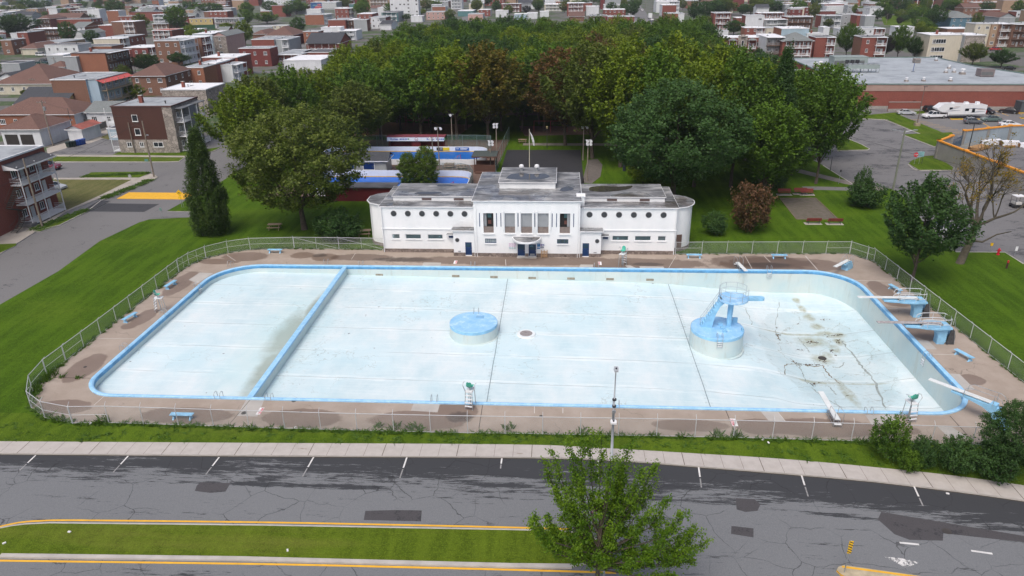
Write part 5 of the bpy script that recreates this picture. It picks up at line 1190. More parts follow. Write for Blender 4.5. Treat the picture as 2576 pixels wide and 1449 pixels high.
tree_px(('bush',1),2178,520,462,44,'dk','dark round bush beside the wooden lamp pole',name='shrub',cat='shrub')
tree_px(('bush',2),2172,512,432,22,'dk','thin spindly sprout rising out of the dark round bush',name='shrub',cat='shrub')
tree_px(('maple',2),2293,706,442,92,'dk','dark spreading tree on the lawn just outside the deep end fence',name='spreading_tree',rz=.6,cc=False)
# bushes at the front right corner
tree_px(('bush',0),2240,1152,1056,44,'mid','round bush outside the front fence near the deep corner',name='shrub',cat='shrub')
tree_px(('bush',1),2325,1170,1108,38,'dk','low bush between the round bush and the big corner tree',name='shrub',cat='shrub')
tree_px(('bush',2),2412,1188,1108,44,'dk','wide dark bush in front of the big corner tree',name='shrub',cat='shrub')
tree_px(('bush',0),2290,1185,1135,26,'mid','small light bush at the edge of the verge',name='shrub',cat='shrub')
tree_px(('broad',2),2572,1195,1010,84,'dk','leafy corner tree cut by the picture edge by the deep corner',name='corner_tree')
tree_px(('bush',1),2510,1205,1120,50,'dk','dark bush at the foot of the big corner tree',name='shrub',cat='shrub')
# park woodland: front rows one can tell apart, then the mass of crowns behind
GRP='maples of the park wood'
front=[(905,385,205,82,'ol',2),(958,350,175,84,'mid',3),(1060,352,120,88,'mid',0),(1150,350,110,92,'yg',1),(1228,352,108,98,'org',4),(1313,330,150,72,'mid',2),(1422,366,120,92,'red',0),(1490,398,95,104,'ol',3),
         (1368,330,110,82,'mid',1),(1560,420,118,100,'yg',4),(1640,430,120,92,'mid',2),(1745,470,150,95,'yg',0),(1838,470,128,98,'mid',1),(1900,430,150,80,'yg',3),(1990,440,175,66,'mid',4),(1580,350,92,92,'yg',1),(1680,370,85,92,'yg',2),(1790,400,112,88,'yg',4)]
nm={'ol':'olive green','mid':'green','yg':'yellow green','org':'orange tinged','red':'reddish brown','dk':'dark green'}
FRONT_TREES=[]
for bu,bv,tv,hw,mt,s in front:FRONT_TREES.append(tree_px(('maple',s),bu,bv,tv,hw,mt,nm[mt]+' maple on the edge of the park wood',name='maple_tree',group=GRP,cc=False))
rg=random.Random(21)
def pickmat(x,y):
 f=math.sin(x*.09+1)+math.cos(y*.07+x*.03)
 if 5 < x < 22 and 195 < y < 260:return rg.choice(['red','org','ol','ol','mid'])
 if -25 < x < -8 and 180 < y < 215:return rg.choice(['org','yg','yg'])
 if f > .9:return rg.choice(['yg','yg','mid'])
 if f < -.7:return rg.choice(['dk','mid','mid'])
 return rg.choice(['mid','mid','mid','yg','ol'])
grid=[]
y=196
while y < 345:
 x=-60+rg.uniform(0,5)
 while x < 60:
  if x > 46+(y-196)*.1:break
  if not (x < -50 and y > 250 and rg.random() < .4):grid.append((x+rg.uniform(-2.5,2.5),y+rg.uniform(-3,3)))
  x += 10.2
 y += 11
grid += [(-60.5,138),(-62,149),(-60,160),(-59,171),(-57,183),(-50,190),(-52,200),(52,150),(48,165),(44,176),(50,188),(36,165),(34,180),(24,188),(41,150),(14,188),(-42,188),(-30,190),(2,191),(-48,176),(-39,178),(-31,176),(-23,180),(-14,178),(-5,187),(6,186),(-35,185),(-19,189),(-10,192),(12,180),(19,172)]
for x,y in grid:
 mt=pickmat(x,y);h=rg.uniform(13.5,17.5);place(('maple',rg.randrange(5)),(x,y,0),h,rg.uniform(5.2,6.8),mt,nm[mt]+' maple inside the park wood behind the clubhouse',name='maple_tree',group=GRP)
# the bare yellowing tree by the car park
def limb_tree(t,seed,base_r,levels,start,dirs,barkm):
 rg=random.Random(seed);tips=[]
 b=MB()
 def grow_(p,d,L_,r,lv):
  n=4;pts=[p];dd=d.copy()
  for i in range(n):
   dd=(dd+Vector((rg.uniform(-.22,.22),rg.uniform(-.22,.22),rg.uniform(-.05,.14)))).normalized();pts.append(pts[-1]+dd*L_/n)
  b.tube(pts,r,6 if lv > 1 else 4,r1=r*.55,cap=False)
  if lv == 0:tips.append((pts[-1],dd));return
  for k in range(3 if lv > 1 else 4):
   a=Vector((rg.uniform(-1,1),rg.uniform(-1,1),rg.uniform(-.3,.8))).normalized();nd=(dd*.9+a*.85).normalized();q=pts[rg.choice([2,3,4])]
   grow_(q,nd,L_*rg.uniform(.55,.75),r*.5,lv-1)
 for d,L_,r in dirs:grow_(Vector(start),Vector(d).normalized(),L_,r,levels)
 return b,tips
q=P(2424,662);t=thing('bare_tree','half bare yellowing tree with crooked branches by the car park','tree',(q.x,q.y,0))
b,tips=limb_tree(t,5,.4,4,(.3,0,5.2),[((-.5,.2,.8),4.2,.26),((.35,0,1),4.6,.30),((.9,-.2,.45),4.4,.2),((-.1,.3,1),4.2,.24),((-.9,.1,.5),3.6,.18)],BARK)
b.tube([(-.5,0,-.1),(-.2,0,1.5),(.2,0,3.4),(.3,0,5.4)],.52,9,r1=.36);b.tube([(.2,0,3.2),(1.6,-.1,3.0),(3.2,0,4.0),(5,.1,4.4)],.16,6,r1=.05)
b.build('trunk',plain('grey_bark',(.085,.075,.055),.95,.35,3),t,smooth=True)
cs=[tuple(p) for p,d in tips if RND.random() < .42];ax=[(0,0,1)]*len(cs)
FY=foliage('yellowing_leaves',(.075,.085,.010),(.34,.20,.012));ti=[RND.uniform(0,1) for _ in cs]
me=leaf_cloud('crown',cs,ax,ti,16,.30,.3,.11,4,FY);o=bpy.data.objects.new('crown',me);C.objects.link(o);o.parent=t
# the maple in the median, nearest to the camera
t=thing('median_maple','airy bright green maple on the median nearest the camera','tree',(2.7,34.2,0))
def front_maple(t):
 rg=random.Random(11);b=MB();cs,ax,ti=[],[],[]
 top_z=12.6
 b.tube([(0,0,-.1),(.05,0,2.2),(.0,.05,4.6),(.3,0,7.5),(.5,0,10.4)],.17,9,r1=.035)
 # leaders: (x, z) tips seen over the road, each an upright spray
 leads=[(-1.9,12.0),(-1.3,11.4),(-.65,11.0),(.05,10.9),(.6,10.9),(1.75,10.6),(2.3,9.9),(1.25,9.2),(3.1,9.6),(3.7,9.0),(4.5,8.2),(-2.7,9.8),(-3.3,8.9),(-3.9,8.3),(5.2,6.9),(5.6,6.0),(-3.4,6.6),(-4.1,5.7),(4.4,5.6),(-2.4,7.6),(2.6,8.2),(-1.2,9.4),(1.3,8.0),(3.4,6.6),(2.2,6.2),(-1.6,6.4),(6.2,4.8),(0.9,5.4),(-2.9,4.9),(4.0,4.2),(2.0,4.4),(-.9,4.6),(3.2,7.6),(1.6,6.8),(-2.0,8.4),(.6,6.2),(-3.0,5.8),(4.9,5.9),(-1.4,5.2),(3.0,5.0),(5.4,4.4),(.2,4.2),(1.2,9.6)]
 for i,(x,z) in enumerate(leads):
  y=rg.uniform(-2.6,2.2)*(.4 if z > 11 else 1);z_s=max(2.2,z*.42-.3)
  p=[(.05,0,z_s),(x*.35,y*.35,z_s+(z-z_s)*.25),(x*.75,y*.8,z_s+(z-z_s)*.55),(x,y,z-.2)]
  b.tube(p,.055,6,r1=.012)
  a,c_=Vector(p[2]),Vector(p[3]);m0=Vector(p[1])
  for k in range(11):
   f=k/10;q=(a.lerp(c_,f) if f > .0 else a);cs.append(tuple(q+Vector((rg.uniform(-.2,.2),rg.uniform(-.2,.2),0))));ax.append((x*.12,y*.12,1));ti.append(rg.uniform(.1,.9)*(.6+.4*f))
  for k in range(4):
   f=rg.random();q=m0.lerp(a,f);s_=Vector((rg.uniform(-.9,.9),rg.uniform(-.9,.9),rg.uniform(.1,.6)))
   b.tube([tuple(q),tuple(q+s_)],.014,4,r1=.006);
   for g in (.6,1.0):cs.append(tuple(q+s_*g));ax.append((s_.x,s_.y,.6));ti.append(rg.uniform(0,.7))
 b.build('trunk',BARK,t,smooth=True)
 me=leaf_cloud('crown',cs,ax,ti,62,.16,.42,.062,12,F_FRONT,up=.2,taper=.3,aspect=.7)
 o=bpy.data.objects.new('crown',me);C.objects.link(o);o.parent=t
 # second set of pointed leaves hanging lower, for the ragged maple outline
front_maple(t)
# town trees
TT=[(70,35,0,28),(38,97,33,48),(168,110,57,20),(230,112,77,19),(287,47,0,27),(353,85,35,19),(233,53,33,11),(164,45,23,12),(365,185,134,36),(310,216,162,20),(318,266,205,38),(440,77,17,27),(530,44,9,32),(500,43,12,26),(478,43,5,24),(620,65,25,17),(614,115,53,22),(570,78,58,16),
      (670,60,32,30),(750,88,44,19),(678,31,4,19),(745,36,2,30),(447,165,132,25),(565,134,108,6),(520,140,113,6),(862,20,0,17),(905,33,7,15),(1053,39,22,19),(1072,26,0,24),(1023,52,35,12),(1131,50,25,13),(1198,33,0,13),(1249,34,2,13),(1325,34,15,11),(1354,32,3,13),(1420,32,2,13),
      (1570,34,0,9),(1718,25,0,9),(1747,55,5,17),(1775,50,5,22),(1800,40,2,25),(1830,38,0,25),(1890,35,10,26),(1950,32,5,26),(2010,38,3,22),(2050,50,8,15),(1780,74,42,17),(1847,88,52,25),(2135,145,58,30),(2085,70,48,12),(1907,158,120,15),(1868,165,130,15),(2060,145,118,8),(2175,145,100,18),
      (2225,150,88,27),(2265,150,62,25),(2305,150,92,24),(2345,150,86,20),(2385,150,92,18),(2304,45,20,17),(2353,72,15,27),(2384,68,28,14),(2460,75,33,13),(2206,36,20,7),(2225,43,26,7),(2235,53,35,7),(2263,62,44,8),(2302,63,44,8),(2340,90,68,20),(2453,165,106,30),(2523,170,124,30),
      (8,40,12,18),(110,28,2,18),(133,212,182,9),(20,300,290,22),(205,22,4,16),(108,205,190,10),(60,242,226,9)]
hue={'mid':'green','dk':'dark green','yg':'yellow green','ol':'olive','pur':'purple leaved','red':'reddish'}
TOWN_TREES=[]
for i,(bu,bv,tv,hw) in enumerate(TT):
 mt=rg.choice(['mid','mid','dk','dk','ol']);
 if (bu,tv) in ((614,53),(570,58),(1053,22),(2340,68),(20,290),(318,205)):mt='yg'
 if bu in (2206,2225,2235,2263,2302,1325):mt='pur'
 big=bv > 120 or bu < 60
 TOWN_TREES.append(tree_px(('far',rg.randrange(6)) if not big else ('maple',rg.randrange(5)),bu,bv,tv,hw,mt,hue[mt]+' tree among the town houses',name='town_tree',group='trees among the town houses'))
rg=random.Random(77);k=0
while k < 105:
 u,v=rg.uniform(-40,2616),3+42*rg.random()**2;q=P(u,v)
 k += 1;mt=rg.choice(['mid','dk','dk','ol']);TOWN_TREES.append(place(('far',rg.randrange(6)),(q.x,q.y,0),rg.uniform(8,13),rg.uniform(4,6.5),mt,hue[mt]+' tree between far off houses',name='town_tree',group='far off town trees'))
# ================================================================ TOWN HOUSES
WALLS={'rb':(brick('red_brick',(.215,.066,.050)),'red brick'),'ob':(brick('orange_brick',(.275,.115,.068)),'orange brick'),'bb':(brick('brown_brick',(.20,.105,.072)),'brown brick'),'db':(brick('dark_red_brick',(.155,.035,.032)),'dark red brick'),
         'wh':(siding('white_siding',(.66,.69,.72)),'white'),'gr':(siding('grey_siding',(.34,.37,.39)),'grey'),'bl':(siding('pale_blue_siding',(.37,.49,.58)),'pale blue'),'cr':(siding('cream_siding',(.60,.56,.46)),'cream'),'ye':(siding('yellow_siding',(.55,.44,.20)),'yellow'),
         'st':(stone_mat('house_stone',(.24,.215,.195),(.42,.38,.34),1.4),'stone'),'pk':(siding('pink_siding',(.50,.32,.29)),'pink'),'te':(siding('teal_siding',(.09,.21,.22)),'teal'),'bs':(siding('blue_siding',(.10,.20,.27)),'blue'),
         'tn':(brick('tan_brick',(.36,.25,.17)),'tan brick'),'br':(siding('dark_brown_siding',(.075,.028,.020)),'dark brown')}
ROOFS={'w':(roofing('white_membrane',(.74,.76,.79),(.60,.62,.65),.15),'white'),'g':(roofing('grey_membrane',(.34,.37,.39),(.22,.24,.26),.5),'pale grey'),'d':(roofing('dark_gravel',(.10,.105,.115),(.06,.06,.065),.4),'dark'),'b':(shingle('brown_shingle',(.135,.075,.06)),'brown'),
         'k':(shingle('charcoal_shingle',(.05,.055,.065)),'charcoal'),'s':(shingle('grey_shingle',(.17,.19,.19)),'grey'),'r':(roofing('red_roof',(.36,.11,.08),(.25,.08,.06),.3),'red')}
DOORM=plain('door_white',(.55,.57,.58),.5);TRIMB=plain('brown_trim',(.10,.05,.045),.6)
_WIN={}
def window_mesh(w,h,bars=1):
 key=(round(w,1),round(h,1),bars)
 if key in _WIN:return _WIN[key]
 b=MB();f=.09
 b.box(-w/2,-.07,0,w/2,.0,f,0);b.box(-w/2,-.07,h-f,w/2,0,h,0);b.box(-w/2,-.07,f,-w/2+f,0,h-f,0);b.box(w/2-f,-.07,f,w/2,0,h-f,0)
 for k in range(bars):xm=-w/2+w*(k+1)/(bars+1);b.box(xm-.04,-.06,f,xm+.04,0,h-f,0)
 b.box(-w/2-.08,-.12,-.08,w/2+.08,0,0,0)
 b.box(-w/2+f,-.025,f,w/2-f,-.005,h-f,1)
 o=b.build('window',[WHITE,GLASS]);me=o.data;bpy.data.objects.remove(o);_WIN[key]=me;return me
def add_window(t,x,y,z,rz,w=1.1,h=1.35,bars=1,name='window',mat=None):
 o=bpy.data.objects.new(name,window_mesh(w,h,bars));C.objects.link(o);o.parent=t;o.location=(x,y,z);o.rotation_euler=(0,0,rz);return o
def gallery(t,side,a,c_,D0,levels,st,roofm=None,depth_=1.7,rail=None,base=.3,roof_over=True):
 """stacked balconies: side 'F' along local x at y=0, 'R' along local y at x=D0, 'L' at x=0"""
 rail=rail or WHITE
 def T(l,o_,z):   # along, outward
  return (l,-o_,z) if side == 'F' else ((D0+o_,l,z) if side == 'R' else (-o_,l,z))
 def tbox(mb,l0,l1,o0,o1,z0,z1,m=0):
  p=T(l0,o0,z0);q=T(l1,o1,z1);mb.box(min(p[0],q[0]),min(p[1],q[1]),z0,max(p[0],q[0]),max(p[1],q[1]),z1,m)
 for k in range(levels):
  z=base+k*st;b=MB();tbox(b,a,c_,.01,depth_,z-.16,z,0)
  tbox(b,a,c_,depth_-.06,depth_-.02,z+.95,z+1.0,0);tbox(b,a,c_,depth_-.06,depth_-.02,z+.08,z+.12,0)
  n=max(4,int((c_-a)/.22));n=min(n,40)
  for i in range(n):l=a+(c_-a)*(i+.5)/n;tbox(b,l-.035,l+.035,depth_-.055,depth_-.025,z+.12,z+.95,0)
  for e in (a+.02,c_-.06):
   tbox(b,e,e+.04,.02,depth_-.06,z+.95,z+1.0,0);tbox(b,e,e+.04,.02,depth_-.06,z+.4,z+.46,0);tbox(b,e,e+.04,.02,depth_-.06,z+.68,z+.72,0)
  b.build('balcony',rail,t)
 zt=base+levels*st-.25
 for i in range(max(2,int((c_-a)/3.2)+1)):
  n=max(2,int((c_-a)/3.2)+1);l=a+.06+(c_-a-.12)*i/(n-1);b=MB();tbox(b,l-.06,l+.06,depth_-.16,depth_-.04,0,zt,0);b.build('gallery_post',rail,t)
 if roof_over:
  b=MB();p0,p1=T(a-.15,0.01,zt),T(c_+.15,depth_+.2,zt)
  tbox(b,a-.15,c_+.15,.01,depth_+.2,zt,zt+.14,0);b.build('gallery_roof',roofm or WHITE,t)
 # doors and windows behind the balconies
 rz={'F':0,'R':math.pi/2,'L':-math.pi/2}[side]
 for k in range(levels):
  z=base+k*st;n=max(1,int((c_-a)/3.0))
  for i in range(n):
   l=a+(c_-a)*(i+.3)/n;p=T(l,.005,z+.9);add_window(t,p[0],p[1],z+.85,rz,1.0,1.2,1)
   l=a+(c_-a)*(i+.75)/n;p=T(l,.0,z);b=MB();tbox(b,l-.42,l+.42,.01,.06,z+.02,z+2.0,0);b.build('door',DOORM,t)
HOUSES=[];BOX={}
def house(x0,y0,W,D,h,wf,ws,rf,feats='',label='',st=None,left=None,rz=0.0,name=None,cat='house',base=0.0):
 left=(x0 < -5) if left is None else left
 ns=max(1,round(h/3.25));st=st or h/ns
 wn,sn,rn=WALLS[wf][1],WALLS[ws][1],ROOFS[rf][1]
 t=thing(name or ('apartment_building' if ns > 2 else 'row_house' if ns == 2 else 'low_house'),label,'apartment building' if ns > 2 else cat,(x0,y0,base),rz)
 b=MB();b.box(0,0,-.15,W,D,h,0)
 b.m=[0,0,0,1,1,1]
 b.build('wall',[WALLS[wf][0],WALLS[ws][0]],t)
 Rm=ROOFS[rf][0];trim=TRIMB if 't' in feats else WHITE
 if 'H' in feats or 'G' in feats or 'g' in feats:
  ov=.45;rh=min(W,D)*.26;b=MB();x0_,x1_,y0_,y1_=-ov,W+ov,-ov,D+ov
  if 'H' in feats:
   m_=min(W,D)/2+ov
   if W >= D:R0,R1=(x0_+m_,D/2),(x1_-m_,D/2)
   else:R0,R1=(W/2,y0_+m_),(W/2,y1_-m_)
   vs=[(x0_,y0_,h),(x1_,y0_,h),(x1_,y1_,h),(x0_,y1_,h),(*R0,h+rh),(*R1,h+rh)]
   fs=[(0,1,5,4),(1,2,5),(2,3,4,5),(3,0,4)] if W >= D else [(0,1,4),(1,2,5,4),(2,3,5),(3,0,4,5)]
   b.add(vs,fs,0)
  elif 'G' in feats:   # ridge along x
   b.add([(x0_,y0_,h),(x1_,y0_,h),(x1_,y1_,h),(x0_,y1_,h),(x0_,D/2,h+rh),(x1_,D/2,h+rh)],[(0,1,5,4),(2,3,4,5)],0)
   b.add([(0,0,h),(0,D,h),(0,D/2,h+rh*.9),(W,0,h),(W,D,h),(W,D/2,h+rh*.9)],[(0,2,1),(3,4,5)],1)
  else:                # gable towards the camera
   b.add([(x0_,y0_,h),(x1_,y0_,h),(x1_,y1_,h),(x0_,y1_,h),(W/2,y0_,h+rh),(W/2,y1_,h+rh)],[(0,4,5,3),(1,2,5,4)],0)
   b.add([(0,0,h),(W,0,h),(W/2,0,h+rh*.9)],[(0,1,2)],1)
  b.build('roof',[Rm,WALLS[ws][0]],t)
  b=MB();b.box(x0_,y0_-.03,h-.16,x1_,y0_+.06,h-.01);b.box(x1_-.06,y0_+.06,h-.16,x1_+.03,y1_,h-.01);b.box(x0_-.03,y0_+.06,h-.16,x0_+.06,y1_,h-.01);b.build('fascia',trim,t)
 else:
  b=MB();o=.14
  b.box(-o,-o,h,W+o,D+o,h+.12,1);b.box(.12,.12,h+.12,W-.12,D-.12,h+.14,0)
  for q in ((-o,-o,W+o,.08),(-o,D-.08,W+o,D+o),(-o,.08,.08,D-.08),(W-.08,.08,W+o,D-.08)):b.box(q[0],q[1],h+.12,q[2],q[3],h+.26,1)
  b.build('roof',[Rm,trim],t)
  if h > 5.5:
   rg_=random.Random(int(abs(x0*7+y0*3)))
   b=MB();vx,vy=W*rg_.uniform(.2,.8),D*rg_.uniform(.2,.6);b.cyl(vx,vy,h+.13,h+.6,.14,n=8);b.cyl(vx,vy,h+.6,h+.75,.24,n=8);b.build('roof_vent',DARK if rg_.random() < .6 else STEEL,t)
   b=MB();vx,vy=W*rg_.uniform(.1,.5),D*rg_.uniform(.3,.8);b.box(vx,vy,h+.13,vx+.8,vy+.6,h+.38);b.build('roof_hatch',STEEL,t)
 if 'c' in feats:b=MB();b.box(W*.3,D*.35,h-.1,W*.3+.75,D*.35+.75,h+1.7,0);b.box(W*.3-.06,D*.35-.06,h+1.7,W*.3+.81,D*.35+.81,h+1.8,1);b.build('chimney',[WALLS['rb'][0],CONC],t)
 if 'W' in feats:
  n=max(1,int(W/3.4))
  for k in range(ns):
   for i in range(n):
    wd=1.5 if (i+k) % 3 == 0 else 1.0;add_window(t,W*(i+.5)/n,-.005,k*st+1.0,0,wd,1.35,1 if wd < 1.2 else 2)
 vis_right=left
 if 'V' in feats:
  n=max(1,int(D/4))
  for k in range(ns):
   for i in range(n):
    if vis_right:add_window(t,W+.005,D*(i+.5)/n,k*st+1.0,math.pi/2,1.0,1.35)
    else:add_window(t,-.005,D*(i+.5)/n,k*st+1.0,-math.pi/2,1.0,1.35)
 if 'F' in feats:gallery(t,'F',W*.08,W*.92,W,ns,st,roofm=Rm if rf in 'bks' else None)
 if 'f' in feats:gallery(t,'F',W*.55,W*.97,W,ns,st)
 if 'S' in feats:gallery(t,'R' if vis_right else 'L',D*.05,D*.95,W,ns,st)
 if 'D' in feats:gallery(t,'R' if vis_right else 'L',D*.05,D*.95,W,ns,st,rail=plain('dark_gallery',(.06,.045,.04),.7))
 if 'B' in feats:gallery(t,'F',W*.05,W*.95,W,ns,st,rail=plain('brown_gallery',(.12,.07,.05),.7))
 BOX[t.name]=(x0,y0,x0+W,y0+D)
 HOUSES.append(t);return t
def HH(c_,x,y,xR,yb,h,wf,ws,rf,feats,label,dmin=7,dmax=22,**kw):
 u,v=X(c_,x,y);FL=P(u,v,h);u2=X(c_,xR,y)[0];v2=v
 for _ in range(4):q=P(u2,v2,h);v2 -= (FL.y-q.y)/max(.5,(P(u2,v2-1,h).y-q.y)) if abs(FL.y-q.y) > .02 else 0
 W=max(3.0,q.x-FL.x);um,vb=X(c_,(x+xR)/2,yb);D=min(dmax,max(dmin,P(um,vb,h).y-FL.y))
 return house(FL.x,FL.y,W,D,h,wf,ws,rf,feats,label,**kw)
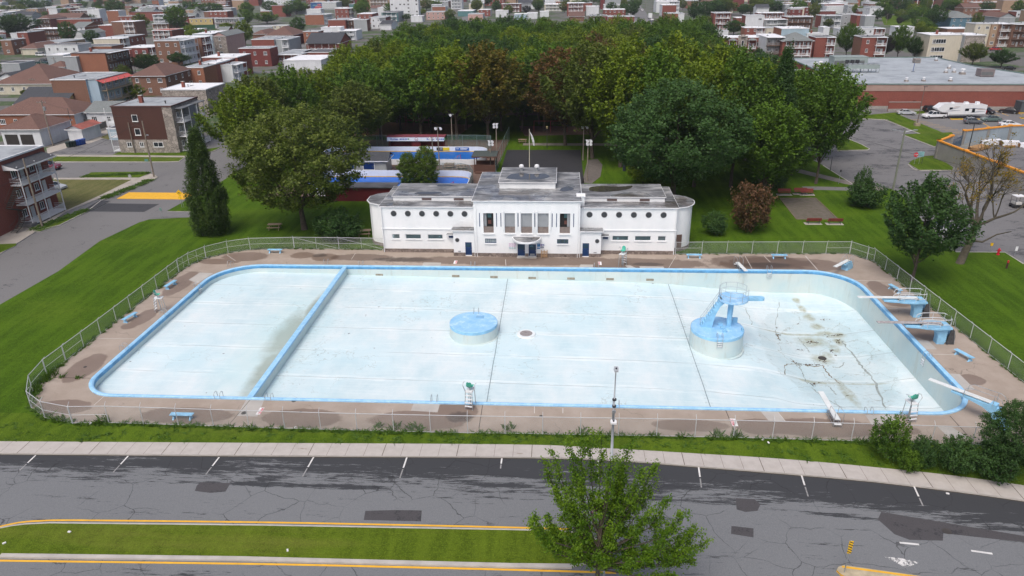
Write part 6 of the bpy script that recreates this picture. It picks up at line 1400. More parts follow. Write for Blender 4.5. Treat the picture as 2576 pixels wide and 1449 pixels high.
HL=[
 ('B',-318,1100,180,1000,6.2,'bb','bb','b','HWV','square brown brick house with wide brown hip roof behind the stone building'),
 ('A',2,640,170,612,7,'bb','bb','g','WV','tan brown brick house with pale windows, cut by the picture edge'),
 ('A',265,520,430,490,7,'rb','rb','g','W','red brick end wall house with two tall windows beside a white wall'),
 ('A',160,530,262,505,6.2,'wh','wh','g','','plain white wall wing joined to the red brick end wall house'),
 ('A',525,462,950,440,7,'bb','ob','w','B','brown two storey house with recessed galleries and white roof behind a tall cedar'),
 ('A',565,680,955,615,4.2,'tn','tn','g','','beige flat roofed garage beside the white two storey house'),
 ('A',320,770,585,700,3.0,'cr','cr','b','H','low cream garage with brown roof beside the parked white van'),
 ('A',702,722,1225,688,6.8,'wh','wh','d','W','white two storey house with dark flat roof beside the white van'),
 ('A',735,882,1005,850,5.5,'gr','wh','w','','pale grey annexe below the white two storey house'),
 ('A',1240,738,1765,705,5.2,'ob','ob','d','','low orange brick house with dark roof beside the white two storey house'),
 ('A',1472,622,1890,600,6.5,'cr','bb','w','S','cream two storey house with white roof and brown side galleries'),
 ('A',1700,590,2040,552,7,'wh','rb','g','V','white fronted house with red brick side behind the cream house'),
 ('A',1560,406,1860,388,7,'rb','rb','w','S','red brick house with white roof and a small side balcony'),
 ('A',1760,350,2130,330,9.6,'bb','bb','w','f','tall tan brick block with white front galleries behind the small red brick house'),
 ('A',1145,540,1330,480,4.6,'wh','wh','s','g','white gabled garage with grey roof in the middle of the town houses'),
 ('A',1110,428,1340,376,5.6,'wh','ob','s','GW','white house with long grey gable roof and row of windows'),
 ('A',585,300,780,262,6.6,'bb','rb','b','HB','brown galleried house with brown hip roof'),
 ('A',740,136,1110,125,7,'rb','rb','g','W','red brick house with blank white gable side near the far trees'),
 ('A',1105,172,1420,156,6.4,'bb','rb','g','F','small brown house with pale galleries behind a round tree'),
 ('A',1350,136,1630,127,6,'wh','wh','w','V','white flat house with an arched end window'),
 ('A',815,335,1225,300,3.6,'bb','bb','b','G','long low brown roofed house behind the cedar'),
 ('A',830,310,1440,290,5.6,'rb','rb','d','V','long red brick row with dark roof behind the low brown roofed house'),
 ('A',2040,195,2700,182,7,'rb','rb','g','t','long red brick block with purple red roof edge'),
 ('B',0,215,190,205,8.5,'gr','gr','g','F','grey galleried block with boxed balconies'),
 ('B',-5,348,230,325,4,'bb','bb','d','F','low brown house with two doors below the grey galleried block'),
 ('B',-8,445,275,418,5.6,'rb','rb','r','WF','low brick house with all red flat roof'),
 ('A',1960,762,2335,718,6.8,'db','db','w','WS','dark red brick house with bright white roof beside a leafy tree'),
 ('A',1120,853,1662,786,9.6,'ob','bb','g','tDc','three storey orange brick block with purple roof edge and dark side galleries'),
 ('B',22,597,385,556,9.8,'bb','wh','g','WS','three storey brown brick block with white stacked side galleries'),
 ('B',235,548,700,522,9.8,'bb','db','w','S','block with bright white roof behind the white stacked galleries'),
 ('B',580,500,860,452,9.8,'bl','st','w','Vc','pale blue and stone block with white roof and tall windows'),
 ('B',868,520,1060,470,9.4,'st','pk','s','gW','stone fronted block with small grey gables'),
 ('B',1060,500,1150,470,9.4,'wh','wh','b','HW','tall narrow white house with brown roof and upper windows'),
 ('B',745,650,845,615,5,'wh','wh','s','gW','small white gabled house in the gap beside the stone block'),
 ('B',442,985,735,855,6.6,'ob','ob','g','Wc','orange brick house with tall chimney and long pale roof'),
 ('B',748,925,920,850,6.8,'rb','rb','w','','narrow red brick house with bright white roof'),
 ('B',895,950,1150,905,5.8,'wh','wh','g','S','white galleried wing with glass fronted balconies'),
 ('B',720,838,1232,786,7.2,'rb','rb','w','c','long red brick house with bright white roof and brick side'),
 ('B',128,1308,770,1215,6.6,'st','st','w','c','dark stone building with white and grey roof behind the brown apartment block'),
 ('B',530,272,868,258,6.6,'ye','db','d','W','long yellow two storey house with dark roof'),
 ('B',890,270,1258,262,7.4,'wh','wh','d','B','white block with long recessed red galleries beside the yellow house'),
 ('B',1430,577,1760,535,7.6,'rb','gr','g','V','brick house with pale grey roof and grey rear wing'),
 ('B',1762,577,1975,535,7.4,'gr','gr','g','f','grey rear wing with a deep corner gallery'),
 ('B',1250,706,1700,682,7.2,'db','db','g','W','dark red brick house with white framed windows beside the tall white mast'),
 ('B',1790,795,2160,712,3.6,'rb','rb','g','F','long low house with pale grey roof beside the wood'),
 ('B',2155,765,2560,715,3.6,'rb','rb','d','','long low brick house with dark grey roof beside the wood'),
 ('B',1900,880,2440,805,3.6,'wh','wh','w','','low house with bright white roof just above the wood'),
 ('B',1640,512,2040,450,5.4,'db','db','b','HW','dark red house with brown hip roof'),
 ('B',1385,392,1735,372,4.5,'gr','wh','g','','low grey house with a small white roof section'),
 ('B',1738,375,1960,368,5,'cr','cr','g','W','cream house with narrow windows and white chimney'),
 ('B',1450,495,1640,430,4.4,'bb','bb','b','H','small house with brown hip roof beside the yellow green tree'),
 ('B',2182,462,2400,442,6.4,'ob','rb','g','W','orange brick house with one tall window and a porch'),
 ('B',2405,480,2545,455,4.6,'wh','rb','g','F','small porch house with white posts'),
 ('C',18,632,500,552,4.4,'rb','rb','k','GFc','long brick house with charcoal gable roof beside the wood'),
 ('C',232,402,510,386,7,'wh','wh','w','c','blank white house with white chimney'),
 ('C',472,452,740,426,5,'wh','wh','w','F','white porch house with bright white roof beside the wood'),
 ('C',335,292,585,266,7,'rb','rb','g','c','long orange red brick house with pale roof and chimney'),
 ('C',585,292,705,268,6.6,'bb','bb','w','B','brown galleried wing joined to the long orange red brick house'),
 ('C',705,292,898,280,7,'gr','bb','g','','grey blue clad house end'),
 ('C',0,218,270,192,7,'ob','wh','g','S','orange brick house with white stair galleries'),
 ('C',435,128,630,115,7.8,'rb','rb','w','WS','red brick block with white roof edge and side balconies'),
 ('C',758,206,975,185,7,'rb','rb','w','W','red brick house beside the white two storey front'),
 ('C',955,256,1170,236,7.2,'wh','rb','g','Wf','white upper storey house with brick ground floor'),
 ('C',1110,180,1350,155,7.2,'te','gr','d','F','grey green house with dark teal galleries'),
 ('C',1090,352,1250,315,3.6,'wh','wh','k','G','low house with dark gable roof at the wood edge'),
 ('C',1228,-18,1640,-25,15.5,'wh','wh','w','','tall white apartment block with scattered blue windows'),
 ('C',245,38,455,8,7.6,'gr','gr','w','','long hall with vertical striped white wall beside the mural'),
 ('C',718,-30,922,-38,12,'db','db','g','V','tall dark red brick block with blank face'),
 ('C',925,-10,1220,-20,11,'tn','tn','g','F','tall tan block with white stacked galleries'),
 ('C',1760,178,2030,162,5.8,'pk','rb','g','W','pink house with a brick end wall'),
 ('C',1885,22,2080,10,6.2,'gr','bb','w','W','dark grey clad house with three small windows'),
 ('C',2115,0,2275,-8,9,'wh','wh','w','F','white house with stacked white balconies'),
 ('C',2215,162,2440,142,4.2,'te','te','w','','low teal fronted house with white roof'),
 ('C',2365,208,2580,192,4.4,'pk','gr','g','','low pinkish brick row with grey lower wall'),
 ('C',1535,240,1700,228,4,'wh','wh','w','','small low white shed roof house'),
 ('C',640,60,845,48,5,'te','te','g','','low green teal shed roofed hall'),
 ('C',1060,112,1230,98,5.4,'rb','rb','g','','low red brick house before the white tower block'),
 ('D',355,46,575,38,7.2,'rb','rb','g','F','red brick duplex with teal roofed double gallery'),
 ('D',598,50,740,20,4.2,'wh','wh','k','G','white cottage with dark mansard roof and two dormers'),
 ('D',840,52,1040,34,6,'cr','rb','w','WF','cream duplex with twin gables and white balcony'),
 ('D',1098,38,1292,28,10,'rb','rb','w','F','three storey red brick block with two tin roofed galleries'),
 ('D',1312,76,1456,66,7,'wh','wh','w','','blank white box house with an open porch'),
 ('D',1350,182,1480,166,6.8,'rb','db','d','F','small brick house with white framed double gallery'),
 ('D',1480,182,1552,166,6.8,'db','db','d','W','dark brick wing beside the white framed double gallery'),
 ('D',1510,112,1756,100,6,'rb','rb','w','W','low red brick house with three windows beside the far street'),
 ('D',1560,192,1855,176,4.6,'rb','gr','g','','long low red brick shed with grey left wall'),
 ('D',1700,275,1970,250,4,'rb','rb','w','W','low brick shop with pale roof at the wood edge'),
 ('D',1525,-20,1705,-30,10,'gr','gr','g','','tall blank pale grey wall building by the far street'),
 ('D',1478,-20,1520,-30,10,'db','db','g','','narrow dark brick tower wing by the pale grey wall'),
 ('D',2105,20,2365,8,9,'wh','wh','w','f','white apartment house with left balconies beside the far street'),
 ('D',2172,60,2330,48,9,'rb','wh','w','','square red brick end wall set in the white apartment house'),
 ('D',2212,156,2352,142,7,'ob','ob','g','','orange brick house end wall beside the far street'),
 ('D',2352,156,2418,142,7,'wh','wh','g','','narrow white clad wing joined to the orange brick end wall'),
 ('D',2310,258,2545,246,3.8,'rb','rb','g','','long low brick garage with red front'),
 ('D',500,162,640,152,3.8,'bl','wh','w','','low pale house just above the wood top'),
 ('D',640,152,760,142,4,'wh','wh','w','','low white house just above the wood top'),
 ('D',290,122,432,112,5,'wh','wh','w','','small white box house with blank wall'),
 ('D',1120,185,1290,165,3.4,'bb','bb','b','G','low brown roofed house before the three storey brick block'),
 ('D',100,112,230,104,5,'rb','wh','w','W','small red brick house between two conifers'),
 ('D',790,132,890,124,4,'wh','wh','w','','low white garage before the cream duplex'),
 ('E',415,192,662,176,10,'rb','rb','g','F','slim three storey brick block with white glazed galleries'),
 ('E',872,228,1140,212,9,'wh','rb','g','','white clad three storey block with small blue windows'),
 ('E',1055,192,1432,178,7,'rb','rb','w','F','red brick house with long white galleries and white roof'),
 ('E',1140,292,1480,276,6,'gr','rb','w','Ff','white roofed house with rounded white veranda'),
 ('E',860,408,1150,395,5.6,'rb','ob','w','Wf','small red brick house with arched parapet and porch'),
 ('E',1172,408,1390,395,4.4,'cr','cr','g','W','low cream house end beside the small arched brick house'),
 ('E',1392,420,1790,386,6,'bl','ob','w','','orange brick and pale clad house with white roof'),
 ('E',1470,248,1850,230,7.2,'bb','rb','g','B','brown brick duplex with wooden gallery'),
 ('E',1970,232,2270,215,7,'gr','rb','g','F','brick sided house with dark green fascia and pale gallery'),
 ('E',2272,212,2505,200,7,'gr','gr','g','W','weathered grey clad house beside a brick wing'),
 ('F',270,215,385,200,7,'rb','rb','g','','narrow red brick wing beside the weathered grey house'),
 ('F',385,225,520,208,7,'gr','gr','w','','grey wall house with blue white side galleries'),
 ('E',2045,95,2430,86,5.2,'wh','wh','w','','low long white hall before the far car park'),
 ('E',265,455,620,438,4,'wh','wh','g','','low white shed with grey roof at the wood edge'),
 ('E',-20,385,330,372,3.2,'bb','bb','d','G','low brown roofed house beside the orange brick end wall'),
 ('E',730,262,860,250,5.5,'rb','rb','w','f','small brick house left of the white clad block'),
 ('E',2000,402,2090,392,5,'wh','wh','w','','plain white wall wing behind the galleried brick row'),
 ('E',1760,490,1990,478,3.6,'wh','wh','w','c','low white roof section with tall brick chimney'),
 ('F',312,402,505,372,6,'wh','wh','g','W','white house with paired dark windows above the store roof'),
 ('F',505,400,655,372,6,'rb','rb','g','F','small brick wing with a veranda above the store roof'),
 ('F',340,522,680,506,9.8,'rb','bb','d','Wf','tall brown red brick house partly hidden by trees behind the store'),
 ('F',822,378,1062,368,4.6,'wh','wh','w','W','low white house with three dark windows among trees'),
 ('F',1575,240,1862,185,6.6,'bs','bs','s','HW','blue clad house with blue grey hip roof'),
 ('F',1522,402,1855,378,4,'bb','bb','w','','low brown brick house below the blue clad house'),
 ('F',1282,492,1770,455,10,'cr','cr','w','c','cream three storey block with bands of windows'),
 ('F',1772,495,2050,460,10,'st','gr','w','V','grey stone three storey wing with teal trim'),
 ('F',1912,335,2140,320,10,'cr','cr','g','W','cream walled end of the galleried block by the car park'),
 ('F',2142,335,2236,320,10,'tn','tn','g','W','narrow tan brick part of the galleried block'),
 ('F',2238,335,2440,320,10,'bb','bb','w','F','galleried block with white stairs and railings'),
 ('F',2442,340,2700,325,10,'bb','bb','te_' if False else 'g','B','galleried block with weathered brown stairs at the picture edge'),
 ('F',2240,240,2465,150,6.6,'gr','gr','b','g','grey gabled house with brown roof by the brick school'),
 ('E',2010,62,2300,48,6,'rb','gr','w','','long red brick hall with white roof edge'),
 ('E',1830,-30,1950,-38,9,'wh','wh','w','','tall white building cut by the top of the picture'),
 ('E',1945,-20,2300,-30,7,'ob','ob','g','W','orange brick building cut by the top of the picture'),
 ('A',1010,905,1205,870,8.6,'gr','gr','g','','windowless grey box annexe on the orange brick block'),
 ('A',5,1010,300,968,3.4,'gr','gr','d','','low grey flat roofed workshop'),
 ('A',330,1195,590,1165,1.6,'tn','tn','g','','low tan walled yard beside the grey workshop'),
 ('A',745,1060,1025,1025,3.0,'wh','wh','b','H','small dark open carport with brown roof'),
 ('A',-30,1235,240,1075,3.2,'wh','wh','k','g','white gabled house with charcoal roof at the picture edge'),
 ('A',-90,1330,820,1170,3.4,'cr','cr','b','HW','long cream bungalow with brown roof'),
 ('S',150,1050,640,960,3.8,'ye','ye','k','GW','yellow house with charcoal roof and front gable'),
 ('S',-60,1150,740,1065,3.6,'ob','wh','b','HW','orange brick bungalow with wide brown roof'),
 ('S',862,1130,1155,1060,3.4,'wh','wh','s','GW','white garage with grey gable roof and two dark windows'),
 ('S',672,1300,815,1240,3.0,'wh','wh','r','g','little white shed with reddish roof'),
 ('S',1078,1300,1225,1265,2.6,'bl','bl','d','','little blue grey shed behind the brown apartment block'),
 ('S',2405,500,2620,480,7.2,'db','db','g','','hidden brick end'),
]
for (c_,x,y,xR,yb,h,wf,ws,rf,fe,lb) in HL:
 if lb == 'hidden brick end':continue
 big=X(c_,0,y)[1] > 60;HH(c_,x,y,xR,yb,h,wf,ws,rf,fe,lb,dmin=9 if h > 4 else 6)
# house with blue wing and red awning
q=P(129,201.5,9.6);FR=P(200,203,9.6)
t=house(q.x,201.5,10.2,16,9.6,'bb','bl','g','','brown brick block with pale blue wing and red awning over the galleries',left=True)
b=MB();b.box(10.2,.6,-.15,13.2,16,9.6);b.build('blue_wing',WALLS['bl'][0],t)
b=MB();b.box(10.2,.45,9.6,13.35,16.14,9.74);b.build('wing_roof',ROOFS['g'][0],t)
b=MB();b.add([(12.9,.4,9.62),(13.2,16,9.62),(15.0,16,8.7),(15.0,.4,8.7),(12.9,.4,9.5),(15,.4,8.55)],[(0,3,2,1),(0,4,5,3)]);b.build('awning',plain('red_awning',(.52,.10,.09),.6),t)
gallery(t,'R',1.5,15,13.2,3,3.1,rail=plain('tan_gallery',(.33,.26,.18),.7),roof_over=False)
# brown apartment block with stone corner: one of the largest houses in view
t=house(-97.4,154.7,13.5,12.5,10.0,'br','st','g','tc','three storey dark brown clad apartment block with pale stone base and corner',left=True)
b=MB();b.box(-.04,-.05,0,13.55,0,2.9);b.box(11.4,-.06,2.9,13.56,-.01,9.9);b.build('stone_facing',WALLS['st'][0],t)
for x_,z,w in ((4.9,6.9,1.3),(4.9,3.9,1.3),(2.4,1.3,1.1),(5.2,1.3,.9),(9.0,1.3,2.2)):add_window(t,x_,-.055,z,0,w,1.45 if z > 2 else 1.1,0 if z > 2 else 1)
for k in range(3):b=MB();b.box(.0-1.9,.3,k*3.1+.2,0,3.0,k*3.1+.36);n=8;[b.box(-1.9+.22*i,.3,k*3.1+.36,-1.86+.22*i,.34,k*3.1+1.3) for i in range(n)];b.box(-1.9,.3,k*3.1+1.3,0,.34,k*3.1+1.36);b.build('balcony',WHITE,t)
b=MB();b.box(-1.9,.3,0,-1.78,.42,9.7);b.build('gallery_post',WHITE,t)
gallery(t,'R',1.2,4.6,13.5,3,3.1,roofm=plain('grey_cap',(.12,.13,.14),.7));gallery(t,'R',8.2,11.9,13.5,3,3.1,roofm=plain('grey_cap',(.12,.13,.14),.7))
b=MB();b.box(13.5,5.0,0,14.9,7.8,9.4);b.build('stair_tower',plain('slate_clad',(.16,.18,.20),.7),t)
# red brick block on the near corner, galleries on the street side
t=house(-103,82,18.3,31.8,10.5,'rb','rb','g','','three storey red brick corner block with white galleries and black winding stair',left=True)
b=MB();k0,k1=22.3,30.6
gallery(t,'R',k0,k1,18.3,3,3.15,roofm=ROOFS['k'][0],depth_=1.9,roof_over=False)
b=MB();b.add([(18.3,k0-.6,9.9),(18.3,k1+.4,9.9),(20.6,k1+.4,9.25),(20.6,k0-.6,9.25)],[(0,3,2,1)]);b.add([(18.3,k0-.6,9.9),(20.6,k0-.6,9.25),(20.6,k0-.6,9.05),(18.3,k0-.6,9.05)],[(0,1,2,3)],1);b.box(20.55,k0-.6,9.02,20.66,k1+.4,9.24,1);b.build('canopy_roof',[ROOFS['k'][0],WHITE],t)
STL=plain('black_stair',(.03,.032,.028),.6)
def stair_run(t,x,ya,za,yb,zb,w=.9,turn=0):
 b=MB();n=max(6,int(abs(zb-za)/.2))
 for i in range(n):f=i/n;y=ya+(yb-ya)*f;z=za+(zb-za)*f;xx=x+turn*math.sin(f*math.pi/1.2);b.box(xx,y-.14,z,xx+w,y+.14,z+.045,0)
 for s_ in (0,w):b.tube([(x+s_+turn*math.sin(f*math.pi/1.2),ya+(yb-ya)*f,za+(zb-za)*f+.9) for f in (0,.25,.5,.75,1)],.025,5,0);b.tube([(x+s_+turn*math.sin(f*math.pi/1.2),ya+(yb-ya)*f,za+(zb-za)*f) for f in (0,.25,.5,.75,1)],.05,5,0)
 b.build('outer_stair',STL,t)
stair_run(t,19.0,22.2,6.4,19.3,3.9);stair_run(t,19.0,19.2,3.8,22.0,2.6);stair_run(t,18.6,22.0,2.5,18.6,.1,turn=.9)
add_window(t,18.305,18.3,6.9,math.pi/2,1.2,1.9,0);add_window(t,18.305,13.5,6.9,math.pi/2,1.2,1.9,0);add_window(t,18.305,13.5,3.4,math.pi/2,1.2,1.9,0)
b=MB();b.box(18.31,k0-.8,.0,20.4,k0+.6,.5);b.build('porch_step',plain('grey_porch',(.18,.18,.18),.8),t)
# white double garage
t=house(-129.2,161.0,9.4,11.5,4.0,'wh','wh','b','H','white double garage with two dark doors and brown roof',left=True,name='garage',cat='garage')
for x_ in (.7,4.4):b=MB();b.box(x_,-.04,0,x_+3.1,-.005,2.75);b.build('garage_door',plain('dark_door',(.03,.026,.024),.5),t)
# long red row with stone centre behind the wood, and the hip roofed galleried house
def multi(c_,x,y,h,W):return PC(c_,x,y,h)
q=PC('E',528,552,8.8);r_=PC('E',1165,552,8.8);Wd=(r_.x-q.x)*.99
t=house(q.x,q.y,Wd,11,8.8,'rb','rb','w','','long red brick row with stone centre bay and two domed galleries',left=False)
b=MB();b.box(Wd*.38,-.5,0,Wd*.60,0,9.3);b.prism([(Wd*.38,-.5),(Wd*.60,-.5),(Wd*.60,.3),(Wd*.38,.3)],9.3,9.6);b.cyl(Wd*.49,-.1,9.3,10.1,Wd*.07,Wd*.05,n=14);b.build('stone_bay',WALLS['st'][0],t)
add_window(t,Wd*.49,-.51,5.6,0,1.0,2.2,0);add_window(t,Wd*.49,-.51,2.2,0,1.0,2.2,0)
gallery(t,'F',Wd*.16,Wd*.34,Wd,2,3.6,base=1.0);gallery(t,'F',Wd*.62,Wd*.8,Wd,2,3.6,base=1.0)
for x_ in (.25,.71):b=MB();b.cyl(Wd*x_,-.9,8.0,8.7,2.0,.5,n=12);b.build('dome_canopy',ROOFS['s'][0],t)
for x_ in (.07,.9):add_window(t,Wd*x_,-.01,5.4,0,2.2,1.7,2);add_window(t,Wd*x_,-.01,1.8,0,2.2,1.7,2)
HH('E',1168,545,1440,495,9.8,'gr','wh','w','B','three storey galleried house with white roof beside the long red row',left=False)
q=PC('E',1500,600,8.6);r_=PC('E',1860,600,8.6)
t=house(q.x-2.5,q.y,r_.x-q.x+2.5,11,8.8,'rb','rb','s','HF','brick house with grey hip roof and three white galleries',left=False)
HH('E',1885,545,2170,515,9.6,'rb','rb','d','f','red brick block with dark roof and white corner galleries beside the hip roofed house',left=False)
# striped hall: mural panel, generic shapes in blue and pink
q=PC('C',80,36,7.6);r_=PC('C',243,36,7.6)
t=house(q.x,q.y,r_.x-q.x,16,7.6,'bs','gr','w','','hall end with large blue and pink wall painting',left=False,name='mural_hall',cat='hall')
Wm=r_.x-q.x;b=MB();b.box(0.2,-.06,.3,Wm-.2,-.01,7.4);b.build('mural_ground',plain('mural_blue',(.02,.09,.25),.7,.3,.4),t)
b=MB();b.prism([(0,0),(1,0),(1,.01),(0,.01)],0,.01)
b=MB();
for cx,cz,rx,rz_,m_ in ((.62,.42,.28,.42,0),(.45,.25,.22,.2,1),(.7,.75,.18,.16,0),(.35,.62,.2,.2,2)):
 n_=18;b.add([(Wm*cx+Wm*rx*math.cos(6.283*i/n_),-.08-.01*m_,7.4*cz+3.4*rz_*math.sin(6.283*i/n_)) for i in range(n_)],[tuple(range(n_))],m_)
b.build('mural_shape',[plain('mural_pink',(.5,.16,.17),.7,.3,.6),plain('mural_red',(.42,.05,.10),.7),plain('mural_teal',(.10,.28,.36),.7)],t)
for t in HOUSES:
 if t['label'].startswith('tall white apartment block'):
  W_=max(v[0] for v in t.children[0].bound_box);rgw=random.Random(3)
  for k in range(5):
   for i in range(7):
    if rgw.random() < .62:add_window(t,W_*(i+.5)/7,-.01,1.5+2.9*k,0,1.6,1.3,1)
 if t['label'].startswith('white clad three storey'):
  W_=max(v[0] for v in t.children[0].bound_box)
  for z in (6.4,1.9):add_window(t,W_*.78,-.01,z,0,2.0,1.1,2)
 if t['label'].startswith('cream three storey'):
  W_=max(v[0] for v in t.children[0].bound_box)
  for z in (7.0,3.9,.8):add_window(t,W_*.82,-.01,z,0,5.0,1.6,4);add_window(t,W_*.4,-.01,z,0,1.4,1.6,1)
 if t['label'].startswith('long hall with vertical'):
  W_=max(v[0] for v in t.children[0].bound_box);b=MB()
  for i in range(26):b.box(W_*i/26,-.25,1.5,W_*(i+.5)/26,-.01,6.8)
  b.build('wall_fin',WHITE,t)
# brick school and its finned wing, top right corner
q=PC('F',870,118,0);r_=PC('F',1375,90,0)
t=house(q.x,q.y,r_.x-q.x,26,13,'db','bb','g','','purple brick school wing with tall white fins',left=False,name='school_wing',cat='school')
Wd=r_.x-q.x
for i in range(11):b=MB();b.box(Wd*i/10-.2,-.9,0,Wd*i/10+.2,-.01,13);b.build('fin',WHITE,t)
b=MB();b.box(.3,-.03,6.2,Wd-.3,-.005,7.6);b.box(.3,-.03,.6,Wd-.3,-.005,2.6);b.build('window_band',GLASS,t)
q0=PC('F',745,110,0);house(q0.x,q0.y,(q.x-q0.x)*.98,20,13,'bb','bb','g','W','brown brick end of the finned school',left=False,name='school_end',cat='school')
q2=PC('F',1560,150,0);house(q2.x,q2.y,70,30,15,'ob','bb','g','W','huge brown brick school at the top corner of the picture',left=False,name='school',cat='school')
q3=PC('F',1800,168,0);house(q3.x,q3.y-6,26,8,7.5,'bb','bb','w','','low brick wing before the huge brown school',left=False,name='school_annexe',cat='school')
# far off houses: small, many, near the top of the picture
rg=random.Random(99)
far_mats=[('rb','rb'),('ob','wh'),('wh','wh'),('wh','rb'),('wh','gr'),('gr','gr'),('bb','bb'),('db','rb'),('tn','tn'),('cr','cr')]
placed=[(t.location.x,t.location.y) for t in HOUSES]
cnt=0;tries=0
while cnt < 175 and tries < 6000:
 tries += 1;u=rg.uniform(-80,2650);v=2+70*rg.random()**1.6;q=P(u,v)
 if v > 45 and (560 < u < 2580):continue
 if 1545 < u < 1665:continue
 if 2190 < u < 2400 and v > 12:continue
 if any(abs(q.x-a) < 17 and abs(q.y-c_) < 15+q.y*.012 for a,c_ in placed):continue
 placed.append((q.x,q.y));wf,ws=rg.choice(far_mats);rf=rg.choice('wwwgggdbk' if q.y > 0 else 'w');h=rg.choice([3.6,6.6,6.8,7,9.6]);W=rg.uniform(9,16)
 fe=('G' if rf in 'bk' and h < 7 else '')+('W' if q.y < 620 else '')+('f' if rg.random() < .3 and h > 5 and q.y < 480 and rf not in 'bk' else '')
 if rf == 'r':fe=fe.replace('G','')
 t=house(q.x-W/2,q.y,W,rg.uniform(10,15),h,wf,ws,rf,fe,'',rz=rg.choice([0,0,0,.04,-.05]));ns=max(1,round(h/3.25))
 t['label']='%s %s house with %s roof among the far off blocks' % ({1:'low',2:'two storey',3:'three storey'}[ns],WALLS[wf][1],ROOFS[rf][1]);t['group']='houses far off near the top of the picture';cnt += 1
# larger blocks on the skyline rows
for u,v,W,h,wf,rf in [(960,6,40,12,'ob','g'),(330,8,30,8,'tn','w'),(700,16,34,9,'wh','g'),(2080,10,40,9,'tn','g'),(1430,8,34,9,'cr','w'),(1240,14,26,9,'rb','w'),(800,10,30,10,'rb','g'),(540,20,30,11,'bb','g')]:
 q=P(u,v);house(q.x-W/2,q.y,W,18,h,wf,wf,rf,'W','large %s block with %s roof far off among the trees' % (WALLS[wf][1],ROOFS[rf][1]))
# streets of the town
ribbon('far_street',[PC('D',1990,330),PC('D',1870,100),PC('D',1790,0),P(1560,-20)],15,Z_ROAD,AS_ST)
ribbon('far_street',[PC('A',450,1000),PC('A',900,920),PC('A',1000,905)],8,Z_ROAD+.01,AS_ST)
ribbon('far_street',[(-145,60),(-140,700)],9,Z_ROAD,AS_ST);ribbon('far_street',[(-300,232),(-72,228)],7,Z_ROAD+.006,AS_ST);ribbon('far_street',[(-330,300),(-70,296)],8,Z_ROAD+.006,AS_ST)
area('far_car_park','F',[(240,20),(1000,150),(960,235),(700,190),(230,110)],Z_ROAD,AS_LOT);area('far_lawn','F',[(600,240),(740,205),(1030,240),(1040,350),(640,350)],-.05,GR_STRIP,.05)
area('far_lawn','F',[(2000,230),(2260,200),(2230,310),(2010,310)],-.05,GR_STRIP,.05)
# infill: the smaller houses, sheds and garages that close the gaps between the ones above
INFILL=[]
def pbox(x,y,W,D,h):a=PROJ(x,y,0);c_=PROJ(x,y+D,h);e=PROJ(x+W,y,h);g_=PROJ(x+W,y+D,h);return min(a[0],c_[0],e[0]),min(c_[1],e[1],g_[1]),max(a[0],e[0],g_[0]),a[1]
PB=[pbox(b_[0],b_[1],b_[2]-b_[0],b_[3]-b_[1],7) for b_ in BOX.values() if b_[1] < 640]
def hides(x,y,W,h,D=9):
 u0,v0,u1,v1=pbox(x,y,W,D,h);s=0
 for a,c_,e,g_ in PB:s += max(0,min(u1,e)-max(u0,a))*max(0,min(v1,g_)-max(v0,c_))
 return s > .22*(u1-u0)*(v1-v0)
def clear(x0,y0,x1,y1,m=1.2):return not any(x0 < b_[2]+m and x1 > b_[0]-m and y0 < b_[3]+m and y1 > b_[1]-m for b_ in BOX.values())
for lim,n_want in (((-40,560,30,235),70),((1960,2600,16,100),40)):
 cnt=tries=0
 while cnt < n_want and tries < 4000:
  tries += 1;u=rg.uniform(lim[0],lim[1]);v=rg.uniform(lim[2],lim[3]);q=P(u,v);W,D=rg.uniform(7,14),rg.uniform(8,14)
  if -90 < q.x < 62 or 2190 < u < 2400 or (60 < q.x < 140 and q.y < 282):continue
  if not clear(q.x,q.y,q.x+W,q.y+D):continue
  if hides(q.x,q.y,W,6.6 if v < 70 else 3.6):continue
  h=3.3 if v > 70 else rg.choice([3.2,3.4,6.2,6.6,6.8]);wf,ws=rg.choice(far_mats+[('wh','wh'),('gr','wh')]*2);rf=rg.choice('wwwgggdbs')
  if h < 5:W *= .8;D *= .8
  t=house(q.x,q.y,W,D,h,wf,ws,rf,('G' if rf in 'bks' else '')+('WV' if h > 5 or rg.random() < .4 else '')+('f' if h > 5 and rg.random() < .35 and rf not in 'bks' else ''),'')
  t['label']='%s %s house with %s roof' % ('low' if h < 5 else 'two storey',WALLS[wf][1],ROOFS[rf][1]);INFILL.append(t);HOUSES.remove(t);cnt += 1
k=tries=0
while k < 110 and tries < 5000:
 tries += 1;lim=(-40,560,30,215) if k < 64 else (1960,2600,14,96);u,v=rg.uniform(lim[0],lim[1]),rg.uniform(lim[2],lim[3]);q=P(u,v);h=rg.uniform(4,9.5);r=rg.uniform(2.2,4.6)
 if -88 < q.x < 62 or (60 < q.x < 140 and q.y < 282) or hides(q.x-r,q.y,2*r,h,2):continue
 k += 1;mt=rg.choice(['mid','dk','mid','mid','yg']);TOWN_TREES.append(place(('far',rg.randrange(6)),(q.x,q.y,0),h,r,mt,hue[mt]+' tree among the town houses',name='town_tree',group='trees among the town houses'))
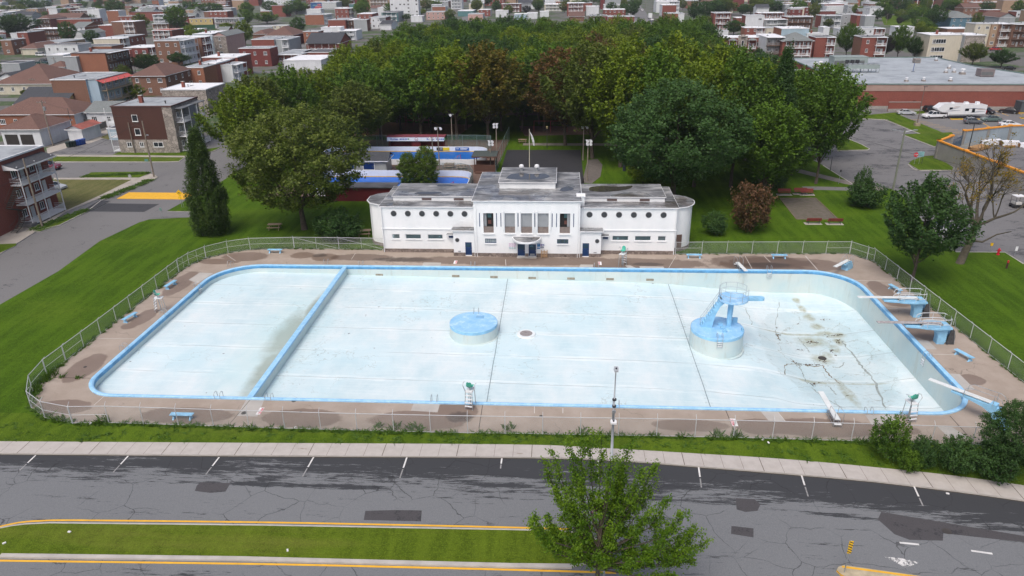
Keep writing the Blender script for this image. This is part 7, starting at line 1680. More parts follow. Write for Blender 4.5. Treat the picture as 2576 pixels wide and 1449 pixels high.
# ================================================================ VEHICLES
TYRE=plain('tyre_rubber',(.02,.02,.021),.8);RIM=plain('alloy_rim',(.30,.31,.33),.35,.1,3,.7);CGL=glass('car_glass',(.015,.02,.025));LAMPW=plain('headlamp',(.6,.62,.65),.2,.02);LAMPR=plain('tail_lamp',(.35,.01,.01),.3)
def paint(name,col):
 key=('paint',name)
 if key in MATS:return MATS[key]
 mt,nt,b=nodes_of(name);b.inputs['Base Color'].default_value=(*col,1);b.inputs['Roughness'].default_value=.32;b.inputs['Coat Weight'].default_value=.5;b.inputs['Coat Roughness'].default_value=.1
 MATS[key]=mt;return mt
PROFS={  # side outline of the body (x forward) and of the glazed cabin, metres
 'sedan':([(-2.25,.35),(-2.3,.75),(-2.2,.95),(-1.3,1.0),(1.0,.97),(1.9,.85),(2.25,.68),(2.28,.35)],[(-1.55,.98),(-.95,1.40),(.15,1.43),(1.05,.98)],1.75),
 'hatch':([(-1.95,.35),(-2.0,.85),(-1.9,1.0),(.9,1.0),(1.7,.88),(2.0,.68),(2.02,.35)],[(-1.85,1.0),(-1.45,1.45),(.1,1.50),(1.0,1.0)],1.72),
 'suv':([(-2.15,.42),(-2.2,.95),(-2.1,1.1),(1.0,1.1),(1.9,1.0),(2.15,.8),(2.18,.42)],[(-2.05,1.1),(-1.75,1.62),(.2,1.66),(1.05,1.1)],1.82),
 'van':([(-2.5,.4),(-2.52,1.1),(1.5,1.1),(2.3,.95),(2.5,.75),(2.5,.4)],[(-2.48,1.1),(-2.3,1.95),(1.0,1.98),(1.75,1.1)],1.9),
 'pickup':([(-2.9,.5),(-2.92,1.12),(-1.0,1.14),(1.3,1.14),(2.5,1.05),(2.75,.85),(2.78,.5)],[(-.95,1.14),(-.8,1.75),(.6,1.78),(1.35,1.14)],1.95)}
def vehicle(name,kind,pt,loc,rz,label,roof=None,group=None,cat=None,s=1.0):
 t=thing(name,label,cat or ('pickup truck' if kind == 'pickup' else 'van' if kind == 'van' else 'car'),loc,rz,group)
 body,cab,w=PROFS[kind];hw=w/2
 b=MB();n=len(body)
 y_in=hw-.07
 rings=[(-hw+.02,.0,-1),(-hw+.02,0,1)]
 lo_=[(x,-hw,z) for x,z in body];
 # body with tucked-in shoulder and rounded plan at nose and tail
 def ring(y,k):return [(x*(1-.03*k),y,z-.04*k*(z > .6)) for x,z in body]
 L=ring(-hw+.0,1)+ring(-hw+.10,0)+ring(hw-.10,0)+ring(hw,1)
 fs=[]
 for r in range(3):
  for i in range(n):j=(i+1) % n;fs.append((r*n+i,(r+1)*n+i,(r+1)*n+j,r*n+j))
 b.add(L,fs);tr=tessellate_polygon([[Vector((x,z,0)) for x,z in body]])
 b.add(ring(-hw,1),[tuple(q) for q in tr]);b.add(ring(hw,1),[tuple(q[::-1]) for q in tr])
 b.build('body',pt,t)
 if kind == 'pickup':b=MB();b.box(-2.8,-hw+.12,1.10,-1.05,hw-.12,1.16);b.build('load_bed',DARK,t)
 c0=hw-.10;c1=hw-.28;(ax,az),(bx,bz),(cx,cz),(dx,dz)=cab
 b=MB();vs=[(ax,-c0,az),(bx,-c1,bz),(cx,-c1,cz),(dx,-c0,dz),(ax,c0,az),(bx,c1,bz),(cx,c1,cz),(dx,c0,dz)]
 b.add(vs,[(0,3,2,1),(4,5,6,7),(0,1,5,4),(2,3,7,6)]);b.build('windows',CGL,t)
 b=MB();b.add([(bx-.04,-c1-.02,bz),(cx+.04,-c1-.02,cz),(cx+.04,c1+.02,cz),(bx-.04,c1+.02,bz),(bx-.02,-c1+.03,bz+.05),(cx,-c1+.03,cz+.05),(cx,c1-.03,cz+.05),(bx-.02,c1-.03,bz+.05)],[(0,1,5,4),(1,2,6,5),(2,3,7,6),(3,0,4,7),(4,5,6,7)]);b.build('roof',roof or pt,t)
 for sy in (-1,1):   # pillars
  b=MB();mx=(bx+cx)/2;b.tube([(mx,sy*(c1+.01),bz),(mx-.05,sy*(c0+.01),az)],.04,4);b.tube([(bx,sy*(c1+.01),bz),(ax+.02,sy*(c0+.01),az)],.05,4);b.tube([(cx,sy*(c1+.01),cz),(dx,sy*(c0+.01),dz)],.035,4);b.build('pillar',pt,t)
 wr=.33 if kind in ('sedan','hatch') else .39;x0=body[0][0]+.78;x1=body[-1][0]-.82
 for wx in (x0,x1):
  for sy in (-1,1):
   b=MB();k=16;vs=[(wx+wr*math.cos(6.2832*i/k),sy*(hw-.2),wr+wr*math.sin(6.2832*i/k)) for i in range(k)]+[(wx+wr*math.cos(6.2832*i/k),sy*(hw+.015),wr+wr*math.sin(6.2832*i/k)) for i in range(k)]
   b.add(vs,[(i,(i+1) % k,(i+1) % k+k,i+k) for i in range(k)]+[tuple(range(k)),tuple(range(2*k-1,k-1,-1))]);wh=b.build('wheel',TYRE,t)
   b=MB();vs=[(wx+wr*.62*math.cos(6.2832*i/k),sy*(hw+.02),wr+wr*.62*math.sin(6.2832*i/k)) for i in range(k)];b.add(vs,[tuple(range(k))]);b.build('rim',RIM,wh)
 for sy in (-1,1):
  b=MB();fx,fz=body[-2];b.cbox(fx-.04,sy*(hw-.27),fz-.02,.12,.34,.14);b.build('headlight',LAMPW,t)
  b=MB();rx,rz_=body[1];b.cbox(rx+.04,sy*(hw-.22),rz_-.02,.12,.28,.2);b.build('tail_light',LAMPR,t)
 t.scale=(s,s,s);return t
SIL=paint('silver_paint',(.42,.45,.48));BLK=paint('black_paint',(.012,.012,.014));WHP=paint('white_paint',(.70,.72,.74));GRN=paint('grey_green_paint',(.10,.15,.14));GRY=paint('grey_paint',(.11,.125,.14));REDC=paint('red_paint',(.32,.02,.02));MAR=paint('maroon_paint',(.15,.012,.03));DGR=paint('dark_green_paint',(.01,.05,.05))
zr=Z_ROAD+.01
def car(c_,x,y,kind,pt,rz,label,name='parked_car',**kw):q=PC(c_,x,y,zr);return vehicle(name,kind,pt,(q.x,q.y,zr),rz,label,**kw)
car('Q',320,590,'sedan',SIL,-.06,'silver coupe parked alone beside the brick loading bay')
car('Q',800,530,'suv',BLK,.3,'black four wheel drive behind the white pickup')
car('Q',845,655,'pickup',WHP,math.pi+.14,'white pickup truck hitched in front of the big camping trailer',name='pickup_truck')
car('Q',1735,560,'hatch',REDC,1.4,'red car just visible behind the end of the camping trailer')
car('Q',1860,565,'hatch',BLK,-1.15,'black hatchback facing out beside the red car')
car('Q',2275,560,'sedan',BLK,2.5,'black saloon parked alone near the grey container')
car('Q',1590,762,'hatch',GRY,-.08,'dark grey hatchback beside the yellow kerbed island')
car('Q',1935,715,'sedan',GRN,math.pi,'grey green saloon beyond the dark grey hatchback')
car('Q',2290,815,'sedan',WHP,-.1,'white saloon partly hidden by the orange topped wall')
car('U',2415,705,'sedan',BLK,math.pi,'black saloon by the trees at the corner of the store')
q=PC('J',1635,1100,zr);vehicle('parked_car','suv',WHP,(q.x,q.y,zr),.02,'white car with black roof half hidden behind the dark spreading tree',roof=BLK)
car('T',475,430,'pickup',MAR,.05,'maroon pickup truck behind the red brick corner block',name='pickup_truck')
car('T',545,630,'sedan',SIL,-.1,'pale silver car beside the vacant lot')
car('A',660,890,'van',WHP,0,'white van parked beside the white two storey house',name='parked_van')
car('A',675,1015,'pickup',DGR,0,'dark green pickup in the yard behind the tan wall',name='pickup_truck')
car('A',730,985,'suv',BLK,0,'black car behind the dark green pickup')
for i,(x,y,k_,pt,lb) in enumerate([(1875,92,'suv',BLK,'dark car parked farthest up the far street'),(1905,105,'sedan',SIL,'silver car second in the row up the far street'),(1940,122,'sedan',WHP,'white and red car third in the row up the far street'),(2052,232,'sedan',WHP,'white car parked before the box truck'),(1800,172,'suv',WHP,'white car across the far street from the box truck'),(2040,262,'sedan',GRY,'grey car nearest the wood on the far street')]):
 car('D',x,y,k_,pt,math.pi/2,lb,s=1.25)
for x,y,k_,pt,lb in [(430,45,'sedan',BLK,'dark car at the back of the far car park'),(560,90,'sedan',BLK,'long dark car in the middle of the far car park'),(408,150,'sedan',GRY,'grey car alone in the open far car park'),(675,130,'suv',BLK,'black car by the end of the finned school'),(968,150,'sedan',WHP,'white car below the finned school wall'),(2075,192,'sedan',BLK,'dark car below the huge brown school'),(2180,700,'sedan',REDC,'red car under the galleried block')]:
 car('F',x,y,k_,pt,.05,lb,s=1.1)
# box truck on the far street
q=PC('D',2028,208,zr);t=thing('box_truck','white box truck parked on the far street','truck',(q.x,q.y,zr),math.pi/2);b=MB();b.box(-3.4,-1.4,.6,2.0,1.4,4.0);b.build('cargo_box',WHP,t);b=MB();b.box(2.1,-1.2,.5,3.8,1.2,2.4);b.build('cab',WHP,t);b=MB();b.box(3.3,-1.1,1.5,3.83,1.1,2.2);b.build('windscreen',CGL,t)
for wx in (-2.3,2.8):
 for sy in (-1,1):b=MB();b.cbox(wx,sy*1.15,.45,.9,.3,.9);b.build('wheel',TYRE,t)
# fifth wheel camping trailer
q=PC('Q',1040,655,zr);q2=PC('Q',1700,625,zr);ang=math.atan2(q2.y-q.y,q2.x-q.x)*.3;Lr=11.6
t=thing('camping_trailer','long white camping trailer hitched to the white pickup','trailer',(q.x-1.7,q.y+.3,zr),ang)
prof=[(2.2,.75),(11.6,.75),(11.7,3.3),(2.5,3.75),(.6,3.7),(-.8,2.6),(-.75,2.25),(.6,1.65),(2.0,1.6)]
b=MB();n=len(prof);b.add([(x,-1.25,z) for x,z in prof]+[(x,1.25,z) for x,z in prof],[(i,i+n,(i+1) % n+n,(i+1) % n) for i in range(n)]);tr=tessellate_polygon([[Vector((x,z,0)) for x,z in prof]]);b.add([(x,-1.25,z) for x,z in prof],[tuple(k) for k in tr]);b.add([(x,1.25,z) for x,z in prof],[tuple(k[::-1]) for k in tr]);b.build('body',WHP,t)
for x0,z0,w_,h_ in [(2.2,2.35,.75,.5),(6.2,1.9,1.0,.6),(8.0,1.5,.75,.95)]:b=MB();b.box(x0,-1.28,z0,x0+w_,-1.255,z0+h_);b.build('window',CGL,t)
SWO=plain('swoosh_grey',(.12,.14,.2),.4);SWT=plain('swoosh_tan',(.35,.22,.17),.4)
b=MB()
for x0,z0,x1,z1,m_ in [(1.3,2.0,4.6,2.75,0),(1.0,1.85,5.0,2.0,0),(5.8,2.5,11.2,2.35,0),(7.0,1.35,11.4,1.75,0),(8.8,2.2,11.6,2.15,1),(2.4,2.7,4.8,3.0,1)]:b.add([(x0,-1.262,z0),(x1,-1.262,z1),(x1,-1.262,z1+.05),((x0+x1)/2,-1.262,(z0+z1)/2+.16)],[(0,1,2,3)],m_)
b.build('stripe',[SWO,SWT],t)
b=MB();b.box(2.3,-1.262,.78,11.55,-1.256,1.05);b.build('skirt',plain('skirt_grey',(.2,.21,.22),.5),t)
for wx in (7.2,8.2):
 b=MB();b.disc_y(wx,-1.0,.42,.42,.27,16);w_=b.build('wheel',TYRE,t);b=MB();b.disc_y(wx,-1.27,.42,.24,.01,12);b.build('rim',RIM,w_)
for x_,w_ in ((3.2,.5),(6.4,.9),(9.3,.8)):b=MB();b.box(x_,-.4,3.3,x_+w_,.4,3.98-.0*x_);b.build('roof_unit',WHITE,t)
for x_ in (2.6,):b=MB();b.box(x_,-1.0,0,x_+.1,-.9,.8);b.box(x_,.9,0,x_+.1,1.0,.8);b.build('jack',DARK,t)
# ================================================================ STORE AND STORAGE YARD
st=thing('supermarket','wide brick store with tan top band and pale grey flat roof with plant','store',(80.0,208,0))
SH=6.35;SBR=brick('store_brick',(.235,.070,.052));TAN=plain('store_tan_band',(.34,.24,.205),.85,.12,.6);CB=plain('store_base',(.30,.29,.27),.9,.2)
pl=[(79.2,208.5),(136,205.5),(136,226),(130.5,246),(130.3,271.5),(80.5,271.8),(79.8,240)]
b=MB();b.prism(pl,-.14,SH-.1);b.build('wall',SBR,st,True)
b=MB();b.prism(pl,SH-.1,SH);b.build('roof',roofing('store_roof',(.36,.40,.43),(.26,.29,.32),.6),st,True)
for i in range(len(pl)):
 a,c_=Vector(pl[i]),Vector(pl[(i+1) % len(pl)]);b=MB();d=(c_-a).normalized();L=(c_-a).length;mid=(a+c_)/2;b.cbox(mid.x,mid.y,SH+.12,L+.25,.3,.34,rz=math.atan2(d.y,d.x));b.build('parapet',plain('parapet_green',(.16,.22,.21),.6),st,True)
d=(Vector(pl[1])-Vector(pl[0])).normalized();L=(Vector(pl[1])-Vector(pl[0])).length;mid=(Vector(pl[0])+Vector(pl[1]))/2;rzb=math.atan2(d.y,d.x)
b=MB();b.cbox(mid.x-.0,mid.y-.03,SH-.95,L,.14,1.5,rz=rzb);b.build('tan_band',TAN,st,True)
b=MB();b.cbox(mid.x,mid.y-.03,.25,L,.16,.8,rz=rzb);b.build('base_course',CB,st,True)
b=MB();pr_=PC('U',2540,800,SH);b.box(124.5,203.8,-.1,136,205.4,SH-.2,0);b.box(124.4,203.7,SH-.2,136,205.4,SH+1.1,1);b.build('entrance_pier',[SBR,TAN],st,True)
q=PC('U',300,700,5.5);b=MB();b.box(64,220,-.1,79.5,250,5.2,0);b.box(63.9,219.9,4.0,79.5,220.0,5.2,1);b.build('side_wing',[SBR,TAN],st,True)
b=MB();b.box(63.8,219.8,5.2,79.6,250.2,5.4);b.build('side_roof',ROOFS['g'][0],st,True)
enc=[PC('U',1205,1118,0),PC('U',1530,1120,0)]
b=MB();b.box(enc[0].x,enc[0].y,-.1,enc[1].x,enc[0].y+.3,2.3,0);b.box(enc[1].x-.3,enc[0].y+.3,-.1,enc[1].x,207.8,2.3,0);b.box(enc[0].x,enc[0].y-.04,-.1,enc[1].x,enc[0].y,.6,1);b.box(enc[0].x-.05,enc[0].y-.06,2.3,enc[1].x+.05,enc[0].y+.36,2.42,1);b.build('loading_wall',[SBR,CB],st,True)
b=MB()
for x_ in (2300,1870):pass
ru=[('white_roof_plant_box','long grey plant enclosure on the store roof',(655,690,1000,600),'grey',3.4),('air_conditioner','boxy tan air conditioner near the middle back of the store roof',(1478,636,1535,602),'tan',1.3),('air_conditioner','large brown air conditioner near the open edge of the store roof',(2135,775,2275,725),'brown',2.0)]
cols={'grey':plain('plant_grey',(.25,.30,.29),.6,.1),'tan':plain('plant_tan',(.27,.24,.22),.6),'brown':plain('plant_brown',(.20,.165,.165),.6)}
for nm_,lb,(x0,y0,x1,y1),cl,hh in ru:
 a=PC('U',x0,y0,SH);c_=PC('U',x1,y0,SH);t=thing(nm_.replace('white_roof_','roof_'),lb,'roof plant',(a.x,a.y,SH))
 b=MB();W_=c_.x-a.x;b.box(0,0,.15,W_,W_*.35+1.5,hh,0);b.box(-.05,-.05,hh,W_+.05,W_*.35+1.55,hh+.1,0);b.build('housing',cols[cl],t)
 b=MB();b.box(.1,-.03,.5,W_*.9,-.005,hh*.7);b.build('grille',plain('grille_dark',(.12,.13,.13),.6),t)
 b=MB();b.box(0,.1,0,W_,.3,.15);b.box(0,W_*.3+1,0,W_,W_*.3+1.2,.15);b.build('skid',DARK,t)
a=PC('U',800,735,SH);c_=PC('U',1120,735,SH);t=thing('condenser_bank','row of silver cooling fans on a steel rack on the store roof','roof plant',(a.x,a.y,SH));W_=c_.x-a.x
b=MB();b.box(0,0,1.2,W_,2.4,2.3);b.build('coil_box',cols['grey'],t)
for i in range(6):b=MB();b.cyl(W_*(i+.5)/6,1.2,2.3,2.65,W_/14,n=14);b.build('fan',STEEL,t)
for i in range(3):b=MB();b.cyl(W_*.08+i*1.5,3.6,2.4,3.4,.6,n=14);b.build('fan',DARK,t)
for i in range(5):b=MB();b.box(W_*i/4-.08,0,0,W_*i/4+.08,.15,1.2);b.box(W_*i/4-.08,2.2,0,W_*i/4+.08,2.4,1.2);b.build('support_leg',STEEL,t)
def make_cowl():
 t=thing('roof_ventilator','','ventilator',group='small ventilators on the store roof');b=MB();b.box(-.45,-.45,0,.45,.45,.4);b.build('kerb_box',plain('plant_tan',(.27,.24,.22),.6),t);b=MB();b.cyl(0,0,.4,.9,.28,n=12);b.cyl(0,0,.9,1.1,.42,.36,n=12);b.build('cowl',WHITE,t);return t
cw=make_cowl();used=[False]
for x,y,lb in [(1690,612,'white ventilator at the far edge of the store roof'),(1820,690,'low vent box behind the cluster on the store roof'),(1788,732,'first white ventilator of the store roof cluster'),(1868,730,'middle white ventilator of the store roof cluster'),(1952,748,'tallest white ventilator with a red mark in the store roof cluster'),(1390,820,'small tan vent near the front of the store roof'),(1563,818,'thin pipe vent near the front of the store roof'),(1833,818,'white ventilator near the front of the store roof'),(475,680,'fat white vent left of the plant enclosure'),(525,668,'second fat white vent beside the plant enclosure')]:
 q=PC('U',x,y,SH);put(cw,used,(q.x,q.y,SH),0,lb,s=1.5 if x in (475,525,1952) else 1.0)
q=PC('U',1458,722,SH);t=thing('roof_mast','thin blue mast standing on the store roof','mast',(q.x,q.y,SH));b=MB();b.cyl(0,0,0,2.4,.09,n=8);b.build('mast',plain('blue_mast',(.02,.07,.25),.5),t);b=MB();b.box(-.5,-.2,0,.5,.2,.08);b.build('base',DARK,t)
# concrete yard wall with orange coping
ORC=plain('orange_coping',(.72,.30,.03),.6,.12);BLKW=plain('block_wall',(.27,.265,.25),.9,.12,.5)
def yard_wall(pts,h,label,inner=None):
 t=thing('yard_wall',label,'wall',(pts[0][0],pts[0][1],Z_ROAD))
 for (a,c_) in zip(pts[:-1],pts[1:]):
  a,c_=Vector((a[0],a[1])),Vector((c_[0],c_[1]));d=c_-a;L=d.length;r=math.atan2(d.y,d.x);mid=(a+c_)/2
  b=MB();b.cbox(mid.x,mid.y,Z_ROAD+h/2,L,.22,h,rz=r);b.build('panel',inner or BLKW,t,True)
  b=MB();b.cbox(mid.x,mid.y,Z_ROAD+h+.1,L+.1,.5,.26,rz=r);b.build('coping',ORC,t,True)
 for a in pts:
  b=MB();b.cbox(a[0],a[1],Z_ROAD+h/2+.05,.55,.6,h+.14);b.build('pier',plain('pier_block',(.22,.215,.2),.9,.2),t,True)
  b=MB();b.cbox(a[0],a[1],Z_ROAD+h+.2,.75,.8,.28);b.build('pier_cap',ORC,t,True)
 return t
K1=P(2354,398);e2=P(2576,434,3.5);dx_=(e2.x-K1.x)/(e2.y-K1.y)
yard_wall([(K1.x+dx_*(y_-K1.y),y_) for y_ in (150.3,141.5,132.5,123.5,114.5,105.5)],3.55,'tall grey block wall with orange coping along the car park')
k2=PC('J',1700,200,3.5);yard_wall([(K1.x,K1.y+.1),(k2.x,k2.y)],3.55,'short return of the orange topped wall at the yard gate')
k3,k4=PC('J',1820,152,3.5),PC('J',2245,106,3.5);CORR=siding('corrugated_sheet',(.30,.36,.40),True,.35)
yard_wall([(k3.x,k3.y),(k4.x-6,(k3.y+k4.y)/2),(k4.x,k4.y),(k4.x+14,k4.y+1)],3.55,'corrugated grey yard wall with orange coping facing the parked cars',CORR)
t=thing('yard_gate','blue steel lattice gate of the storage yard','gate',(k2.x,k2.y,Z_ROAD));BLS=plain('blue_steel',(.03,.07,.12),.5)
dv_=Vector((k3.x-k2.x,k3.y-k2.y,0));b=MB()
for z in (.3,2.6):b.tube([(0,0,z),(dv_.x,dv_.y,z)],.07,5)
b.build('rail',BLS,t);b=MB();nn=12
for i in range(nn):f,g_=i/nn,(i+1)/nn;b.tube([(dv_.x*f,dv_.y*f,.3),(dv_.x*g_,dv_.y*g_,2.6)],.04,4);b.tube([(dv_.x*g_,dv_.y*g_,.3),(dv_.x*g_,dv_.y*g_,2.6)],.04,4)
b.build('lattice',BLS,t)
LUM=plain('sawn_timber',(.36,.21,.09),.85,.35,4);TARP=plain('white_tarp',(.68,.70,.74),.6,.1,2);PBR=plain('purple_brown_board',(.16,.075,.065),.8)
def lumber(c_,x0,y0,x1,y1,w,h,mt,label,top=None,name='lumber_stack'):
 a,e=PC(c_,x0,y0,Z_ROAD),PC(c_,x1,y1,Z_ROAD);L=(e-a).length;r=math.atan2(e.y-a.y,e.x-a.x);t=thing(name,label,'lumber stack',(a.x,a.y,Z_ROAD+.01),r)
 rows=3
 for k in range(rows):
  b=MB();n=6
  for i in range(n):b.cbox(L/2+RND.uniform(-.15,.15),w*(i+.5)/n,.15+h*(k+.5)/rows*.9,L*RND.uniform(.9,1),w/n*.88,h/rows*.8)
  b.build('plank_layer',mt,t)
 if top:
  b=MB();n=8;vs=[]
  for i in range(n+1):
   for (yy,zz) in ((-.12,.1),(-.08,h+.1),(w*.5,h+.22),(w+.08,h+.1),(w+.12,.15)):vs.append((L*i/n,yy+.05*math.sin(i*2+yy),zz+.07*math.sin(i*2.3+yy*3)))
  b.add(vs,[(i*5+j,(i+1)*5+j,(i+1)*5+j+1,i*5+j+1) for i in range(n) for j in range(4)]);b.build('tarpaulin',top,t)
 return t
lumber('J',1965,292,2150,285,1.6,1.0,PBR,'board stack under a white tarpaulin against the corrugated wall',TARP);lumber('J',2160,300,2320,302,1.6,1.0,PBR,'second board stack under a white tarpaulin, toward the picture edge',TARP)
lumber('J',2325,312,2460,314,1.5,.8,LUM,'board stack under a white tarpaulin cut by the picture edge',TARP)
lumber('J',1925,350,2055,320,2.0,.7,LUM,'open stack of yellow brown sawn beams in the yard');lumber('J',2210,318,2290,305,.7,.3,LUM,'small loose bundle of beams before the tarpaulins');lumber('J',1965,262,2135,256,.9,1.6,PBR,'stack of purple brown boards against the corrugated wall')
q=PC('J',1850,300,Z_ROAD);b=MB();
vs=[(0,0,1.2)]+[(4.2*math.cos(a*.3927)*(1+.12*math.sin(a*3)),3.6*math.sin(a*.3927)*(1+.1*math.cos(a*2)),0) for a in range(16)]+[]
b.add(vs,[(0,i+1,(i+1) % 16+1) for i in range(16)]);o=b.build('gravel_heap',plain('heap_grey',(.17,.18,.175),.95,.3,3));o.location=(q.x,q.y,Z_ROAD);tag(o,'low heap of grey gravel behind the orange topped wall','gravel heap')
q=PC('Q',2490,560,Z_ROAD);b=MB();b.box(0,0,0,8,3,2.8);b.box(-.05,-.05,2.8,8.05,3.05,2.9);o=b.build('steel_container',plain('container_grey',(.07,.085,.095),.6));o.location=(q.x,q.y,Z_ROAD);tag(o,'dark grey container against the store wall','container')
for x0,y0,x1,y1 in [(1190,685,1430,690),(1700,690,1745,692),(2400,565,2600,580),(2520,665,2700,668)]:
 a,c_=PC('Q',x0,y0,Z_ROAD),PC('Q',x1,y1,Z_ROAD);b=MB();b.box(0,0,0,(c_-a).length,.8,.2,0);b.box(.15,.15,.2,(c_-a).length-.15,.65,.22,1);o=b.build('parking_island',[YEL,GR_STRIP]);o.location=(a.x,a.y,Z_ROAD+.006);o['kind']='structure'
# boat trailers / cart glimpsed at the far right
q=PC('J',2300,860,Z_ROAD);t=thing('utility_cart','small cart with white flat roof at the picture edge','cart',(q.x,q.y,Z_ROAD),.1)
b=MB();b.box(-1,-.6,.35,1.2,.6,.6);b.build('chassis',DARK,t);b=MB();b.box(-.9,-.65,1.9,.7,.65,1.98);b.build('roof',WHITE,t);b=MB();b.box(-.7,-.55,.6,.3,.55,.95);b.build('seat',plain('pale_seat',(.5,.5,.48),.7),t)
for x_ in (-.85,.65):
 for y_ in (-.6,.6):b=MB();b.tube([(x_,y_,.6),(x_,y_,1.9)],.03,5);b.build('roof_post',DARK,t)
for x_ in (-.7,.8):
 for y_ in (-.6,.6):b=MB();b.disc_y(x_,y_+.05,.25,.25,.12,12);b.build('wheel',TYRE,t)
# ================================================================ RINKS BEHIND THE CLUBHOUSE
TERR=soil('terrace_brown',(.15,.10,.08),(.11,.075,.06),1)
sheet('rink_terrace',[[(-52,121),(-13,121),(-11.5,168),(-52,168)]],.006,TERR)
RB=plain('rink_blue',(.002,.105,.40),.55,.12,.5);RB2=plain('rink_blue_near',(.012,.12,.50),.5,.12,.5);RW=plain('rink_board',(.68,.72,.76),.5,.06);YB=plain('rink_yellow',(.70,.42,.08),.6)
def rink(x0,x1,y0,y1,r,label,mat,h=1.15):
 t=thing('hockey_rink',label,'rink',((x0+x1)/2,(y0+y1)/2,0))
 def loop(d):return rounded(x0-d,x1+d,y0-d,y1+d,r,r,r,r,6)
 b=MB();b.prism(loop(0),.0,.02);b.build('floor',mat,t,True)
 a,c_=loop(0),loop(.12);n=len(a)
 b=MB();b.add([(x,y,.02) for x,y in a]+[(x,y,h) for x,y in a]+[(x,y,h) for x,y in c_]+[(x,y,0) for x,y in c_],[(k*n+i,k*n+(i+1) % n,(k+1)*n+(i+1) % n,(k+1)*n+i) for k in range(3) for i in range(n)]);b.build('boards',RW,t,True)
 a2=loop(-.015);b=MB();b.add([(x,y,.02) for x,y in a2]+[(x,y,.2) for x,y in a2],[(i,(i+1) % n,(i+1) % n+n,i+n) for i in range(n)]);b.build('kick_plate',YB,t,True)
 return t
rk=rink(-50,-15.2,144.2,155.6,3.0,'farther blue floored hockey rink with white boards and yellow skirting',RB)
rk2=rink(-45,-16.2,121.5,134.4,3.0,'nearer blue floored hockey rink with white boards just behind the clubhouse',RB2,1.35)
for x0,x1,cl in [(-26.5,-25.1,'ad_black'),(-25.1,-23.7,'ad_yellow'),(-22.4,-19.4,'ad_blue'),(-46.5,-44.0,'ad_green')]:
 mt={'ad_black':plain('ad_black',(.02,.02,.02),.5),'ad_yellow':plain('ad_yellow',(.70,.52,.02),.5),'ad_blue':plain('ad_blue',(.03,.12,.36),.5),'ad_green':plain('ad_green',(.02,.10,.04),.5)}[cl]
 b=MB();b.box(x0,155.50,.32,x1,155.58,.98);b.build('board_advert',mt,rk,True)
b=MB()
for x0,x1,z in ((-22.2,-21.6,.62),(-21.3,-19.6,.72),(-21.3,-19.9,.55),(-25.8,-25.2,.6)):b.box(x0,155.47,z,x1,155.495,z+.12)
b.build('advert_print',WHITE,rk,True)
def goal(x,y,rz,label):
 t=thing('hockey_goal',label,'goal',(x,y,.02),rz);b=MB();b.tube([(-.9,0,0),(-.9,0,1.2),(.9,0,1.2),(.9,0,0)],.045,6);b.build('frame',plain('goal_red',(.5,.02,.05),.5),t)
 b=MB();b.add([(-.9,0,1.2),(.9,0,1.2),(.9,.8,.9),(-.9,.8,.9),(.9,1.0,0),(-.9,1.0,0),(-.9,0,0),(.9,0,0)],[(0,1,2,3),(3,2,4,5),(0,3,5,6),(1,7,4,2)]);b.build('net',CHAIN,t)
goal(-20.5,147.0,1.3,'red framed goal in the farther blue rink');goal(-19.0,126.0,1.4,'goal in the nearer blue rink behind the clubhouse roof')
# team shelter with banner
DR=siding('maroon_boards',(.14,.012,.018),True,.3);q0=P(985,375,0)
t=thing('team_shelter','long maroon team shelter with white printed banner behind the far rink','shelter',(-37.3,157.0,0))
b=MB();b.box(0,1.6,0,12.2,1.75,3.0);b.box(0,0,0,.12,1.6,3.0);b.box(12.08,0,0,12.2,1.6,3.0);b.box(5.1,-.1,0,7.1,.1,2.4);b.build('wall',DR,t)
b=MB();b.box(-.4,-.5,3.0,12.6,1.9,3.15,0);b.build('roof',plain('maroon_roof',(.20,.05,.07),.6),t)
b=MB();b.box(-.2,-.48,2.15,12.4,-.40,3.0);b.build('banner',RW,t)
NB=plain('logo_blue',(.02,.08,.42),.5)
for x_ in (2.0,10.0):
 o=text_mesh('Konex',.62,NB,'lettering',.005,t,True);o.rotation_euler=(math.pi/2,0,0);o.location=(x_-.6,-.5,2.6)
 for i in range(6):
  b=MB();b.disc_y(x_+.75+.36*i,-.49,2.6,.15,.012,12,0);b.build('round_logo',NB if i < 5 else plain('logo_green',(.03,.3,.12),.5),t)
b=MB();b.disc_y(6.3,-.49,2.58,.38,.01,24,0);b.disc_y(6.3,-.5,2.58,.31,.01,24,1);b.box(6.05,-.52,2.4,6.55,-.512,2.5,0);b.build('crest',[plain('crest_maroon',(.25,.03,.06),.5),RW],t)
t=thing('team_shelter','low maroon shelter with dark flat roof beside the clubhouse west end','shelter',(-40.0,118.5,0));b=MB();b.box(0,0,0,12,.15,2.4);b.box(11.85,.15,0,12,2.4,2.4);b.build('wall',DR,t);b=MB();b.box(-.4,-.3,2.4,12.4,3.0,2.55);b.build('roof',ROOFS['d'][0],t)
# grey changing hut between the rinks
t=house(-45.5,136.6,12.2,4.6,2.7,'gr','gr','k','G','grey blue hut with charcoal roof and two blue windows between the rinks',left=True,name='changing_hut',cat='hut')
for x_ in (3.6,7.6):b=MB();b.box(x_,-.06,.85,x_+2.3,-.01,2.35,0);b.box(x_+.1,-.07,.95,x_+2.2,-.061,2.25,1);b.build('window',[WHITE,plain('blue_shade',(.005,.03,.14),.3)],t)
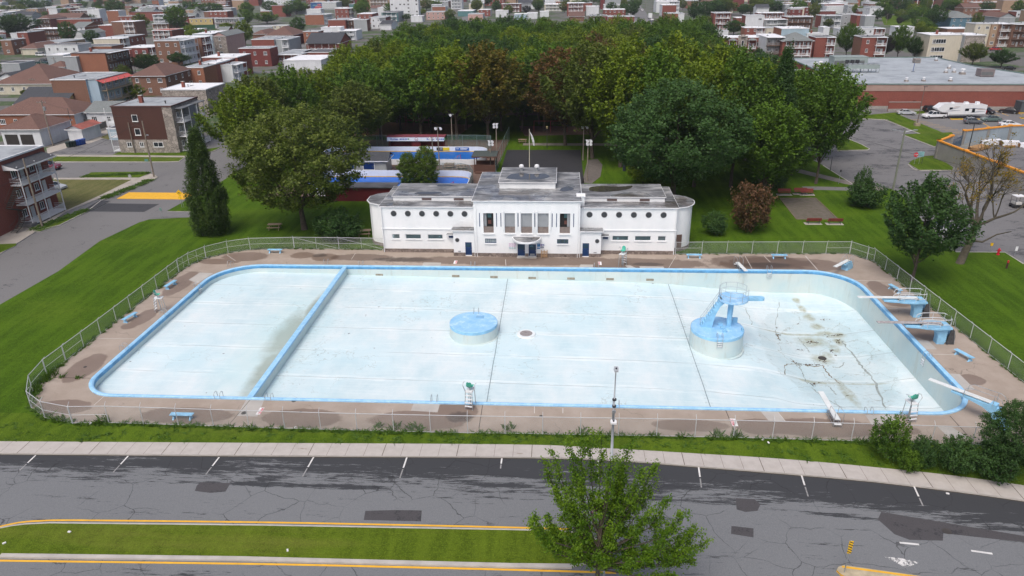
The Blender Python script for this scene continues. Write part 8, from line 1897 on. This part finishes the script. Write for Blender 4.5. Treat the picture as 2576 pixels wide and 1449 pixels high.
# gazebo
q=P(1226,425);t=thing('gazebo','brown timber gazebo with dark green flat roof beside the far rink','gazebo',(-16.4,138.2,0));BW=plain('brown_timber',(.085,.04,.028),.8)
b=MB();b.box(0,0,0,4.2,4.0,.5);b.box(0,0,.5,4.2,.12,1.5);b.box(0,3.9,.5,4.2,4.0,1.4);b.box(.3,-1.2,0,3.9,0,.25);b.build('base',BW,t)
for x_ in (.05,4.0):
 for y_ in (.05,3.85):b=MB();b.box(x_,y_,.5,x_+.15,y_+.15,3.0);b.build('post',BW,t)
b=MB();b.box(-.4,-.5,3.0,4.6,4.6,3.2,0);b.box(-.3,-.4,3.2,4.5,4.5,3.26,1);b.build('roof',[BW,plain('green_felt',(.055,.07,.065),.9)],t)
fence('rink_fence',[(-50+3.2*i,158.9) for i in range(11)]+[(-14.8,158.2)],3.0,'tall green wire fence behind the far rink',mesh_mat=CHAING,pmat=plain('green_post',(.16,.24,.24),.5))
fence('rink_fence',[(-11.4,167),(-11.5,162),(-11.7,157),(-11.8,152),(-11.9,147),(-12.0,142),(-12.1,138)],3.2,'tall green wire fence between the gazebo and the dark sports court',mesh_mat=CHAING,pmat=plain('green_post',(.16,.24,.24),.5))
fence('rink_fence',[(-14.9,158.2),(-14.6,154),(-14.9,150)],3.0,'short green wire fence at the corner of the far rink',mesh_mat=CHAING,pmat=plain('green_post',(.16,.24,.24),.5))
fence('rink_fence',[(-30,135.2),(-26,135.2),(-22,135.2),(-18.5,135.1),(-16.6,133.5),(-15.7,130),(-15.6,125)],2.6,'green wire fence round the end of the nearer rink',mesh_mat=CHAING,pmat=plain('green_post',(.16,.24,.24),.5))
PIC=plain('picnic_wood',(.27,.20,.14),.85,.3,3)
def make_picnic():
 t=thing('picnic_table','','picnic table',group='wooden picnic tables')
 b=MB();b.box(-.9,-.38,.70,.9,.38,.75);b.build('tabletop',PIC,t)
 for s in (-1,1):
  b=MB();b.box(-.9,s*.75-.13,.42,.9,s*.75+.13,.46);b.build('seat',PIC,t)
  b=MB();b.tube([(s*.65,-.75,0),(s*.65,-.2,.72)],.045,4);b.tube([(s*.65,.75,0),(s*.65,.2,.72)],.045,4);b.tube([(s*.65,-.8,.4),(s*.65,.8,.4)],.045,4);b.build('trestle',PIC,t)
 return t
pt_=make_picnic();used=[False]
for c_,x,y,rz,lb in [('G',85,1150,.15,'picnic table on the grass beside the clubhouse west end'),('V',692,576,.1,'picnic table under the broad olive tree'),('H',105,160,.0,'dark picnic table in the park beyond the flagpole'),('G',890,510,0,'picnic table on the terrace nearest the cedars'),('G',905,475,0,'picnic table on the terrace against the far rink boards'),('G',1010,520,0,'picnic table on the terrace by the wire fence'),('G',765,470,0,'picnic table half hidden behind the taller cedar')]:
 q=PC(c_,x,y,.01);put(pt_,used,(q.x,q.y,.01),rz,lb,s=1.1)
b=MB();q=PC('G',1165,640,0);
t=thing('long_bench','long low timber bench along the brown path behind the clubhouse','bench',(-14.3,124,0));b=MB();b.box(-.25,0,.35,.25,7,.42);b.build('seat',PIC,t)
for y_ in (.3,3.5,6.5):b=MB();b.box(-.2,y_,0,.2,y_+.15,.35);b.build('leg',PIC,t)
def make_redbench():
 t=thing('park_bench','','bench',group='red backed park benches');R_=plain('red_slats',(.20,.035,.03),.7,.2,3)
 b=MB();b.box(-.95,-.2,.42,.95,.22,.46);b.build('seat',R_,t);b=MB();b.cbox(0,.30,.70,1.9,.05,.38,rx=-.2);b.build('backrest',R_,t)
 for s in (-1,1):b=MB();b.tube([(s*.7,-.2,0),(s*.7,-.15,.42),(s*.7,.25,.42),(s*.7,.36,.85)],.035,5);b.tube([(s*.7,.3,0),(s*.7,.2,.42)],.035,5);b.build('leg',DARK,t)
 b=MB();b.box(-1.1,-.4,0,1.1,.45,.04);b.build('footing',CONC,t);return t
rb=make_redbench();used=[False]
for x,y,rz,lb in [(415,1012,math.pi,'red bench at the near end of the petanque court, closer to the rust brown tree'),(612,1014,math.pi,'red bench at the near end of the petanque court, farther from the rust brown tree'),(358,745,0,'red bench at the far end of the petanque court, standing clear of the leaves'),(300,738,0,'red bench at the far end of the petanque court, under the leaves'),(150,745,0,'red bench half hidden under the maple branches')]:
 q=PC('J',x,y,.01);put(rb,used,(q.x,q.y,.01),rz,lb,s=1.15)
for (x0,y0),(x1,y1) in [((110,778),(262,972)),((262,972),(648,972)),((648,972),(440,775)),((440,775),(110,778))]:
 a,c_=PC('J',x0,y0),PC('J',x1,y1);ribbon('court_edging',[a,c_],.14,.08,plain('edging_wood',(.16,.13,.09),.9),thick=.08)
# ================================================================ POLES, LAMPS, SIGNS
def pole(c_,x,y,tv,r,mat,name,label,group=None,cat='pole',top=None,zb=0.0):
 q=PC(c_,x,y,zb);u_,v_=X(c_,x,tv);h=PY(q and X(c_,x,y)[0],v_,q.y).z-zb
 t=thing(name,label,cat,(q.x,q.y,zb),0,group);b=MB();b.tube([(0,0,-.1),(0,0,h*.5),(0,0,h)],r,8,r1=r*.65);b.build('shaft',mat,t)
 if top:top(t,h)
 return t,h
def crossarm(t,h):
 b=MB();b.cbox(0,-.12,h-.5,2.2,.1,.12);b.build('crossarm',WOODP,t)
 for x_ in (-.95,-.4,.4,.95):b=MB();b.cyl(x_,-.12,h-.44,h-.22,.05,n=6);b.build('insulator',plain('insulator_grey',(.3,.3,.32),.4),t)
def transformer(t,h):
 crossarm(t,h);b=MB();b.cyl(.35,-.1,h-2.3,h-1.4,.28,n=12);b.build('transformer',STEEL,t)
def lamp_arm(t,h,L=1.8,dx=1,dy=0):
 b=MB();b.tube([(0,0,h-1.6),(dx*L*.5,dy*L*.5,h-1.05),(dx*L,dy*L,h-.95)],.04,5);b.build('lamp_arm',STEEL,t);b=MB();b.cbox(dx*(L+.25),dy*(L+.25),h-.97,.6,.26,.14,rz=math.atan2(dy,dx));b.build('lamp_head',STEEL,t)
UT='wooden utility poles among the houses'
pole('T',428,1003,318,.17,WOODP,'utility_pole','leaning wooden pole in front of the red brick corner block',UT)
pole('T',1550,500,-62,.17,WOODP,'utility_pole','tall wooden pole with street lamp at the street corner',UT,top=lambda t,h:lamp_arm(t,h-1.5,1.4,.7,-.7))
pole('T',535,190,-268,.16,WOODP,'utility_pole','wooden pole with grey transformer before the white double garage',UT,top=transformer)
pole('T',762,140,-188,.09,DARK,'utility_pole','thin black pole beside the blue recycling bins',UT)
pole('T',1357,262,-45,.13,WOODP,'utility_pole','short pole against the brown apartment block',UT)
for i,(c_,x,y,tv,top,lb) in enumerate([('S',360,940,785,crossarm,'wooden pole beside the cream bungalow'),('S',435,718,590,None,'pole behind the low tan walled yard'),('S',575,728,575,transformer,'pole before the grey annexe'),('S',1115,640,610,None,'x'),('S',1150,730,640,lamp_arm,'pole with street lamp beside the dark galleries'),('S',1440,975,790,None,'pole at the corner of the brown hip roofed house'),('S',1945,815,655,crossarm,'pole before the orange brick house with tall chimney'),('S',2425,480,395,crossarm,'pole beside the yellow green tree'),('S',2490,690,560,transformer,'pole with transformer before the dark red brick house'),
          ('S',240,590,460,None,'pole beside the low cream garage'),('S',515,545,470,crossarm,'pole before the white two storey house'),('S',545,400,300,None,'pole behind the beige garage'),('S',985,235,150,crossarm,'pole beside the red brick side balcony house'),('S',1715,290,195,None,'pole beside the round tree by the grey block'),('S',1915,640,545,None,'thin mast on the long pale roof'),('S',1335,560,460,None,'pole before the cream house'),
          ('U',1480,345,190,crossarm,'pole with crossarms beside the low white windowed house'),('U',2290,225,120,None,'tall pole by the far lawn before the school'),('U',1190,240,135,None,'pole by the small purple trees'),('U',465,270,140,None,'white pole beside the wooden gallery duplex'),('D',1975,105,10,None,'pole on the far street corner'),('D',2055,130,60,None,'second pole on the far street'),('C',745,260,130,crossarm,'pole beside the red brick house with white front'),('C',1860,165,110,None,'pole behind the pink house')]):
 if lb == 'x':continue
 pole(c_,x,y,tv,.15,WOODP,'utility_pole',('wooden ' if lb.startswith('pole') else '')+lb,UT,top=top)
def floods(t,h,n=2,dx=.5):
 b=MB();b.cbox(0,0,h-.1,1.2,.1,.1);b.build('bracket',STEEL,t)
 for i in range(n):
  xx=(-.5+i*1.0) if n == 2 else (-.3+.6*(i % 2));zz=h-.1-(.55 if i > 1 else 0);b=MB();k=12
  vs=[(xx+.08*math.cos(6.283*j/k),.0,zz+.08*math.sin(6.283*j/k)) for j in range(k)]+[(xx+dx*.4+.27*math.cos(6.283*j/k),-.42,zz-.18+.27*math.sin(6.283*j/k)) for j in range(k)]
  b.add(vs,[(j,(j+1) % k,(j+1) % k+k,j+k) for j in range(k)]+[tuple(range(k)),tuple(range(2*k-1,k-1,-1))]);b.build('floodlight',plain('lamp_silver',(.62,.65,.68),.35,.05),t)
FL='floodlight poles around the rinks'
for c_,x,y,tv,n_,lb in [('G',742,500,215,2,'short floodlight pole in front of the maroon shelter'),('G',800,530,120,2,'leaning floodlight pole between the rinks'),('G',922,300,-5,1,'tall floodlight pole behind the far rink boards'),('G',1342,350,82,4,'floodlight pole with four lamps beyond the gazebo'),('G',1285,515,245,4,'floodlight pole with four lamps in front of the gazebo'),('H',714,335,-10,2,'farther floodlight pole at the edge of the dark court'),('H',755,540,125,4,'nearer floodlight pole at the edge of the dark court'),('G',258,290,-5,1,'floodlight pole beside the play area')]:
 pole(c_,x,y,tv,.14,WOODP,'floodlight_pole',lb,FL,top=lambda t,h,n_=n_:floods(t,h,n_,.5 if x < 1300 else -.4))
t,h=pole('H',352,212,12,.07,DARK,'park_lamp','black park lamp post with yellowish lantern beyond the flagpole',cat='street lamp');b=MB();b.cyl(0,0,h-.1,h+.35,.14,.22,n=10);b.cyl(0,0,h+.35,h+.5,.24,.04,n=10);b.build('lantern',plain('lantern_cream',(.5,.42,.22),.5),t)
def two_arms(t,h):
 for s in (-1,1):
  b=MB();b.tube([(0,0,h-.35),(s*1.0,0,h-.1),(s*1.5,0,h-.02)],.045,5);b.build('lamp_arm',STEEL,t);b=MB();b.cbox(s*1.75,0,h,.6,.26,.14);b.build('lamp_head',STEEL,t)
t,h=pole('J',1155,700,145,.2,plain('green_grey_pole',(.17,.19,.15),.8,.2,2),'lamp_pole','tall wooden lamp pole with two arms at the car park edge',cat='street lamp',top=two_arms)
pole('Q',530,800,55,.11,plain('rusty_pole',(.12,.09,.08),.7),'lamp_pole','brown car park lamp pole on a block footing in the grass strip',cat='street lamp',top=lambda t,h:(MB().cbox(0,0,.35,1.1,1.1,.7).build('footing',plain('footing_tan',(.3,.25,.18),.9),t),MB().cbox(.2,0,h,.8,.3,.12).build('lamp_head',DARK,t)))
pole('Q',1480,1400,745,.12,DARK,'lamp_pole','black lamp pole with flat head rising before the orange topped wall',cat='street lamp',top=lambda t,h:MB().cbox(.1,0,h,2.2,.5,.22).build('lamp_head',DARK,t))
pole('J',575,518,395,.07,DARK,'bollard_lamp','dark post at the kerb under the car park maple',cat='post')
def sign_post(c_,x,y,tv,panel,label,name='road_sign',cat='road sign',mat=None,zb=0.0,r=.035):
 t,h=pole(c_,x,y,tv,r,mat or STEEL,name,label,cat=cat,zb=zb);panel(t,h);return t
def flat(w,h_,mt,dz=0,rz=0,ry=0.0,extra=None):
 def f(t,h):b=MB();b.cbox(0,-.05,h-h_/2+dz,w,.03,h_,rz=rz,ry=ry);b.build('panel',mt,t);(extra(t,h) if extra else None)
 return f
SY=plain('sign_yellow',(.75,.46,.01),.5,.04);SR=plain('sign_red',(.50,.01,.03),.5,.04)
def warn(t,h):
 b=MB();b.cbox(0,-.05,h-.55,.78,.03,.78,ry=math.pi/4);b.build('panel',SY,t);b=MB();b.prism([(-.28,-.075),(.28,-.075),(.28,-.07),(-.28,-.07)],h-.62,h-.56);b.add([(-.2,-.075,h-.57),(.2,-.075,h-.57),(0,-.075,h-.44)],[(0,1,2)]);b.build('hump_symbol',DARK,t)
 b=MB();b.cbox(0,-.05,h-1.4,.5,.03,.42);b.build('speed_plate',SY,t);b=MB();b.tube([(.35,0,0),(.12,0,h-.7)],.03,5);b.build('second_post',STEEL,t)
sign_post('T',1832,810,630,warn,'yellow diamond hump warning sign with small yellow plate beside the street',mat=STEEL)
sign_post('T',1635,912,812,flat(.4,.5,plain('sign_green_grey',(.16,.25,.24),.5)),'small grey green sign by the park entrance drive')
sign_post('T',1326,578,478,lambda t,h:MB().disc_y(0,-.03,h-.3,.34,.03,8).build('panel',plain('sign_back',(.35,.37,.38),.5),t),'back of a stop sign beside the vacant lot')
sign_post('T',1478,350,322,flat(.8,.5,plain('sign_teal',(.10,.24,.22),.5)),'small teal sign low on the verge beside the corner pole')
def stop(t,h):
 b=MB();k=8;b.disc_y(0,-.03,h-.45,.46,.03,8);b.build('panel',SR,t);o=text_mesh('STOP',.3,WHITE,'lettering',.004,t,True);o.rotation_euler=(math.pi/2,0,0);o.location=(0,-.07,h-.45)
sign_post('J',1350,460,352,stop,'red stop sign on the grass island in the car park',cat='stop sign')
def board2(t,h):
 b=MB();b.box(-.62,-.08,h-1.1,.62,-.03,h-.1);b.build('panel',plain('pale_teal_board',(.22,.42,.45),.5,.15,4),t);b=MB();b.tube([(.55,0,0),(.55,0,h)],.05,5);b.build('second_post',DARK,t)
 b=MB();[b.box(-.5,-.086,h-.3-.14*k,.4-.1*(k % 3),-.081,h-.26-.14*k) for k in range(5)];b.build('print_line',plain('board_print',(.08,.16,.2),.6),t)
sign_post('J',1393,458,340,board2,'pale teal notice board on two posts beside the stop sign',name='notice_board',cat='notice board')
sign_post('J',652,645,512,flat(.3,.45,DARK),'thin dark sign post on the grass by the car park path')
sign_post('J',2050,1272,1188,flat(.35,.42,SY),'small yellow sign at the grass edge beside the hydrant')
sign_post('J',2282,1300,1222,flat(.32,.6,WHITE),'small white sign at the kerb beyond the hydrant')
def chev(t,h):
 b=MB();b.box(-.15,-.06,h-.95,.15,-.03,h);b.build('panel',SY,t);b=MB()
 for k in range(5):z=h-.93+.2*k;b.add([(-.15,-.064,z),(.15,-.064,z+.14),(.15,-.064,z+.24),(-.15,-.064,z+.10)],[(0,1,2,3)])
 b.build('black_stripe',DARK,t)
q=PC('R',1672,772,.02);hz=PY(*X('R',1669,612),q.y).z
t=thing('marker_sign','yellow and black striped marker on the nose of the traffic island','road sign',(q.x,q.y,.02));b=MB();b.cyl(0,0,0,hz,.035,n=6);b.build('shaft',STEEL,t);b=MB();b.box(-.13,-.06,hz-1.0,.13,-.03,hz);b.build('panel',SY,t);b=MB()
for k in range(5):z=hz-.99+.2*k;b.add([(-.13,-.064,z+.12),(.13,-.064,z),(.13,-.064,z+.08),(-.13,-.064,z+.20 if z+.2 < hz else hz)],[(0,1,2,3)])
b.build('black_stripe',DARK,t)
q=PC('J',2125,1298,0);t=thing('fire_hydrant','red fire hydrant on the lawn beside the car park','hydrant',(q.x,q.y,0));b=MB();b.cyl(0,0,0,.8,.14,n=12);b.cyl(0,0,.8,.95,.15,.05,n=12);b.build('barrel',SR,t);b=MB();b.tube([(-.28,0,.6),(.28,0,.6)],.07,8);b.build('outlet',SR,t);b=MB();b.cyl(0,0,0,.08,.22,n=12);b.build('flange',SR,t)
q=PC('J',2205,1422,0);b=MB();b.cyl(0,0,0,.75,.11,n=10,m=0);b.cyl(0,0,.75,1.05,.11,n=10,m=1);o=b.build('marker_post',[plain('dark_maroon',(.06,.02,.025),.6),SR]);o.location=(q.x,q.y,0);tag(o,'short dark red marker post alone on the lawn','post')
# street lamp at the pavement edge
t=thing('street_lamp','slim grey street lamp with camera box in front of the pool','street lamp',(4.55,48.2,0));LG=plain('lamp_grey',(.36,.39,.42),.4,.08);hT=PY(1545,926,48.2).z
b=MB();b.tube([(0,0,-.1),(-.02,0,4.6)],.115,12,r1=.10);b.build('shaft',LG,t,smooth=True);b=MB();b.tube([(-.02,0,4.6),(.0,.0,hT-.3),(.0,-.1,hT)],.06,10,r1=.04);b.build('upper_shaft',LG,t,smooth=True)
b=MB();b.prism([(-.14,-.55),(.14,-.55),(.18,-.2),(.14,.12),(-.14,.12),(-.18,-.2)],hT-.04,hT+.09);b.build('lamp_head',LG,t);b=MB();b.cyl(0,-.3,hT+.09,hT+.2,.06,n=10);b.build('light_sensor',DARK,t)
b=MB();b.prism([(-.22,-.42),(.22,-.42),(.25,-.1),(.16,.1),(-.16,.1),(-.25,-.1)],3.55,3.7);b.build('lower_lamp',WHITE,t);b=MB();b.cyl(0,-.22,3.7,3.82,.06,n=8);b.build('light_sensor',DARK,t)
for z in (4.4,4.9,5.5):b=MB();b.cyl(0,0,z,z+.14,.16,n=10);b.build('clamp',DARK if z > 4.5 else STEEL,t)
# lamp post in the median, with hanging flowers, behind the maple
q=PY(1507,1270,35.4);t=thing('flower_basket','hanging basket of pink and crimson flowers seen through the median maple','flower basket',(q.x,q.y,q.z-.4))
b=MB();k_=14;vs=[(.0,0,-.35)]+[(.3*math.cos(6.283*i/k_),.3*math.sin(6.283*i/k_),-.05) for i in range(k_)]+[(.42*math.cos(6.283*i/k_),.42*math.sin(6.283*i/k_),.25) for i in range(k_)]
b.add(vs,[(0,(i+1) % k_+1,i+1) for i in range(k_)]+[(i+1,(i+1) % k_+1,(i+1) % k_+1+k_,i+1+k_) for i in range(k_)]);b.build('basket',DARK,t)
FP=foliage('petunia_petals',(.35,.01,.12),(.62,.16,.42),.2);cs=[(.5*math.cos(a)*(1-.15*z),.5*math.sin(a)*(1-.15*z),z*.55) for a in [i*.7 for i in range(9)] for z in (-.7,-.2,.3,.8)]+[(0,0,.55),(.2,.1,.5),(-.2,-.1,.5)]
me=leaf_cloud('flowers',cs,[(c[0],c[1],.3) for c in cs],[RND.random() for _ in cs],26,.1,.1,.05,5,FP);o=bpy.data.objects.new('flowers',me);C.objects.link(o);o.parent=t
t.scale=(.72,.72,.85);t2=thing('median_lamp_post','grey lamp post in the median hidden behind the maple','street lamp',(q.x+.5,q.y,0));b=MB();b.tube([(0,0,-.1),(0,0,q.z+.4)],.07,8);b.build('shaft',LG,t2);b=MB();b.tube([(0,0,q.z+.2),(-.5,0,q.z+.25)],.025,5);b.build('bracket',LG,t2);b=MB();b.cbox(0,0,q.z+.45,.3,.3,.15);b.build('lamp_head',LG,t2)
# wheelie bins
for x,y,cl,lb in [(695,205,(.015,.03,.025),'dark green wheeled bin farthest from the blue ones'),(722,200,(.015,.03,.025),'dark green wheeled bin, middle of the green ones'),(748,196,(.015,.03,.025),'dark green wheeled bin next to the black pole'),(780,188,(.01,.06,.30),'blue recycling bin next to the black pole'),(802,184,(.01,.06,.30),'second blue recycling bin from the black pole'),(822,180,(.01,.06,.30),'third blue recycling bin from the black pole'),(842,175,(.01,.06,.30),'blue recycling bin farthest from the black pole')]:
 q=PC('T',x,y,0);t=thing('wheelie_bin',lb,'bin',(q.x,q.y,0));mt=plain('bin_%d' % int(cl[2]*100),cl,.5)
 b=MB();b.add([(-.32,-.35,.05),(.32,-.35,.05),(.32,.35,.05),(-.32,.35,.05),(-.42,-.45,1.2),(.42,-.45,1.2),(.42,.45,1.2),(-.42,.45,1.2)],[(0,3,2,1),(0,1,5,4),(1,2,6,5),(2,3,7,6),(3,0,4,7)]);b.build('body',mt,t);b=MB();b.cbox(0,0,1.24,.92,.98,.07,rx=.06);b.build('lid',mt,t);b=MB();b.tube([(-.35,.38,.12),(.35,.38,.12)],.12,8);b.build('wheels',TYRE,t)
# garden fences, green sheet fence, playground, dark bin in the park
def board_fence(c_,pts,h,label,mat,name='board_fence'):
 q=[PC(c_,*a) for a in pts];t=thing(name,label,'fence',(q[0].x,q[0].y,0))
 for a,e in zip(q[:-1],q[1:]):d=e-a;b=MB();b.cbox((a.x+e.x)/2,(a.y+e.y)/2,h/2,d.length,.08,h,rz=math.atan2(d.y,d.x));b.build('panel',mat,t,True)
 for a in q:b=MB();b.cbox(a.x,a.y,h/2+.05,.14,.16,h+.1);b.build('post',mat,t,True)
WF=siding('old_board_fence',(.17,.155,.13),True,.25)
board_fence('S',[(775,1265),(1100,1255)],1.6,'old grey board fence behind the white garage',WF);board_fence('S',[(820,1350),(960,1310),(1075,1280)],1.6,'old grey board fence along the lane',WF)
board_fence('B',[(590,430),(1000,420)],3.2,'tall green sheet fence before the yellow house',plain('green_sheet',(.03,.09,.05),.8))
t=thing('play_structure','red play frame among the trunks beyond the rinks','play structure',(-39,184,0));RP=plain('play_red',(.30,.03,.03),.5)
for x_ in (0,2,4,6):
 for y_ in (0,2):b=MB();b.cyl(x_,y_,0,3.0,.08,n=6);b.build('post',RP,t)
b=MB();b.box(0,0,1.3,6,2,1.4);b.build('platform',RP,t);b=MB();b.add([(0,0,3.0),(2,0,3.0),(2,2,3.0),(0,2,3.0),(1,1,3.9)],[(0,1,4),(1,2,4),(2,3,4),(3,0,4)]);b.build('roof',plain('play_yellow',(.6,.4,.03),.5),t);b=MB();b.add([(6,.6,1.4),(6,1.4,1.4),(8.5,1.4,.2),(8.5,.6,.2)],[(0,1,2,3)]);b.build('slide',plain('play_yellow',(.6,.4,.03),.5),t)
t=thing('swing_set','red swing frame on bare earth in the park','swing set',(-6,177,0))
for x_ in (0,4,8):
 b=MB();b.tube([(x_,-1,0),(x_,0,2.6)],.06,5);b.tube([(x_,1,0),(x_,0,2.6)],.06,5);b.build('frame_leg',RP,t)
b=MB();b.tube([(0,0,2.6),(8,0,2.6)],.06,5);b.build('top_bar',RP,t)
for x_ in (1.3,2.7,5.3,6.7):b=MB();b.box(x_-.22,-.1,.5,x_+.22,.1,.54);b.tube([(x_-.2,0,.52),(x_-.2,0,2.6)],.012,3);b.tube([(x_+.2,0,.52),(x_+.2,0,2.6)],.012,3);b.build('swing_seat',DARK,t)
q=PC('H',1128,440,0);b=MB();b.cyl(0,0,0,1.0,.3,n=12);b.cyl(0,0,1.0,1.12,.33,.25,n=12);o=b.build('litter_bin',plain('bin_navy',(.012,.018,.035),.6));o.location=(q.x,q.y,0);tag(o,'dark litter bin on the grass behind the clubhouse','bin')
# overhead wires between poles
WIRE=plain('wire_black',(.03,.03,.03),.7)
def wire(a,c_,sag,label):
 t=thing('overhead_wire',label,'wire',a);a,c_=Vector(a),Vector(c_);b=MB();b.tube([(c_-a)*(i/12)+Vector((0,0,-sag*4*(i/12)*(1-i/12))) for i in range(13)],.022,4);b.build('cable',WIRE,t)
pA=PC('T',428,1003);pB=PC('T',1550,500);pC=PC('T',535,190);pD=PC('T',1357,262)
wire((pA.x,pA.y,9.0),(pB.x,pB.y,11.0),.8,'overhead wire from the leaning pole to the corner pole');wire((pB.x,pB.y,11.5),(pC.x,pC.y,10),.8,'overhead wire from the corner pole to the transformer pole');wire((pB.x,pB.y,9.5),(pD.x,pD.y,7.6),.3,'overhead wire from the corner pole to the brown apartment block')
wire((pC.x,pC.y,9.5),(-143,205,11),.8,'overhead wire beyond the transformer pole');wire((pA.x,pA.y,8.6),(-78,60,9),.6,'overhead wire running out toward the boulevard')
pL=PC('J',1155,700);hl=PY(*X('J',1265,140),pL.y).z;wire((pL.x,pL.y,7.0),(38,190,9.0),1.0,'overhead wire from the two armed lamp pole toward the wood');wire((pL.x,pL.y,6.9),(95,75,8),1.0,'overhead wire from the two armed lamp pole toward the picture edge')
# ================================================================ LABELS THAT SINGLE OUT
ORD=['first','second','third','fourth','fifth','sixth','seventh','eighth','ninth','tenth','eleventh','twelfth','thirteenth','fourteenth','fifteenth','sixteenth','seventeenth','eighteenth','nineteenth','twentieth']
for k,o in enumerate(sorted(FRONT_TREES,key=lambda o:o.location.x/o.location.y)):o['label']='%s maple, %s along the wood edge from the street side' % (o['label'].split(' maple')[0],ORD[k])
uniq=[h for h in HOUSES if 'far off' not in h['label']]
seen={}
def short(l):
 for w in (' with ',' beside ',' behind ',' below ',' before ',' cut ',' joined ',' above ',' among ',' of the ',' partly ',' set in ',' in the ',' on the ',' at the ',' over ',' between '):l=l.split(w)[0]
 return ' '.join(l.split()[:4])
for o in INFILL:
 h=min(uniq,key=lambda h:(h.location.x-o.location.x)**2+(h.location.y-o.location.y)**2);o['label']='%s %s the %s' % (o['label'],'before' if o.location.y < h.location.y else 'beyond',short(h['label']))
 seen.setdefault(o['label'],[]).append(o)
for o in TOWN_TREES:
 if o.get('group') == 'far off town trees':continue
 h=min(uniq,key=lambda h:(h.location.x+5-o.location.x)**2+(h.location.y+5-o.location.y)**2);side='in front of' if o.location.y < h.location.y else 'behind'
 o['label']='%s %s the %s' % (o['label'].split(' among')[0],side,short(h['label']))
 seen.setdefault(o['label'],[]).append(o)
for l,os_ in seen.items():
 if len(os_) > 1:
  for k,o in enumerate(sorted(os_,key=lambda o:-o.scale[0])):o['label']='%s, %s widest of these' % (l,ORD[k])
# thin summer haze over the far town
b=MB();b.box(-3010,-410,-6,3010,3410,40)
hz_m=bpy.data.materials.new('haze');hz_m.use_nodes=True;nt=hz_m.node_tree
for n in list(nt.nodes):
 if n.type != 'OUTPUT_MATERIAL':nt.nodes.remove(n)
pv=nt.nodes.new('ShaderNodeVolumePrincipled');pv.inputs['Color'].default_value=(.86,.92,1,1);pv.inputs['Density'].default_value=.00012;pv.inputs['Anisotropy'].default_value=.2
nt.links.new(pv.outputs[0],nt.nodes['Material Output'].inputs['Volume'])
b.build('haze',hz_m)['kind']='stuff'
cy.volume_bounces=0
